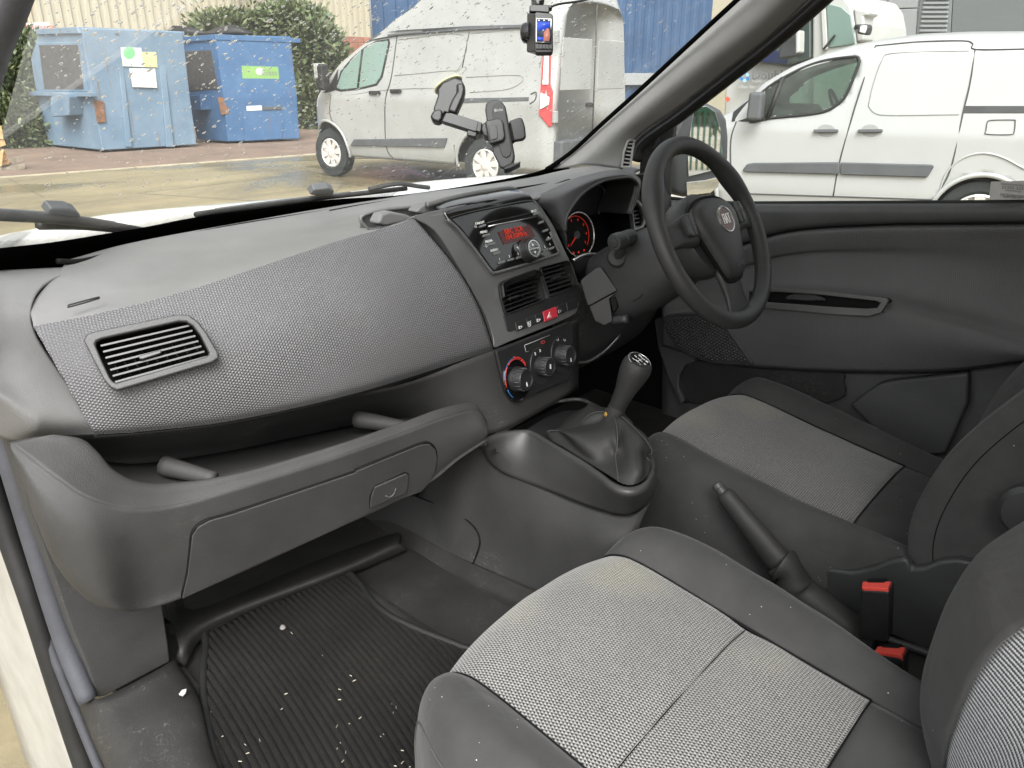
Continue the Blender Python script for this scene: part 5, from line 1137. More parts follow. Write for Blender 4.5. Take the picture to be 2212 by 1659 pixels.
# top gloss lip rolling over the stack
grid('fascia_top', [sp(zJ, [(55, 425), (300, 350), (760, 250), (1240, 160), (1335, 222)], RP), [U(zJ(*p), pl=RP)+V((0, .012, .012)) for p in ((40, 405), (290, 325), (750, 222), (1225, 135), (1310, 190))], [U(zJ(*p), pl=RP)+V((0, .045, .014)) for p in ((80, 370), (330, 270), (760, 175), (1190, 105), (1290, 150))]], 'gloss_black', rd, 5, 6, .003)
tube('top_trim', [U(zJ(*p), pl=RP)+V((0, .05, .012)) for p in ((0, 340), (60, 330), (330, 250), (760, 150), (1180, 92), (1290, 125), (1340, 190))], .006, 'satin_bezel', db, 6, 8)
tube('bezel_edge', sp(zJ, ro, RP)[8:]+[U(zJ(40, 420), pl=RP)], .0032, 'satin_bezel', db, 4, 8)
RF = (SP[0]+sn*.0065, sn)
plate('disc_slot', sp(zJ, [(612, 490), (640, 470), (1270, 318), (1330, 370), (1330, 385), (640, 528)], RF), 'deep_black', rd, .004, .001, .0005)
tube('slot_edge', sp(zJ, [(640, 522), (1000, 450), (1330, 378)], (RF[0]+sn*.001, sn)), .0017, 'chrome', rd, 1, 6)
tube('slot_edge', sp(zJ, [(620, 470), (1000, 385), (1275, 322)], (RF[0]+sn*.001, sn)), .0012, 'slat_black', rd, 1, 6)
dpx = sp(zJ, [(775, 605), (1075, 535), (1300, 590), (1312, 655), (1150, 690), (858, 785)], RF)
dsp = plate('display', sp(zJ, [(775, 602), (1235, 500), (1318, 668), (858, 785)], RF), 'display_red', rd, .003, .0005, .001)
def radio_text(s, p, size, mat, align='CENTER', par=rd, dz=.0015):
    d = (U(zJ(1330, 378), pl=RF)-U(zJ(640, 522), pl=RF)).normalized(); y_ = sn.cross(d); o_ = U(zJ(*p), pl=RF)+sn*dz
    return text('lettering', s, MX(((d.x, y_.x, sn.x, o_.x), (d.y, y_.y, sn.y, o_.y), (d.z, y_.z, sn.z, o_.z), (0, 0, 0, 1))), size, mat, par, .0003, align)
radio_text('BBC 3CR', (858, 612), .0148, 'red_glow', 'LEFT', dsp, .0022); radio_text('104.50MHz', (870, 695), .0148, 'red_glow', 'LEFT', dsp, .0022)
for s, p in (('ON/OFF', (508, 474)), ('MENU', (565, 606)), ('MEDIA', (638, 738)), ('AUDIO', (718, 868)), ('1', (793, 1000)), ('2', (935, 958)), ('3', (1062, 922)), ('EJECT', (1292, 302)), ('4', (1500, 690)), ('5', (1525, 785)), ('6', (1450, 820))): radio_text(s, p, .0072, 'white_print')
for p, w in (((548, 515), 44), ((600, 650), 48), ((678, 778), 48), ((755, 910), 48), ((822, 1045), 48), ((955, 1005), 46), ((1084, 970), 44), ((1366, 885), 36), ((1460, 862), 38), ((1552, 838), 34), ((1508, 705), 32), ((1460, 582), 36), ((1398, 462), 34), ((1320, 338), 36)):
    x_, y_ = p; plate('button', sp(zJ, [(x_-w, y_+8), (x_-w+8, y_-6), (x_+w-10, y_-26), (x_+w, y_-20), (x_+w-2, y_), (x_+w-14, y_+12), (x_-w+12, y_+30), (x_-w, y_+24)], RF), 'button_grey', rd, .006, .0016, .0035, None, True, 3)
for p in ((448, 522), (600, 808)): lathe('socket', frame3(U(zJ(*p), pl=RF), sn), [(.0035, .0002), (.0035, .0012), (.0026, .0012), (.0024, .0002), (.0005, .0002)], 'chrome', rd, 14)
kc = frame3(U(zJ(1190, 880), pl=RF), sn)
kn_ = lathe('knob', kc, [(.026, 0), (.0265, .004), (.0245, .007), (.0235, .020), (.022, .023), (.0175, .0235), (.0165, .021), (.001, .021)], 'slat_black', rd, 32)
lathe('knob_ring', kc, [(.0185, .0225), (.0185, .0243), (.0158, .0243), (.0158, .0215)], 'chrome', kn_, 32)
lathe('knob_face', kc, [(.0156, .0205), (.0156, .0225), (.001, .0225)], 'trim_grey', kn_, 28)
plate('knob_bar', [kc @ V(p) for p in ((-.0125, -.0012, .0235), (.0125, -.0012, .0235), (.0125, .0012, .0235), (-.0125, .0012, .0235))], 'chrome', kn_, .0015, 0)
for s in (-1, 1): plate('arrow', [kc @ V(p) for p in ((-.003, s*.006, .0232), (.003, s*.006, .0232), (0, s*.0105, .0232))], 'white_print', kn_, .001, 0)
for p in ((1040, 835), (1300, 765)):
    m_ = frame3(U(zJ(*p), pl=RF), sn); b_ = lathe('seek_button', m_, [(.008, 0), (.008, .003), (.007, .004), (.001, .004)], 'trim_grey', rd, 18, .8, 1.15); s = -1 if p[0] < 1200 else 1
    plate('arrow', [m_ @ V(q) for q in ((s*.003, 0, .0046), (-s*.002, .003, .0046), (-s*.002, -.003, .0046))], 'white_print', b_, .001, 0)
# ------------------------------------------------------------------ heater controls
hc = thing('heater_panel', 'black heater control panel with three rotary knobs below the switches', 'control panel', U(zD(850, 1260), pl=HP))
plate('fascia', [U(zD(*p), pl=HP) for p in ((592, 1160), (700, 1115), (1088, 962), (1105, 985), (1112, 1180), (1108, 1310), (1075, 1360), (760, 1488), (705, 1488), (665, 1440), (620, 1280))], 'panel_black', hc, .012, .004, .004, None, True, 3)
tube('button_line', [U(zD(*p), pl=(HP[0]+hn*.0045, hn)) for p in ((792, 1122), (860, 1096), (960, 1055))], .0007, 'pale_print', hc, 1, 4); tube('button_line', [U(zD(*p), pl=(HP[0]+hn*.0045, hn)) for p in ((792, 1122), (800, 1165), (820, 1162))], .0007, 'pale_print', hc, 1, 4)
tube('car_mark', [U(zD(*p), pl=(HP[0]+hn*.0045, hn)) for p in ((904, 1110), (910, 1095), (922, 1092), (928, 1104), (912, 1112))], .0007, 'red_band', hc, 2, 4, closed=True)
for (px, py, R_, r_, kind) in ((738, 1348, .043, .0235, 0), (898, 1262, .037, .0195, 1), (1035, 1190, .038, .0215, 2)):
    m_ = frame3(U(zD(px, py), pl=(HP[0]+hn*.004, hn)), hn)
    dl = lathe('dial', m_, [(R_, 0), (R_, .0012), (R_*.96, .0025), (R_*.94, .0012), (.001, .0012)], 'gloss_black' if kind == 0 else 'panel_black', hc, 36, .93, 1.12)
    k_ = lathe('knob', m_, [(r_*1.12, .0012), (r_*1.1, .006), (r_, .009), (r_*.96, .026), (r_*.86, .029), (r_*.74, .029), (r_*.7, .0265), (.001, .0265)], 'panel_black', hc, 32)
    for q in range(16):
        a = 2*math.pi*q/16; d = V((math.cos(a), math.sin(a), 0)); tube('grip_rib', [m_ @ (d*r_*1.0+V((0, 0, .009))), m_ @ (d*r_*.965+V((0, 0, .026)))], .0011, 'trim_grey', k_, 1, 4)
    plate('pointer', [m_ @ V(p) for p in ((-.0012, -r_*.62, .0272), (.0012, -r_*.62, .0272), (.0012, -r_*.25, .0272), (-.0012, -r_*.25, .0272))] if kind != 1 else [m_ @ V(p) for p in ((-.0012, -r_*.2, .0272), (.0025, -r_*.3, .0272), (.004, r_*.2, .0272), (.0006, r_*.25, .0272))], 'white_print', k_, .001, 0)
    if kind == 0:
        for a0, a1, rr, mt in ((200, 235, .037, 'blue_band'), (130, 190, .0375, 'red_band'), (60, 125, .0375, 'red_band'), (25, 55, .0375, 'red_band'), (95, 170, .0405, 'blue_band'), (30, 90, .0405, 'red_band')):
            tube('scale_arc', [m_ @ V((rr*.93*math.cos(R(a)), rr*1.12*math.sin(R(a)), .0018)) for a in range(a0, a1+1, 5)], .0012, mt, dl, 1, 5, smooth_path=False)
    if kind == 1:
        text('numeral', '2', m_ @ MX.Translation((-.012, .030, .002)), .009, 'white_print', dl); text('numeral', '3', m_ @ MX.Translation((.004, .033, .002)), .009, 'white_print', dl)
    if kind == 2:
        for a in (100, 55, 10, -35, 205): 
            c_ = V((.031*math.cos(R(a)), .037*math.sin(R(a)), .0018)); tube('air_mark', [m_ @ (c_+V(q)) for q in ((-.003, .002, 0), (-.001, -.002, 0), (.002, -.002, 0), (.003, .003, 0))], .0007, 'pale_print', dl, 2, 4)
# ------------------------------------------------------------------ instrument hood + cluster
hd = thing('instrument_binnacle', 'dotted hooded instrument binnacle with dark dials behind the steering wheel', 'instrument cluster', (.37, 1.1, 1.15))
c0_ = [(1221, 500), (1223, 472), (1235, 447.5), (1257.6, 418.5), (1286.6, 398.4), (1313.4, 387.7), (1340, 384), (1363, 384), (1377, 397), (1376, 414), (1370, 436), (1362, 463)]
c2_ = [(1222, 535, 1.085), (1203, 494, 1.10), (1180, 457, 1.10), (1153, 431, 1.115), (1193, 408, 1.15), (1246, 384, 1.17), (1298, 370.5, 1.18), (1333, 367, 1.18), (1364, 373, 1.17), (1384, 386, 1.15), (1385, 404, 1.13), (1376, 440, 1.11)]
R0 = [U(p, y=1.06) for p in c0_]; R2 = gy(c2_)
R1 = [U((a[0]*.6+b[0]*.4, a[1]*.6+b[1]*.4), y=1.062) for a, b in zip(c0_, c2_)]; R15 = [U((a[0]*.25+b[0]*.75, a[1]*.25+b[1]*.75), y=1.075+.3*(b[2]-1.075)) for a, b in zip(c0_, c2_)]
grid('hood', [R0, R1, R15, R2], 'dotted_panel', hd, 7, 8, .004)
tube('hood_lip', R0, .004, 'column_plastic', hd, 6, 8)
cc = sum(R0, V((0, 0, 0)))/len(R0)
Rt = [V((cc.x+(p.x-cc.x)*.99+.01, 1.17, cc.z+(p.z-cc.z)*.95-.01)) for p in R0]
grid('hood_inside', [R0, [p.lerp(q, .5) for p, q in zip(R0, Rt)], Rt], 'panel_black', hd, 4, 6, .003, rev=False)
cl_ = Rt+[V((Rt[-1].x, 1.16, 1.02)), V((Rt[0].x, 1.16, 1.02))]
plate('cluster_face', [V((p.x*1.02, 1.185, p.z)) for p in cl_], 'deep_black', hd, .01, 0, 0, (0, -1, 0))
plate('cluster_lens', [V((cc.x+(p.x-cc.x)*.92+.005, 1.165, cc.z+(p.z-cc.z)*.86-.012)) for p in Rt], 'panel_black', hd, .004, .001, 0, (0, -1, .25))
tube('lens_edge', [V((cc.x+(p.x-cc.x)*.92+.005, 1.160, cc.z+(p.z-cc.z)*.86-.012)) for p in Rt[1:]], .0025, 'trim_grey', hd, 5, 6)
mk('cluster_box', [V(p) for p in ((.16, 1.10, 1.03), (.62, 1.10, 1.03), (.62, 1.10, 1.25), (.62, 1.22, 1.03), (.62, 1.22, 1.25), (.16, 1.22, 1.03), (.16, 1.22, 1.25), (.62, 1.12, .98), (.16, 1.12, .98))], [(5, 3, 4, 6), (1, 2, 4, 3), (0, 1, 3, 5)], 'deep_black', hd, False, thick=.003)
gn_ = V((-.10, -.97, .2)).normalized(); gm = frame3(U(zK(288, 800), y=1.125), gn_)
gg = lathe('gauge', gm, [(.056, -.004), (.056, .010), (.053, .0115), (.050, .004), (.048, .0), (.001, .0)], 'deep_black', hd, 40)
tube('gauge_ring', circ(gm, .0535, 40, h=.011), .0022, 'chrome', gg, 1, 8, closed=True, smooth_path=False)
for k, s in enumerate('01234567'):
    a = R(215-k*36); text('numeral', s, gm @ MX.Translation((.037*math.cos(a), .037*math.sin(a), .001)), .0085, 'red_glow', gg)
tube('scale_arc', circ(gm, .0455, 40, -40, 215, .001), .0007, 'red_glow', gg, 1, 4, smooth_path=False)
a = R(222); tube('needle', [gm @ V((.006*math.cos(a), .006*math.sin(a), .004)), gm @ V((.034*math.cos(a), .034*math.sin(a), .003))], [.0016, .0007], 'red_glow', gg, 1, 6, smooth_path=False)
lathe('needle_hub', gm, [(.0095, .001), (.0095, .006), (.0078, .0065), (.0072, .003), (.001, .003)], 'trim_grey', gg, 20)
for q in ((.022, -.040), (-.016, -.041), (.002, -.042)): box('warning_light', gm @ MX.Translation((q[0], q[1], .001)), (.006, .005, .001), 'red_glow', gg, .0005, 1)
tube('bright_strip', [U(zK(*p), y=c) for p, c in (((262, 1045), 1.07), ((320, 1010), 1.075), ((400, 986), 1.085), ((520, 984), 1.10))], .005, 'chrome', hd, 5, 8)
grid('lower_shroud', [[U(zK(*p), y=1.09) for p in ((262, 1052), (400, 1000), (560, 992))], [U(zK(*p), y=1.10) for p in ((285, 1150), (400, 1120), (560, 1100))], [U(zK(*p), y=1.14) for p in ((310, 1260), (400, 1260), (560, 1260))]], 'column_plastic', hd, 4, 4, .003)
# smooth dash hump behind the hood
grid('hump', [gy([(1120, 446, 1.115), (1150, 433, 1.117), (1193, 410, 1.152), (1246, 386, 1.172), (1298, 372.5, 1.182), (1333, 369, 1.182), (1372, 380, 1.16)]),
    gy([(1062, 436, 1.18), (1105, 412, 1.22), (1160, 392, 1.26), (1225, 374, 1.28), (1286, 364, 1.28), (1330, 362.5, 1.27), (1372, 372, 1.23)]),
    gy([(985, 446, 1.24), (1050, 416, 1.30), (1122, 391, 1.35), (1215, 369, 1.38), (1283, 361, 1.37), (1335, 360, 1.33), (1380, 368, 1.27)]),
    [V((.02, 1.45, 1.17)), V((.16, 1.52, 1.17)), V((.34, 1.56, 1.17)), V((.50, 1.52, 1.17)), V((.62, 1.48, 1.17)), V((.70, 1.42, 1.17)), V((.76, 1.35, 1.17))]], 'dash_plastic', db, 7, 7, .004)
# driver's outer vent
vp3 = plane3(U(zK(840, 520), y=1.10), U(zK(960, 600), y=1.08), U(zK(850, 740), y=1.07))
vent('air_vent', vp3, zz(zK, [(815, 540), (850, 480), (880, 470), (930, 520), (990, 610), (960, 680), (930, 740), (845, 770), (835, 700)]), zz(zK, [(828, 545), (856, 500), (876, 497), (912, 540), (944, 620), (935, 670), (915, 715), (858, 735), (845, 690)]), (zK(835, 505), zK(850, 735)), (zK(895, 500), zK(940, 715)), 6, 'satin_bezel', zz(zK, [(838, 640), (870, 625), (875, 640), (842, 655)]), 4, .05, .0017, db)
grid('driver_end', [gx_([(1372, 380, .60), (1392, 372, .72), (1440, 372, .80)]), gx_([(1380, 440, .60), (1410, 440, .72), (1450, 440, .80)]), gx_([(1372, 520, .60), (1410, 520, .70), (1450, 530, .80)]), gx_([(1350, 620, .62), (1400, 640, .70), (1440, 660, .80)])], 'column_plastic', db, 5, 5, .004)
grid('knee_panel', [[V((.20, 1.08, 1.03)), V((.40, 1.08, 1.03)), V((.62, 1.10, 1.04)), V((.80, 1.15, 1.05))], [V((.16, 1.06, .93)), V((.40, 1.07, .93)), V((.62, 1.08, .94)), V((.80, 1.13, .95))], [V((.15, 1.10, .80)), V((.40, 1.10, .80)), V((.62, 1.12, .80)), V((.80, 1.18, .80))], [V((.16, 1.30, .66)), V((.40, 1.32, .66)), V((.62, 1.34, .66)), V((.80, 1.36, .66))]], 'console_plastic', db, 5, 6, .004)
tube('knee_edge', [U(zD(*p), y=c) for p, c in (((1130, 1240), 1.02), ((1220, 1230), 1.03), ((1330, 1160), 1.05), ((1430, 1055), 1.07))], .004, 'chrome', db, 5, 6)
# ------------------------------------------------------------------ steering column
RK = R(29); wc = V((.312, .76, 1.19)); wn_ = V((0, -math.cos(RK), math.sin(RK))); e1 = V((1, 0, 0)); e2 = V((0, math.sin(RK), math.cos(RK)))
MW = MX(((e1.x, e2.x, wn_.x, wc.x), (e1.y, e2.y, wn_.y, wc.y), (e1.z, e2.z, wn_.z, wc.z), (0, 0, 0, 1)))
scn = thing('steering_column', 'black plastic steering column cowl with ignition housing and indicator stalk', 'steering column', (.31, .95, 1.05))
def sring(t, wx, wy, ox=0, oy=0, pw=2.8, n=28):
    out = []
    for k in range(n):
        a = 2*math.pi*k/n; ca, sa = math.cos(a), math.sin(a)
        out.append(MW @ V((ox+wx*math.copysign(abs(ca)**(2/pw), ca), oy+wy*math.copysign(abs(sa)**(2/pw), sa), -t)))
    return out
loft('cowl', [sring(.055, .060, .064, 0, -.005), sring(.075, .070, .076, 0, -.010), sring(.12, .077, .084, -.002, -.016), sring(.18, .081, .090, -.004, -.021), sring(.25, .081, .092, -.004, -.025), sring(.33, .074, .088, 0, -.024)], 'column_plastic', scn, True, 1)
ig = [(330, 1250), (350, 1220), (490, 1112), (530, 1110), (560, 1150), (690, 1338), (640, 1365), (420, 1485), (400, 1480)]
igp = plane3(U(zK(340, 1250), x=.195), U(zK(690, 1340), x=.225), U(zK(510, 1110), x=.215))
plate('ignition_housing', [U(zK(*p), pl=igp) for p in ig], 'panel_black', scn, .08, .016, 0, None, True, 5)
ig2 = [(412, 1492), (640, 1370), (668, 1372), (610, 1420), (630, 1560), (640, 1640), (560, 1680), (470, 1640)]
plate('ignition_housing', [U(zK(*p), pl=igp) for p in ig2], 'panel_black', scn, .08, .008, -.004, None, True, 3)
plate('ignition_slot', [U(zK(*p), pl=igp) for p in ((612, 1425), (665, 1395), (690, 1500), (645, 1560))], 'deep_black', scn, .06, .002, -.006)
cpp = plane3(U(zK(640, 1080), x=.232), U(zK(950, 1300), x=.235), U(zK(850, 1430), x=.235))
tube('cowl_seam', [U(zK(*p), x=.2365) for p in ((640, 1090), (650, 1200), (700, 1340), (770, 1420), (840, 1440), (920, 1390), (960, 1310), (950, 1240))], .0012, 'deep_black', scn, 5, 5)
tube('adjust_lever', [U(zK(*p), x=.23) for p in ((640, 1630), (700, 1618), (790, 1612))], .010, 'column_plastic', scn, 3, 10)
# stalk
s0 = U(zK(660, 872), x=.185); s1 = U(zK(800, 825), x=.235); sx_ = (s1-s0).normalized()
mS = frame3(s0, -sx_); st_ = lathe('stalk', mS, [(.0165, -.060), (.0175, -.052), (.0175, -.028), (.0165, -.027), (.0165, -.024), (.0185, -.022), (.0190, -.004), (.0175, .001), (.0110, .0018), (.0105, .0), (.0098, .003), (.001, .004)], 'column_plastic', scn, 28)
tube('stalk_neck', [s0.lerp(s1, .62), U(zK(720, 960), x=.225), U(zK(690, 1010), x=.235)], .011, 'column_plastic', st_, 3, 10)
lathe('stalk_boot', frame3(U(zK(690, 1010), x=.228), V((-.9, -.35, .25))), [(.024, -.01), (.024, .0), (.019, .004), (.012, .003), (.001, .003)], 'rubber', st_, 24, 1.0, 1.0)
# ------------------------------------------------------------------ steering wheel
sw = thing('steering_wheel', 'black steering wheel with airbag pad and round car badge', 'steering wheel', wc)
RW = .194; pts = []; rad = []
for k in range(96):
    a = 2*math.pi*k/96; g = math.exp(-((math.degrees(a)-148)/13)**2)+math.exp(-((math.degrees(a)-32)/13)**2)
    pts.append(MW @ V(((RW-.003*g)*math.cos(a), (RW-.003*g)*math.sin(a), 0))); rad.append(.0182+.0042*g)
vs, fs = tubeg(pts, rad, 18, True); mk('rim', vs, fs, 'wheel_plastic', sw)
tube('rim_seam', [MW @ V(((RW-.0182)*math.cos(R(a)), (RW-.0182)*math.sin(R(a)), -.003)) for a in range(0, 360, 6)], .0008, 'rubber', sw, 1, 4, closed=True, smooth_path=False)
pad = [(-.082, .048), (-.045, .066), (0, .071), (.045, .066), (.082, .048), (.086, .02), (.072, -.015), (.055, -.055), (.04, -.092), (.03, -.108), (0, -.113), (-.03, -.108), (-.04, -.092), (-.055, -.055), (-.072, -.015), (-.086, .02)]
def pring(s, h, oy=0): return [MW @ V((x*s, (y+.02)*s-.02+oy, h)) for x, y in pad]
loft('airbag_pad', [pring(1.0, -.006), pring(1.0, .016), pring(.955, .026), pring(.8, .034), pring(.5, .040), pring(.15, .042)], 'wheel_plastic', sw, True, 1)
tube('pad_gap', [MW @ V((x*1.015, (y+.02)*1.015-.02, .012)) for x, y in pad], .003, 'deep_black', sw, 4, 6, closed=True)
for s in (-1, 1):
    sp_ = loft('spoke', [[MW @ V((s*x, y+oy*k, h)) for y, h in ((w, .0), (w*.9, d), (-w*.9, d), (-w, .0), (-w*.8, -.014), (w*.8, -.014))] for x, w, d, oy, k in ((.06, .042, .018, .012, 1), (.10, .036, .020, .014, 1), (.14, .026, .012, .012, 1), (.17, .026, .006, .010, 1), (.19, .034, .0, .008, 1))], 'wheel_plastic', sw, True, 1)
    pb = plate('switch_pod', [MW @ V((s*x, y, .0245)) for x, y in ((.088, .048), (.118, .046), (.124, .034), (.122, .004), (.112, -.002), (.094, -.002), (.09, .02))], 'column_plastic', sw, .012, .003, .0, wn_, True, 3)
    tube('pod_line', [MW @ V((s*.09, .024, .0255)), MW @ V((s*.122, .022, .0255))], .0008, 'trim_grey', pb, 1, 4); tube('pod_line', [MW @ V((s*.106, .046, .0255)), MW @ V((s*.106, .0, .0255))], .0008, 'trim_grey', pb, 1, 4)
loft('lower_spoke', [[MW @ V((x, y, h)) for x, h in ((-w, 0), (-w*.8, d), (w*.8, d), (w, 0), (w*.8, -.014), (-w*.8, -.014))] for y, w, d in ((-.07, .05, .014), (-.105, .040, .014), (-.14, .036, .008), (-.17, .044, .003), (-.188, .06, 0))], 'wheel_plastic', sw, True, 1)
lathe('rear_cover', MW, [(.055, -.10), (.078, -.075), (.09, -.045), (.09, -.012), (.085, -.004), (.001, -.002)], 'column_plastic', sw, 32)
mB = MW @ MX.Translation((0, .012, .0405)) @ MX.Scale(.88, 4); bd = lathe('badge', mB, [(.0335, -.006), (.0335, .002), (.0315, .004), (.0290, .003), (.0285, .001), (.001, .001)], 'chrome', sw, 36)
lathe('badge_face', mB, [(.0283, .0), (.0283, .0020), (.001, .0024)], 'badge_red', bd, 32)
text('badge_letters', 'FIAT', mB @ MX.Translation((0, 0, .003)) @ MX.Scale(.86, 4, (1, 0, 0)) @ MX.Scale(1.7, 4, (0, 1, 0)), .0205, 'white_print', bd, .0008)
ab = MW @ MX.Translation((.004, -.083, .0365)) @ MX.Rotation(R(14), 4, 'X')
ring('airbag_mark', [ab @ V(p) for p in ((-.014, -.005, 0), (.014, -.005, 0), (.014, .005, 0), (-.014, .005, 0))], [ab @ V(p) for p in ((-.0128, -.0038, 0), (.0128, -.0038, 0), (.0128, .0038, 0), (-.0128, .0038, 0))], 'trim_grey', sw, .001, .0015, 0, wn_)
text('airbag_mark', 'AIRBAG', ab @ MX.Translation((0, 0, .001)), .0065, 'trim_grey', sw)
# ================================================================== DRIVER'S DOOR
dr = thing('driver_door', 'grey driver door trim with armrest, speaker grille, window and mirror', 'door', (.82, .5, .6))
us = [1430, 1560, 1700, 1880, 2060, 2260]
def rowx(vv, xx): return [U((u_, v_), x=x_) for u_, v_, x_ in zip(us, vv, xx if isinstance(xx, (list, tuple)) else [xx]*6)]
gapv = [575, 543, 501, 487, 484, 482]
grid('upper_trim', [rowx([429, 437, 438, 437, 436, 434], .845), rowx([433, 441, 442, 441, 440, 438], .815), rowx([445, 452, 453, 452, 451, 449], .800), rowx([462, 470, 466, 464, 463, 462], .798), rowx([560, 530, 492, 480, 477, 475], .805), rowx(gapv, .825)], 'door_plastic', dr, 6, 10, .005)
tube('trim_gap', rowx([v+1 for v in gapv], .818), .004, 'deep_black', dr, 8, 6)
armv = [660, 640, 618, 634, 676, 740]
armb = [745, 783, 796, 802, 798, 770]
handle_hole = zz(zL, [(600, 445), (740, 440), (1000, 455), (1400, 492), (1412, 505), (1360, 568), (1290, 582), (1100, 572), (720, 535), (600, 528)])
grid('dotted_trim', [rowx([v+2 for v in gapv], .815), rowx([v+12 for v in gapv], .806), rowx([v+45 for v in gapv], .814), rowx([625, 592, 556, 555, 572, 605], .822), rowx([655, 632, 608, 618, 650, 705], .806), rowx([668, 650, 632, 648, 686, 745], .776), rowx([680, 668, 660, 676, 710, 762], .758), rowx([705, 722, 722, 732, 748, 772], .752), rowx([735, 768, 780, 786, 784, 776], .762), rowx(armb, .775), rowx([750, 788, 801, 807, 803, 776], .83)], 'dotted_door', dr, 7, 16, .005, holes=[handle_hole])
hpl = plane3(U(zL(620, 450), x=.757), U(zL(1400, 500), x=.757), U(zL(1290, 590), x=.748))
ho = zz(zL, [(590, 428), (740, 422), (1000, 438), (1405, 482), (1420, 497), (1375, 570), (1300, 592), (1100, 582), (720, 545), (590, 535)]); hi = zz(zL, [(600, 447), (745, 446), (1000, 462), (1340, 500), (1368, 512), (1350, 540), (1290, 545), (1100, 535), (720, 508), (600, 503)])
hr = ring('pull_handle', [U(p, pl=hpl) for p in ho], [U(p, pl=hpl) for p in hi], 'satin_bezel', dr, .012, .004, .003)
plate('recess', [U(p, pl=hpl) for p in ho], 'deep_black', hr, .004, 0, -.02)
plate('door_lever', [U(zL(*p), pl=hpl) for p in ((800, 490), (815, 468), (860, 455), (960, 455), (1030, 478), (1045, 498), (930, 502))], 'column_plastic', hr, .015, .004, -.004, None, True, 3)
spk = plane3(U(zL(100, 620), x=.748), U(zL(400, 600), x=.748), U(zL(560, 850), x=.762))
so_ = [(85, 605), (110, 585), (370, 562), (425, 585), (450, 625), (625, 868), (600, 880), (400, 868), (250, 830), (165, 765), (110, 680)]
sg = plate('speaker_grille', [U(zL(*p), pl=spk) for p in so_], 'column_plastic', dr, .02, .004, .004, None, True, 3)
plate('grille_mesh', [U(zL(*p), pl=spk) for p in ((100, 618), (130, 600), (365, 580), (412, 598), (432, 632), (590, 848), (400, 845), (265, 812), (185, 752), (125, 672))], 'speaker_mesh', sg, .004, .001, .0075)
grid('lower_panel', [rowx([752, 786, 800, 806, 802, 775], .835), rowx([850, 850, 850, 850, 850, 850], .835), rowx([930, 940, 940, 940, 940, 940], .83), rowx([1060, 1080, 1080, 1080, 1080, 1080], .83)], 'door_plastic', dr, 4, 6, .005)
plate('pocket', [U(zL(*p), x=.80) for p in ((1190, 1110), (1290, 1035), (1365, 985), (1450, 968), (1885, 922), (1880, 1100), (1750, 1400), (1500, 1420), (1400, 1330))], 'door_plastic', dr, .03, .008, 0, (-1, 0, 0), True, 3)
plate('speaker_surround', [U(zL(*p), x=.80) for p in ((35, 610), (85, 600), (110, 690), (170, 775), (260, 835), (280, 855), (220, 880), (185, 930), (180, 1010), (215, 1090), (190, 1110), (120, 960), (60, 780))], 'door_plastic', dr, .03, .006, 0, (-1, 0, 0), True, 3)
plate('door_void', [U(zL(*p), x=.815) for p in ((190, 1000), (220, 890), (300, 850), (600, 880), (1100, 915), (1150, 975), (1125, 1080), (800, 1130), (500, 1130), (220, 1090))], 'console_plastic', dr, .01, .003, 0, (-1, 0, 0), False, 2, 4)
# window glass, corner trim, sticker
def gxz(p, dx=0.0):   # side window leans inwards towards the roof
    return U(p, pl=(V((.835-dx, .5, 1.19)), V((-1, 0, -.16)).normalized()))
plate('window_glass', [gxz(p) for p in ((1430, 440), (2330, 440), (2330, -140), (1830, -140), (1475, 262), (1440, 330))], 'door_glass', dr, .004, 0, 0, (-1, 0, 0))
plate('mirror_corner', [U(zC(*p), x=.79) for p in ((30, 790), (60, 745), (215, 640), (225, 660), (188, 1115), (180, 1135), (20, 1130))], 'column_plastic', dr, .02, .004, 0, (-1, 0, 0), True, 3)
tube('window_channel', [U(zC(*p), x=.80) for p in ((222, 650), (205, 880), (186, 1110))], .006, 'rubber', dr, 3, 6)
lathe('adjuster', frame3(U(zC(95, 800), x=.785), (-1, -.2, 0)), [(.026, -.005), (.026, .006), (.022, .010), (.014, .010), (.012, .014), (.001, .015)], 'column_plastic', dr, 24)
tube('glass_seal', [gxz(p, .004) for p in ((1450, 430), (1560, 438), (1800, 438), (2260, 436))], .005, 'rubber', dr, 3, 6)
stk = plate('window_sticker', [gxz(zC(*p), .003) for p in ((2022, 1032), (2230, 1026), (2230, 1135), (2010, 1135))], 'sign_white', dr, .0006, 0, 0, (-1, 0, 0))
for s, p, sz, mt in (('International Security Register', (2080, 1043), .0062, 'grey_print'), ('01233 333 000', (2085, 1063), .0095, 'grey_print'), ('www.isrl.org', (2105, 1080), .0055, 'grey_print'), ('RAC Accident Support Service', (2075, 1101), .0052, 'grey_print'), ('in the event of an accident call', (2075, 1109), .0045, 'grey_print'), ('0330 1000137', (2090, 1118), .006, 'grey_print')):
    text('sticker_text', s, frame3(gxz(zC(*p), .005), V((-1, 0, -.16))), sz, mt, stk, .0002, 'LEFT')
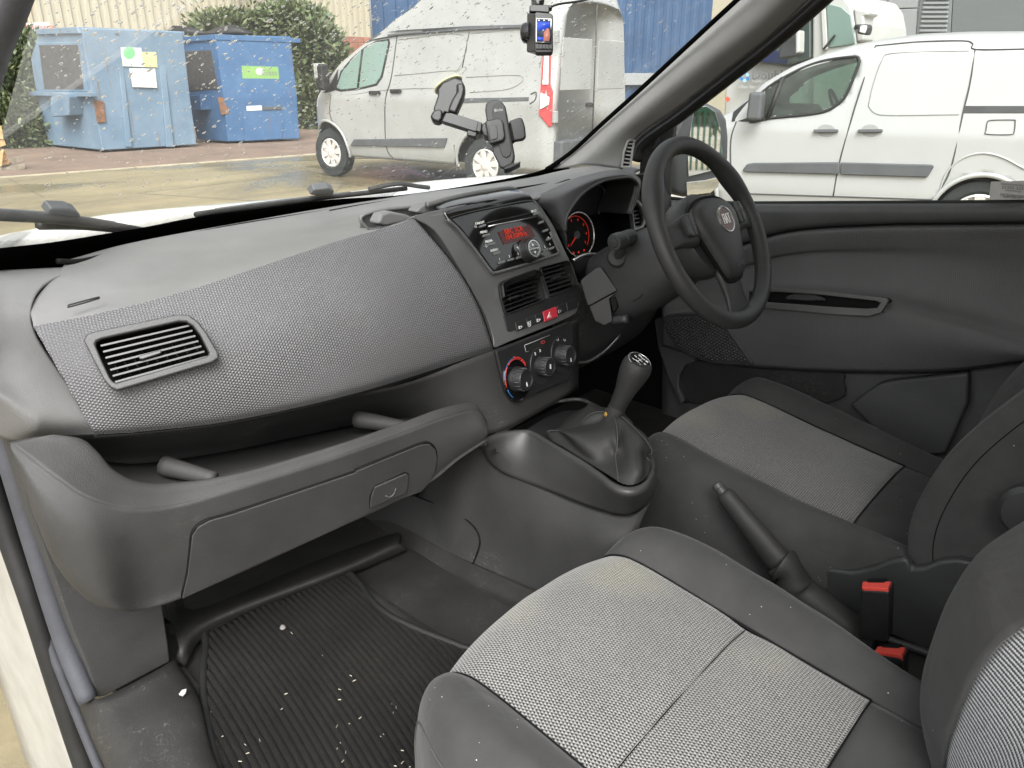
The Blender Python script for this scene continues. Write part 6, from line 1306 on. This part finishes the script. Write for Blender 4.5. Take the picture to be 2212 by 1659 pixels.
# door mirror outside the glass
mn = V((-.50, -.865, .03)).normalized(); mpl = (U(zC(390, 840), x=1.0), mn)
mr = plate('door_mirror', [U(zC(*p), pl=mpl) for p in ((228, 760), (245, 680), (285, 615), (345, 580), (430, 588), (500, 625), (532, 680), (542, 780), (540, 900), (528, 970), (500, 1000), (478, 1075), (430, 1112), (290, 1122), (215, 1100), (222, 900))], 'trim_grey', dr, .10, .02, 0, None, True, 4)
plate('mirror_glass', [U(zC(*p), pl=mpl) for p in ((335, 612), (400, 602), (450, 632), (482, 730), (492, 850), (488, 950), (440, 968), (300, 1003), (296, 900), (308, 760))], 'mirror_glass', mr, .004, .001, .004)
plate('mirror_glass', [U(zC(*p), pl=mpl) for p in ((288, 1035), (400, 1022), (482, 1002), (470, 1060), (425, 1095), (292, 1110))], 'mirror_glass', mr, .004, .001, .004)
# ================================================================== CENTRE CONSOLE, GEAR LEVER, HANDBRAKE
cn = thing('centre_console', 'dark plastic centre console with satin gear surround', 'console', (0, .85, .5))
top_edge = [(1031, 962, -.128), (1060, 985, -.125), (1090, 1010, -.123), (1140, 1035, -.12), (1220, 1070, -.112), (1310, 1100, -.102), (1370, 1110, -.082), (1405, 1085, -.04)]
grid('side_panel', [gx_([(930, 1000, -.15)]+top_edge), gx_([(905, 1070, -.16), (985, 1050, -.155), (1030, 1080, -.15), (1075, 1100, -.15), (1130, 1125, -.148), (1215, 1150, -.145), (1300, 1165, -.14), (1350, 1160, -.12), (1385, 1130, -.08)]), gx_([(850, 1150, -.18), (960, 1150, -.178), (1010, 1180, -.175), (1060, 1200, -.173), (1120, 1225, -.17), (1200, 1240, -.165), (1270, 1240, -.16), (1330, 1220, -.14), (1375, 1180, -.10)]), gx_([(760, 1230, -.205), (940, 1250, -.203), (1000, 1280, -.20), (1050, 1300, -.20), (1110, 1330, -.195), (1190, 1330, -.19), (1260, 1310, -.18), (1320, 1270, -.16), (1370, 1220, -.12)])], 'console_plastic', cn, 6, 5, .005)
# access flap in the console side
fpp = plane3(U(zG(560, 880), x=-.163), U(zG(920, 1120), x=-.168), U(zG(850, 1370), x=-.195))
plate('access_flap', [U(zG(*p), pl=fpp) for p in ((330, 850), (560, 882), (720, 945), (820, 1000), (900, 1070), (930, 1150), (915, 1230), (858, 1365), (600, 1265), (300, 1090), (200, 1020))], 'console_plastic', cn, .012, .002, .0, None, True, 2)
tube('flap_gap', [U(zG(*p), pl=fpp)+fpp[1]*.001 for p in ((540, 878), (720, 945), (820, 1000), (900, 1070), (932, 1150), (915, 1230), (858, 1365))], .0018, 'deep_black', cn, 5, 6)
# gear surround: outer satin skirt, lip, inner tray
zt = .80
lipo = [(8, 1092), (60, 1060), (200, 1022), (375, 1008), (470, 1040), (600, 1120), (820, 1250), (1010, 1380), (1120, 1465), (1230, 1510), (1340, 1505), (1430, 1450), (1485, 1340), (1470, 1235), (1420, 1120), (1260, 960), (1080, 840), (960, 760), (850, 715), (700, 725), (560, 770)]
skl = [(0, 1120), (20, 1200), (100, 1290), (180, 1350), (400, 1440), (640, 1530), (820, 1600), (1000, 1650), (1150, 1668), (1260, 1660), (1380, 1600), (1470, 1500), (1515, 1400), (1500, 1260), (1440, 1120)]
L3 = [U(zN(*p), z=zt+.012) for p in lipo]
S3 = [U(zN(a, b), x=c) for (a, b), c in zip([(-15, 1105), (60, 1240), (180, 1345), (330, 1412), (500, 1475), (700, 1550), (900, 1625), (1050, 1670), (1180, 1700), (1290, 1690), (1400, 1620), (1480, 1510), (1520, 1410)], [-.132, -.136, -.131, -.126, -.122, -.121, -.119, -.117, -.112, -.10, -.075, -.045, -.02])]
Lq = L3[:13]
midrow = [a.lerp(b, .5)+V((-.006, -.004, .004)) for a, b in zip(Lq, S3)]
grid('gear_surround', [[p+V((.012, .006, -.008)) for p in Lq], [p+V((.004, .002, .002)) for p in Lq], [p+V((-.002, -.002, -.004)) for p in Lq], midrow, S3], 'surround_satin', cn, 6, 6, .004)
tube('surround_lip', L3, .0045, 'surround_satin', cn, 5, 8, closed=True)
Lc = sum(L3, V((0, 0, 0)))/len(L3)
plate('tray', [Lc+(p-Lc)*.93+V((.006, .004, -.022)) for p in L3], 'panel_black', cn, .01, 0, 0, (0, 0, 1))
# gear lever
gl_ = thing('gear_lever', 'gear lever with black knob and wrinkled leather gaiter', 'gear lever', (0, .75, .8))
gb_ = [(575, 1075), (640, 1010), (760, 880), (900, 800), (990, 805), (1100, 870), (1250, 985), (1400, 1130), (1455, 1240), (1460, 1330), (1420, 1420), (1330, 1478), (1230, 1478), (1110, 1405), (900, 1275), (700, 1150)]
Gb = spl([U(zN(*p), z=zt+.006) for p in gb_], 4, True); gc_ = sum(Gb, V((0, 0, 0)))/len(Gb)
k0_ = U(zN(1165, 800), x=0.0); k1_ = U(zN(1338, 440), x=0.012); kx = (k1_-k0_).normalized()
colc = k0_-kx*.018; nb_ = len(Gb); rings = []
mC = frame3(colc, kx)
for j in range(15):
    t = j/14; ctr = gc_.lerp(colc, t); rg = []
    for i, p in enumerate(Gb):
        a = 2*math.pi*i/nb_; q = mC @ V((0, 0, 0))
        d = (p-gc_); dir_ = d.normalized(); rad_ = d.length*(1-t)**.82+.0165*t
        w = math.sin(math.pi*t)**.8
        wr_ = w*(.013*math.sin(3*a+5.2*t+.6)+.010*math.sin(5*a-7*t+1)+.004*math.sin(9*a+9*t))
        bulge = .030*math.sin(math.pi*min(1, t*1.15))*(.6+.4*math.cos(a*2+.5))
        hz_ = .006+(colc.z-gc_.z)*(t**1.02)+.010*w*math.sin(4*a+2.0+5*t)
        rg.append(V((ctr.x, ctr.y, gc_.z))+V((dir_.x, dir_.y, 0))*max(.016, rad_+wr_+bulge*.5)+V((0, 0, hz_)))
    rings.append(rg)
loft('gaiter', rings, 'leather', gl_, False, 1)
for i0 in (2, 34, 50): tube('stitching', [rings[j][i0]+(rings[j][i0]-gc_).normalized()*.0015 for j in range(0, 15)], .0011, 'thread', gl_, 2, 5)
lathe('collar', frame3(colc, kx), [(.0165, -.012), (.0175, 0), (.0178, .022), (.0165, .026), (.001, .027)], 'leather', gl_, 24)
pk = frame3(colc+kx*.006-cr*.0165-cf*.006, (-cr-cf*.6)); plate('popper_tab', [pk @ V(p) for p in ((-.007, -.012, 0), (.007, -.012, 0), (.007, .009, 0), (0, .014, 0), (-.007, .009, 0))], 'leather', gl_, .003, .001, .001, None, True)
lathe('popper', pk, [(.0048, .001), (.0048, .0022), (.003, .0034), (.001, .0036)], 'brass', gl_, 18)
kl = (k1_-k0_).length; mK = frame3(k0_, kx)
lathe('knob', mK, [(.014, -.004), (.0165, .004), (.0180, .020), (.0205, .045), (.0255, .068), (.0290, .086), (.0300, .098), (.0285, .108), (.0255, .1135), (.0225, .1145), (.001, .1145)], 'leather', gl_, 36)
mT = frame3(mK @ V((0, 0, .1148)), (kx+(-cf)*.15+V((0, -.1, .0))).normalized()); cp_ = lathe('knob_cap', mT, [(.0232, -.004), (.0232, .0), (.021, .0012), (.001, .0018)], 'gloss_black', gl_, 36)
tube('cap_ring', circ(mT, .0232, 32, h=.0004), .0011, 'chrome', cp_, 1, 6, closed=True, smooth_path=False)
for s, q in (('1', (-.012, .008)), ('3', (0, .011)), ('5', (.012, .008)), ('2', (-.012, -.010)), ('4', (0, -.012)), ('R', (.012, -.010))): text('gate_mark', s, mT @ MX.Translation((q[0], q[1], .002)), .0085, 'white_print', cp_, .0003)
for a, b in (((-.010, 0), (.010, 0)), ((-.010, -.005), (-.010, .005)), ((0, -.006), (0, .006)), ((.010, -.005), (.010, .005))): tube('gate_line', [mT @ V((a[0], a[1], .0022)), mT @ V((b[0], b[1], .0022))], .0006, 'white_print', cp_, 1, 4)
# handbrake
hb = thing('handbrake', 'black handbrake lever pulled up between the seats', 'handbrake', (.03, .4, .6))
h0 = U(zH(610, 735), x=.03); h1 = U(zH(905, 1100), x=.03); hx = (h0-h1).normalized()
hl = (h0-h1).length; mH = frame3(h1, hx, (1, 0, 0))
def hring(t, rx, ry, oy=0): return [mH @ V((oy+rx*math.cos(2*math.pi*k/20), ry*math.sin(2*math.pi*k/20), hl*t)) for k in range(20)]
loft('grip', [hring(-.05, .025, .021), hring(.02, .0265, .0225), hring(.25, .0245, .021), hring(.55, .0215, .0185), hring(.8, .0195, .017), hring(.93, .0195, .0165), hring(1.0, .018, .015), hring(1.02, .013, .0115)], 'leather', hb, True, 1)
tube('grip_line', [mH @ V((-.014, -.0172, hl*t)) for t in (.15, .4, .7, .85, .93)], .0009, 'deep_black', hb, 4, 5)
lathe('button', frame3(h0, hx), [(.0105, -.004), (.0105, .012), (.0115, .013), (.0112, .021), (.009, .0235), (.001, .024)], 'column_plastic', hb, 22)
hbt = [h1-hx*.004, U(zH(960, 1150), x=.03), U(zH(1000, 1240), x=.035), U(zH(1110, 1330), x=.04), U(zH(1250, 1440), x=.045), U(zH(1330, 1500), x=.05), U(zH(1400, 1530), x=.055)]
tube('gaiter', hbt, lambda t: .0285+.006*math.sin(t*26)*max(0, 1-t*2.2)+.004*t, 'leather', hb, 8, 18)
tube('gaiter_band', [h1-hx*.002, h1-hx*.014], .030, 'leather', hb, 1, 20, smooth_path=False)
tube('stitching', [p+V((-.022, -.008, .012)) for p in hbt[1:-1]], .001, 'thread', hb, 5, 5)
tn = thing('tunnel_cover', 'black plastic cover on the floor tunnel under the handbrake', 'cover', (.03, .2, .5))
plate('cover', [V(p) for p in ((-.10, -.2, .555), (.12, -.2, .555), (.12, .62, .555), (-.10, .62, .555))], 'console_plastic', tn, .07, .01, 0, (0, 0, 1), True)
tube('rail', [U(zH(*p), z=.57) for p in ((1250, 1420), (1480, 1510), (1740, 1600), (1900, 1660))], .007, 'column_plastic', tn, 3, 8)
# seat belt buckles
def buckle(label, top, x, tilt, ln):
    b_ = thing('seat_belt_buckle', label, 'buckle', U(top[0], x=x), 'seat belt buckles')
    A_, B__, C_, D_ = [U(p, x=x) if i < 2 else U(p, x=x-.03) for i, p in enumerate(top)]
    pl_ = plane3(A_, B__, D_); nn = pl_[1]; q = [U(p, pl=pl_) for p in top]
    dn = V((.05, -.13, -1)).normalized(); n = 4
    vs = q+[p+dn*ln for p in q]; fs = [(0, 1, 2, 3), (7, 6, 5, 4)]+[(i, i+4, (i+1) % 4+4, (i+1) % 4) for i in range(4)]
    o = mk('housing', vs, fs, 'panel_black', b_, True, bevel=.006, bseg=3)
    c_ = sum(q, V((0, 0, 0)))/4
    q2 = [c_+(p-c_)*.88 for p in q]; far = [q2[0].lerp(q2[3], .25), q2[1].lerp(q2[2], .25), q2[2], q2[3]]
    plate('release_button', far, 'buckle_red', b_, .01, .002, .0035, None, True)
    plate('slot', [q2[0].lerp(q2[1], .18), q2[1].lerp(q2[0], .18), q2[1].lerp(q2[2], .42).lerp(q2[0].lerp(q2[3], .42), .2), q2[0].lerp(q2[3], .42).lerp(q2[1].lerp(q2[2], .42), .2)], 'deep_black', b_, .004, .0005, .0045)
    return b_
buckle('red and black seat belt buckle beside the driver seat', [zH(1345, 1200), zH(1525, 1197), zH(1495, 1258), zH(1337, 1250)], .0, 0, .10)
buckle('red and black seat belt buckle half hidden by the passenger seat', [zH(1430, 1550), zH(1605, 1550), zH(1570, 1615), zH(1405, 1590)], -.085, 0, .12)
# ================================================================== SEATS
LP = [(.03, .725), (.10, .730), (.165, .735), (.25, .745), (.30, .751), (.345, .757), (.39, .763), (.46, .773), (.53, .781), (.575, .780), (.612, .764), (.634, .732), (.642, .685), (.632, .615)]
HW = [(.03, .235), (.10, .245), (.165, .262), (.25, .288), (.345, .303), (.46, .306), (.53, .295), (.575, .278), (.612, .258), (.634, .245), (.70, .24)]
def hwf(y):
    for (a, u_), (b, v_) in zip(HW, HW[1:]):
        if a <= y <= b: return u_+(v_-u_)*(y-a)/(b-a)
    return HW[0][1]
BP = [(0, -.004), (.10, .006), (.25, .019), (.45, .029), (.63, .027), (.80, .012), (.92, -.018), (.985, -.055), (1.0, -.10), (.985, -.15), (.93, -.205)]
def cushion(root, cx, dy, dz, sc, ins, groove=0.0, tilt=0.0):
    rnd = random.Random(int(cx*1000))
    def pt(x, i, drop=0.0, dzp=0.0):
        y, z = LP[i]; f = max(0, (y-.30)/.34)
        return V((cx+x, y+dy-.045*f*f*(x/.25)**2, z+dz+tilt*(y-.64)+dzp-drop))
    xs_i = [-ins+2*ins*k/8 for k in range(9)]
    def zi(x): a = abs(x); return .007*(1-(a/ins)**2)-.004*math.exp(-((a-ins)/.006)**2)
    ni = list(range(2, len(LP)))
    grid('seat_insert', [[pt(x, i, groove if i == 5 else 0, zi(x)+rnd.uniform(-.0012, .0012)) for x in xs_i] for i in ni], 'seat_weave', root, 5, 5, .006)
    if groove: tube('insert_seam', [pt(x, 5, groove-.0006, zi(x)) for x in xs_i], .0009, 'deep_black', root, 5, 5)
    for s in (-1, 1):
        rows = []
        for i in range(len(LP)):
            w = hwf(LP[i][0])*sc-ins; k_ = 1.0 if i < 10 else (.7, .45, .3, .3)[i-10]
            rows.append([pt(s*(ins+w*a), i, 0, (b*k_ if b > 0 else b)+(rnd.uniform(-.0015, .0015) if 0 < a < .9 else 0)) for a, b in BP])
        grid('bolster', rows, 'seat_cloth', root, 4, 4, .006)
        tube('seam', [r_[0]+V((0, 0, .0018)) for r_ in rows[2:]], .0014, 'deep_black', root, 5, 5)
        tube('bolster_seam', [r_[6]+V((s*.0008, 0, .0008)) for r_ in rows], .0011, 'thread', root, 5, 5)
    grid('rear_panel', [[pt(x, i, .0005, zi(x)) for x in xs_i] for i in (0, 1, 2)], 'seat_cloth', root, 4, 4, .006)
    tube('seam', [pt(x, 2, -.001, zi(x)) for x in xs_i], .0014, 'deep_black', root, 5, 5)
    mk('seat_base', [V((cx+a*.22, b+dy, c)) for c in (.50, .60) for a, b in ((-1, .02), (1, .02), (1, .56), (-1, .56))], [(3, 2, 1, 0), (4, 5, 6, 7), (0, 1, 5, 4), (1, 2, 6, 5), (2, 3, 7, 6), (3, 0, 4, 7)], 'deep_black', root, False, bevel=.01)
ps = thing('passenger_seat', 'near passenger seat in dark cloth with pale woven centre', 'seat', (-.45, .3, .5), 'front seats')
cushion(ps, -.455, 0.0, 0.0, 1.0, .178, .005)
ds = thing('driver_seat', 'far driver seat in dark cloth with pale woven centre', 'seat', (.36, .45, .5), 'front seats')
cushion(ds, .355, .185, -.020, .96, .174, 0.0, .04)
# driver backrest: front edge of the near bolster read on x = .13, far bolster on x = .60
nearp = [(1592, 1120), (1588, 1030), (1590, 960), (1612, 860), (1660, 750), (1730, 630), (1820, 515), (1960, 385), (2110, 270), (2260, 160), (2450, 30)]
N3 = [U(zH(*p), x=.125) for p in nearp]
def backrest(root, N3, x0, x1, dark_to, woven_from, mat2):
    w = x1-x0; rows = []
    prof = [(0, -.26, 0), (0, -.10, 0), (.0, -.012, 0), (.02, .0, 0), (.07, -.004, 0), (.15, -.022, 0), (.22, -.045, 0)]
    A_, W_, F_ = [], [], []
    for p in N3:
        A_.append([V((x0+a-.004, p.y+b, p.z+abs(b)*.10)) for a, b, c in prof])
        W_.append([V((x0+.215+(w-.43)*k/4, p.y-.046-.018*math.sin(math.pi*k/4), p.z)) for k in range(5)])
        F_.append([V((x1-a+.004, p.y+b, p.z+abs(b)*.10)) for a, b, c in prof[::-1]])
    return A_, W_, F_
A_, W_, F_ = backrest(ds, N3, .125, .60, 0, 0, '')
grid('back_bolster', A_, 'seat_cloth', ds, 5, 5, .006); grid('back_bolster', F_, 'seat_cloth', ds, 5, 5, .006)
cut = 5
grid('lower_back', [r_ for r_ in W_[:cut]], 'seat_cloth', ds, 4, 4, .006); grid('back_insert', W_[cut-1:], 'back_weave', ds, 4, 5, .006)
tube('bolster_seam', [r_[2]+V((-.001, -.03, .003)) for r_ in A_], .0012, 'deep_black', ds, 5, 5)
# plastic side cover of the driver seat
sc = [(1040, 1110), (1180, 1140), (1290, 1158), (1400, 1135), (1500, 1095), (1575, 1082), (1600, 1108), (1612, 1138), (1680, 1130), (1760, 1098), (1850, 1088), (1930, 1102), (2000, 1150), (2080, 1260), (2060, 1420), (1900, 1640), (1640, 1560), (1300, 1400), (1080, 1280)]
plate('side_cover', [U(zH(*p), x=.098) for p in sc], 'column_plastic', ds, .02, .007, 0, (-1, 0, 0), True, 4)
lathe('recliner_knob', frame3(U(zH(2260, 830), x=.10), (-1, 0, 0)), [(.045, 0), (.045, .012), (.038, .02), (.001, .022)], 'column_plastic', ds, 28)
# passenger backrest: front edge of its right bolster read on x = -.21
nearq = [(690, 1560), (655, 1480), (620, 1400), (598, 1300), (604, 1200), (640, 1080), (700, 930), (790, 800), (900, 715), (1060, 620)]
Q3 = [U(zR(*p), x=-.215) for p in nearq]
A2, W2, F2 = backrest(ps, Q3, -.70, -.215, 0, 0, '')
lean = lambda v, x: V((v.x, v.y-max(0, v.z-.70)*.75*max(0, min(1, (-.38-x)/.24)), v.z))
grid('back_bolster', [[lean(v, v.x) for v in r_] for r_ in A2], 'seat_cloth', ps, 5, 5, .006)
fp = [[V((-.215-a, p.y+b, p.z+c)) for a, b, c in ((-.0, -.22, .02), (.0, -.10, .01), (.0, -.012, 0), (.02, .0, 0), (.07, -.006, 0), (.125, -.03, -.0), (.16, -.052, 0))] for p in Q3]
grid('back_bolster', fp, 'seat_cloth', ps, 5, 5, .006)
grid('back_insert', [[lean(V((-.375-.12*k/4, p.y-.052-.012*math.sin(math.pi*k/4), p.z)), -.375-.12*k/4) for k in range(5)] for p in Q3[1:]], 'back_weave', ps, 5, 5, .006)
# ================================================================== THINGS ON THE WINDSCREEN
ph = thing('phone_holder', 'black suction phone holder stuck to the middle of the windscreen', 'phone holder', onW(zO(265, 770)))
sc_ = onW(zO(262, 772), -.004); mS_ = frame3(sc_, -nW, (1, 0, 0))
lathe('suction_cup', mS_, [(.001, 0), (.033, .0), (.0335, .003), (.030, .005), (.001, .006)], 'suction_gel', ph, 36)
lathe('cup_shell', mS_, [(.031, .003), (.030, .010), (.026, .020), (.019, .030), (.012, .036), (.001, .037)], 'holder_black', ph, 32)
tube('pull_tab', [onW(zO(*p), -.004) for p in ((345, 668), (385, 625), (420, 612), (432, 632), (405, 660), (395, 680))], .0012, 'windscreen_glass', ph, 4, 6)
dep = (sc_-CAM).dot(cf)-.045
def at(zf, p, d=0.0):   # a point at the holder's own distance from the lens
    r_ = ray(zf(*p)); return CAM+r_*(dep+d)
vax = -cf
def slab(nm, zf, pts, th, d, mat, par, bev=.003, spn=0, tilt=None): return plate(nm, [at(zf, p, d+(tilt(p) if tilt else 0)) for p in pts], mat, par, th, bev, 0, None, True, 3, spn)
slab('arm_upper', zO, [(172, 895), (175, 830), (215, 770), (330, 720), (400, 745), (428, 800), (425, 850), (390, 920), (340, 1050), (300, 1062), (240, 1050), (205, 1130), (150, 1090), (133, 1010)], .03, .012, 'holder_black', ph, .004)
slab('arm_rib', zO, [(345, 770), (415, 768), (428, 830), (415, 900), (345, 1060), (262, 1035), (300, 930), (350, 850)], .03, .0, 'holder_black', ph, .006)
slab('joint_knob', zO, [(98, 1085), (135, 1022), (205, 1012), (222, 1050), (215, 1110), (180, 1140), (130, 1125)], .03, -.006, 'holder_black', ph, .006)
slab('arm_lower', zO, [(212, 1130), (250, 1052), (300, 1052), (560, 1132), (548, 1222), (520, 1228)], .022, -.004, 'holder_grey', ph, .002)
slab('arm_slider', zO, [(528, 1220), (548, 1132), (590, 1142), (575, 1236)], .026, -.008, 'holder_black', ph, .002)
slab('arm_stop', zO, [(442, 1240), (455, 1205), (545, 1235), (530, 1282), (450, 1265)], .02, -.003, 'holder_black', ph, .004)
slab('ball_joint', zO, [(578, 1205), (585, 1150), (640, 1130), (660, 1290), (600, 1265)], .03, -.012, 'holder_black', ph, .004)
bdy = [(612, 1020), (622, 965), (660, 932), (712, 926), (770, 942), (800, 985), (815, 1050), (888, 1440), (885, 1480), (870, 1530), (790, 1570), (750, 1560), (735, 1520), (690, 1440), (640, 1200)]
tl_ = lambda p: (p[0]-700)*-.00004
slab('back_plate', zO, bdy, .014, -.026, 'holder_grey', ph, .004, 0, tl_)
slab('back_face', zO, [(682, 1040), (690, 985), (725, 957), (770, 958), (795, 1000), (862, 1400), (850, 1450), (815, 1472), (780, 1455), (755, 1400)], .003, -.0285, 'holder_black', ph, .001, 0, tl_)
cl_ = slab('side_clamp', zO, [(612, 1128), (730, 1098), (770, 1108), (788, 1140), (806, 1270), (790, 1310), (660, 1345)], .012, -.040, 'holder_grey', ph, .004)
slab('clamp_pad', zO, [(648, 1175), (715, 1155), (728, 1180), (735, 1270), (725, 1295), (668, 1308)], .002, -.0425, 'holder_grey', ph, .0015)
slab('side_clamp', zO, [(838, 1125), (935, 1092), (965, 1098), (990, 1180), (1000, 1270), (975, 1300), (875, 1318), (860, 1300)], .014, -.026, 'holder_black', ph, .004)
slab('clamp_slot', zO, [(838, 1150), (858, 1145), (890, 1310), (868, 1320)], .02, -.030, 'deep_black', ph, .001)
slab('foot', zO, [(790, 1565), (870, 1520), (888, 1515), (890, 1530), (945, 1503), (945, 1525), (850, 1570), (795, 1582)], .03, -.045, 'holder_black', ph, .003)
o_ = at(zO, (750, 1026), -.0315); ey = (at(zO, (735, 950), -.0315)-at(zO, (760, 1100), -.0315)).normalized(); nx_ = -cf; exx = ey.cross(nx_).normalized()
text('brand_mark', 'Blukar', MX(((exx.x, ey.x, nx_.x, o_.x), (exx.y, ey.y, nx_.y, o_.y), (exx.z, ey.z, nx_.z, o_.z), (0, 0, 0, 1))), .0085, 'pale_print', ph, .0002)
# dash camera hanging at the top
dc = thing('dash_camera', 'small black dash camera with lit screen hanging from the windscreen', 'camera', onW(zO(1110, 20)))
dep = (onW(zO(1130, 60))-CAM).dot(cf)-.05
slab('mount', zO, [(1048, -60), (1172, -60), (1170, 5), (1130, 12), (1128, 45), (1090, 45), (1085, 12), (1050, 5)], .02, .03, 'holder_black', dc, .003)
slab('cradle', zO, [(1030, 50), (1060, 40), (1200, 42), (1218, 55), (1215, 118), (1130, 112), (1032, 108)], .03, .012, 'holder_black', dc, .003)
slab('socket', zO, [(1192, 45), (1245, 42), (1242, 78), (1195, 80)], .015, .018, 'holder_black', dc, .003)
bodyo = [(1078, 120), (1095, 108), (1230, 122), (1250, 140), (1252, 470), (1235, 492), (1100, 492), (1078, 475)]
bx = slab('case', zO, bodyo, .016, -.004, 'holder_black', dc, .004)
ax_ = V((-.72, .69, 0)).normalized()
sd_ = [at(zO, p, -.004) for p in ((1082, 122), (1082, 484))]; sw_ = [at(zO, p, .026) for p in ((1004, 118), (1000, 486))]
vs = [sd_[0], sd_[1], sw_[1], sw_[0]]; th_ = cf*.02+cr*.03
mk('case_side', vs+[v+th_ for v in vs], [(0, 1, 2, 3), (7, 6, 5, 4), (0, 4, 5, 1), (1, 5, 6, 2), (2, 6, 7, 3), (3, 7, 4, 0)], 'holder_grey', dc, True, bevel=.003, bseg=3)
slab('screen_border', zO, [(1088, 165), (1240, 172), (1238, 405), (1086, 398)], .002, -.0062, 'gloss_black', dc, .0008)
sc2 = slab('screen', zO, [(1100, 175), (1228, 180), (1226, 388), (1098, 382)], .001, -.0072, 'screen_dark', dc, 0)
slab('picture_sky', zO, [(1102, 202), (1224, 206), (1222, 258), (1206, 255), (1190, 285), (1160, 270), (1130, 288), (1101, 280)], .0004, -.0078, 'screen_blue', dc, 0)
slab('picture_hand', zO, [(1160, 380), (1165, 300), (1195, 262), (1215, 270), (1222, 330), (1215, 382)], .0004, -.0079, 'screen_skin', dc, 0)
slab('picture_glow', zO, [(1101, 340), (1130, 345), (1165, 352), (1160, 378), (1101, 372)], .0004, -.0079, 'screen_blue', dc, 0)
for x_ in (1112, 1160, 1205): slab('picture_icon', zO, [(x_, 184), (x_+14, 185), (x_+14, 194), (x_, 193)], .0004, -.008, 'screen_white', dc, 0)
slab('screen_edge', zO, [(1100, 388), (1228, 394), (1228, 398), (1100, 393)], .001, -.0075, 'chrome', dc, 0)
for k in range(5): slab('button', zO, [(1090+k*31, 417), (1116+k*31, 418), (1117+k*31, 456), (1098+k*31, 457), (1091+k*31, 450)], .002, -.0068, 'holder_grey', dc, .0008)
for a in range(0, 360, 45): slab('speaker_hole', zO, [(1026+14*math.cos(R(a))+4*math.cos(R(q)), 303+17*math.sin(R(a))+5*math.sin(R(q))) for q in range(0, 360, 60)], .001, .0135, 'deep_black', dc, 0)
lathe('lens', frame3(at(zO, (985, 312), .03), (cf*.25-cr*.97).normalized()), [(.020, -.012), (.020, -.004), (.018, .003), (.014, .006), (.001, .0065)], 'lens_black', dc, 28)
tube('cable', [at(zO, p, d) for p, d in (((1235, 62), .02), ((1280, 45), .02), ((1340, 32), .03), ((1422, 22), .05), ((1500, 10), .08), ((1600, -10), .12))], .0022, 'rubber', dc, 6, 8)
# ------------------------------------------------------------------ the rest of our van's shell, unseen, added to give cab light falloff: roof, bulkhead behind the seats, driver-side rear pillar
plain('headlining', (0.50, 0.49, 0.46), .9, var=.05, vs=6); plain('bulkhead_grey', (0.16, 0.16, 0.158), .7, var=.1, vs=4)
def ywt(x): return ybase(x)-1.10*CS
grid('roof', [[V((x, ywt(x)+.03, zbase(x)+1.10*SS)) for x in (-.80, -.4, 0, .4, .80)], [V((x, .55, 1.93)) for x in (-.80, -.4, 0, .4, .80)], [V((x, .0, 1.95)) for x in (-.80, -.4, 0, .4, .80)], [V((x, -.62, 1.95)) for x in (-.80, -.4, 0, .4, .80)]], 'headlining', vb, 4, 4, .02)
mk('rear_bulkhead', [V(p) for p in ((-.86, -.60, .48), (.86, -.60, .48), (.80, -.62, 1.95), (-.80, -.62, 1.95))], [(0, 1, 2, 3)], 'bulkhead_grey', vb, False, thick=.02)
mk('rear_pillar', [V(p) for p in ((.86, -.62, 1.16), (.86, -.20, 1.16), (.80, -.12, 1.93), (.80, -.62, 1.95))], [(0, 1, 2, 3)], 'pillar_plastic', vb, False, thick=.02)
tube('roof_rail', [V((.70, .98, 1.70)), V((.76, .6, 1.86)), V((.80, .2, 1.92)), V((.80, -.6, 1.93))], .03, 'pillar_plastic', vb, 5, 8)
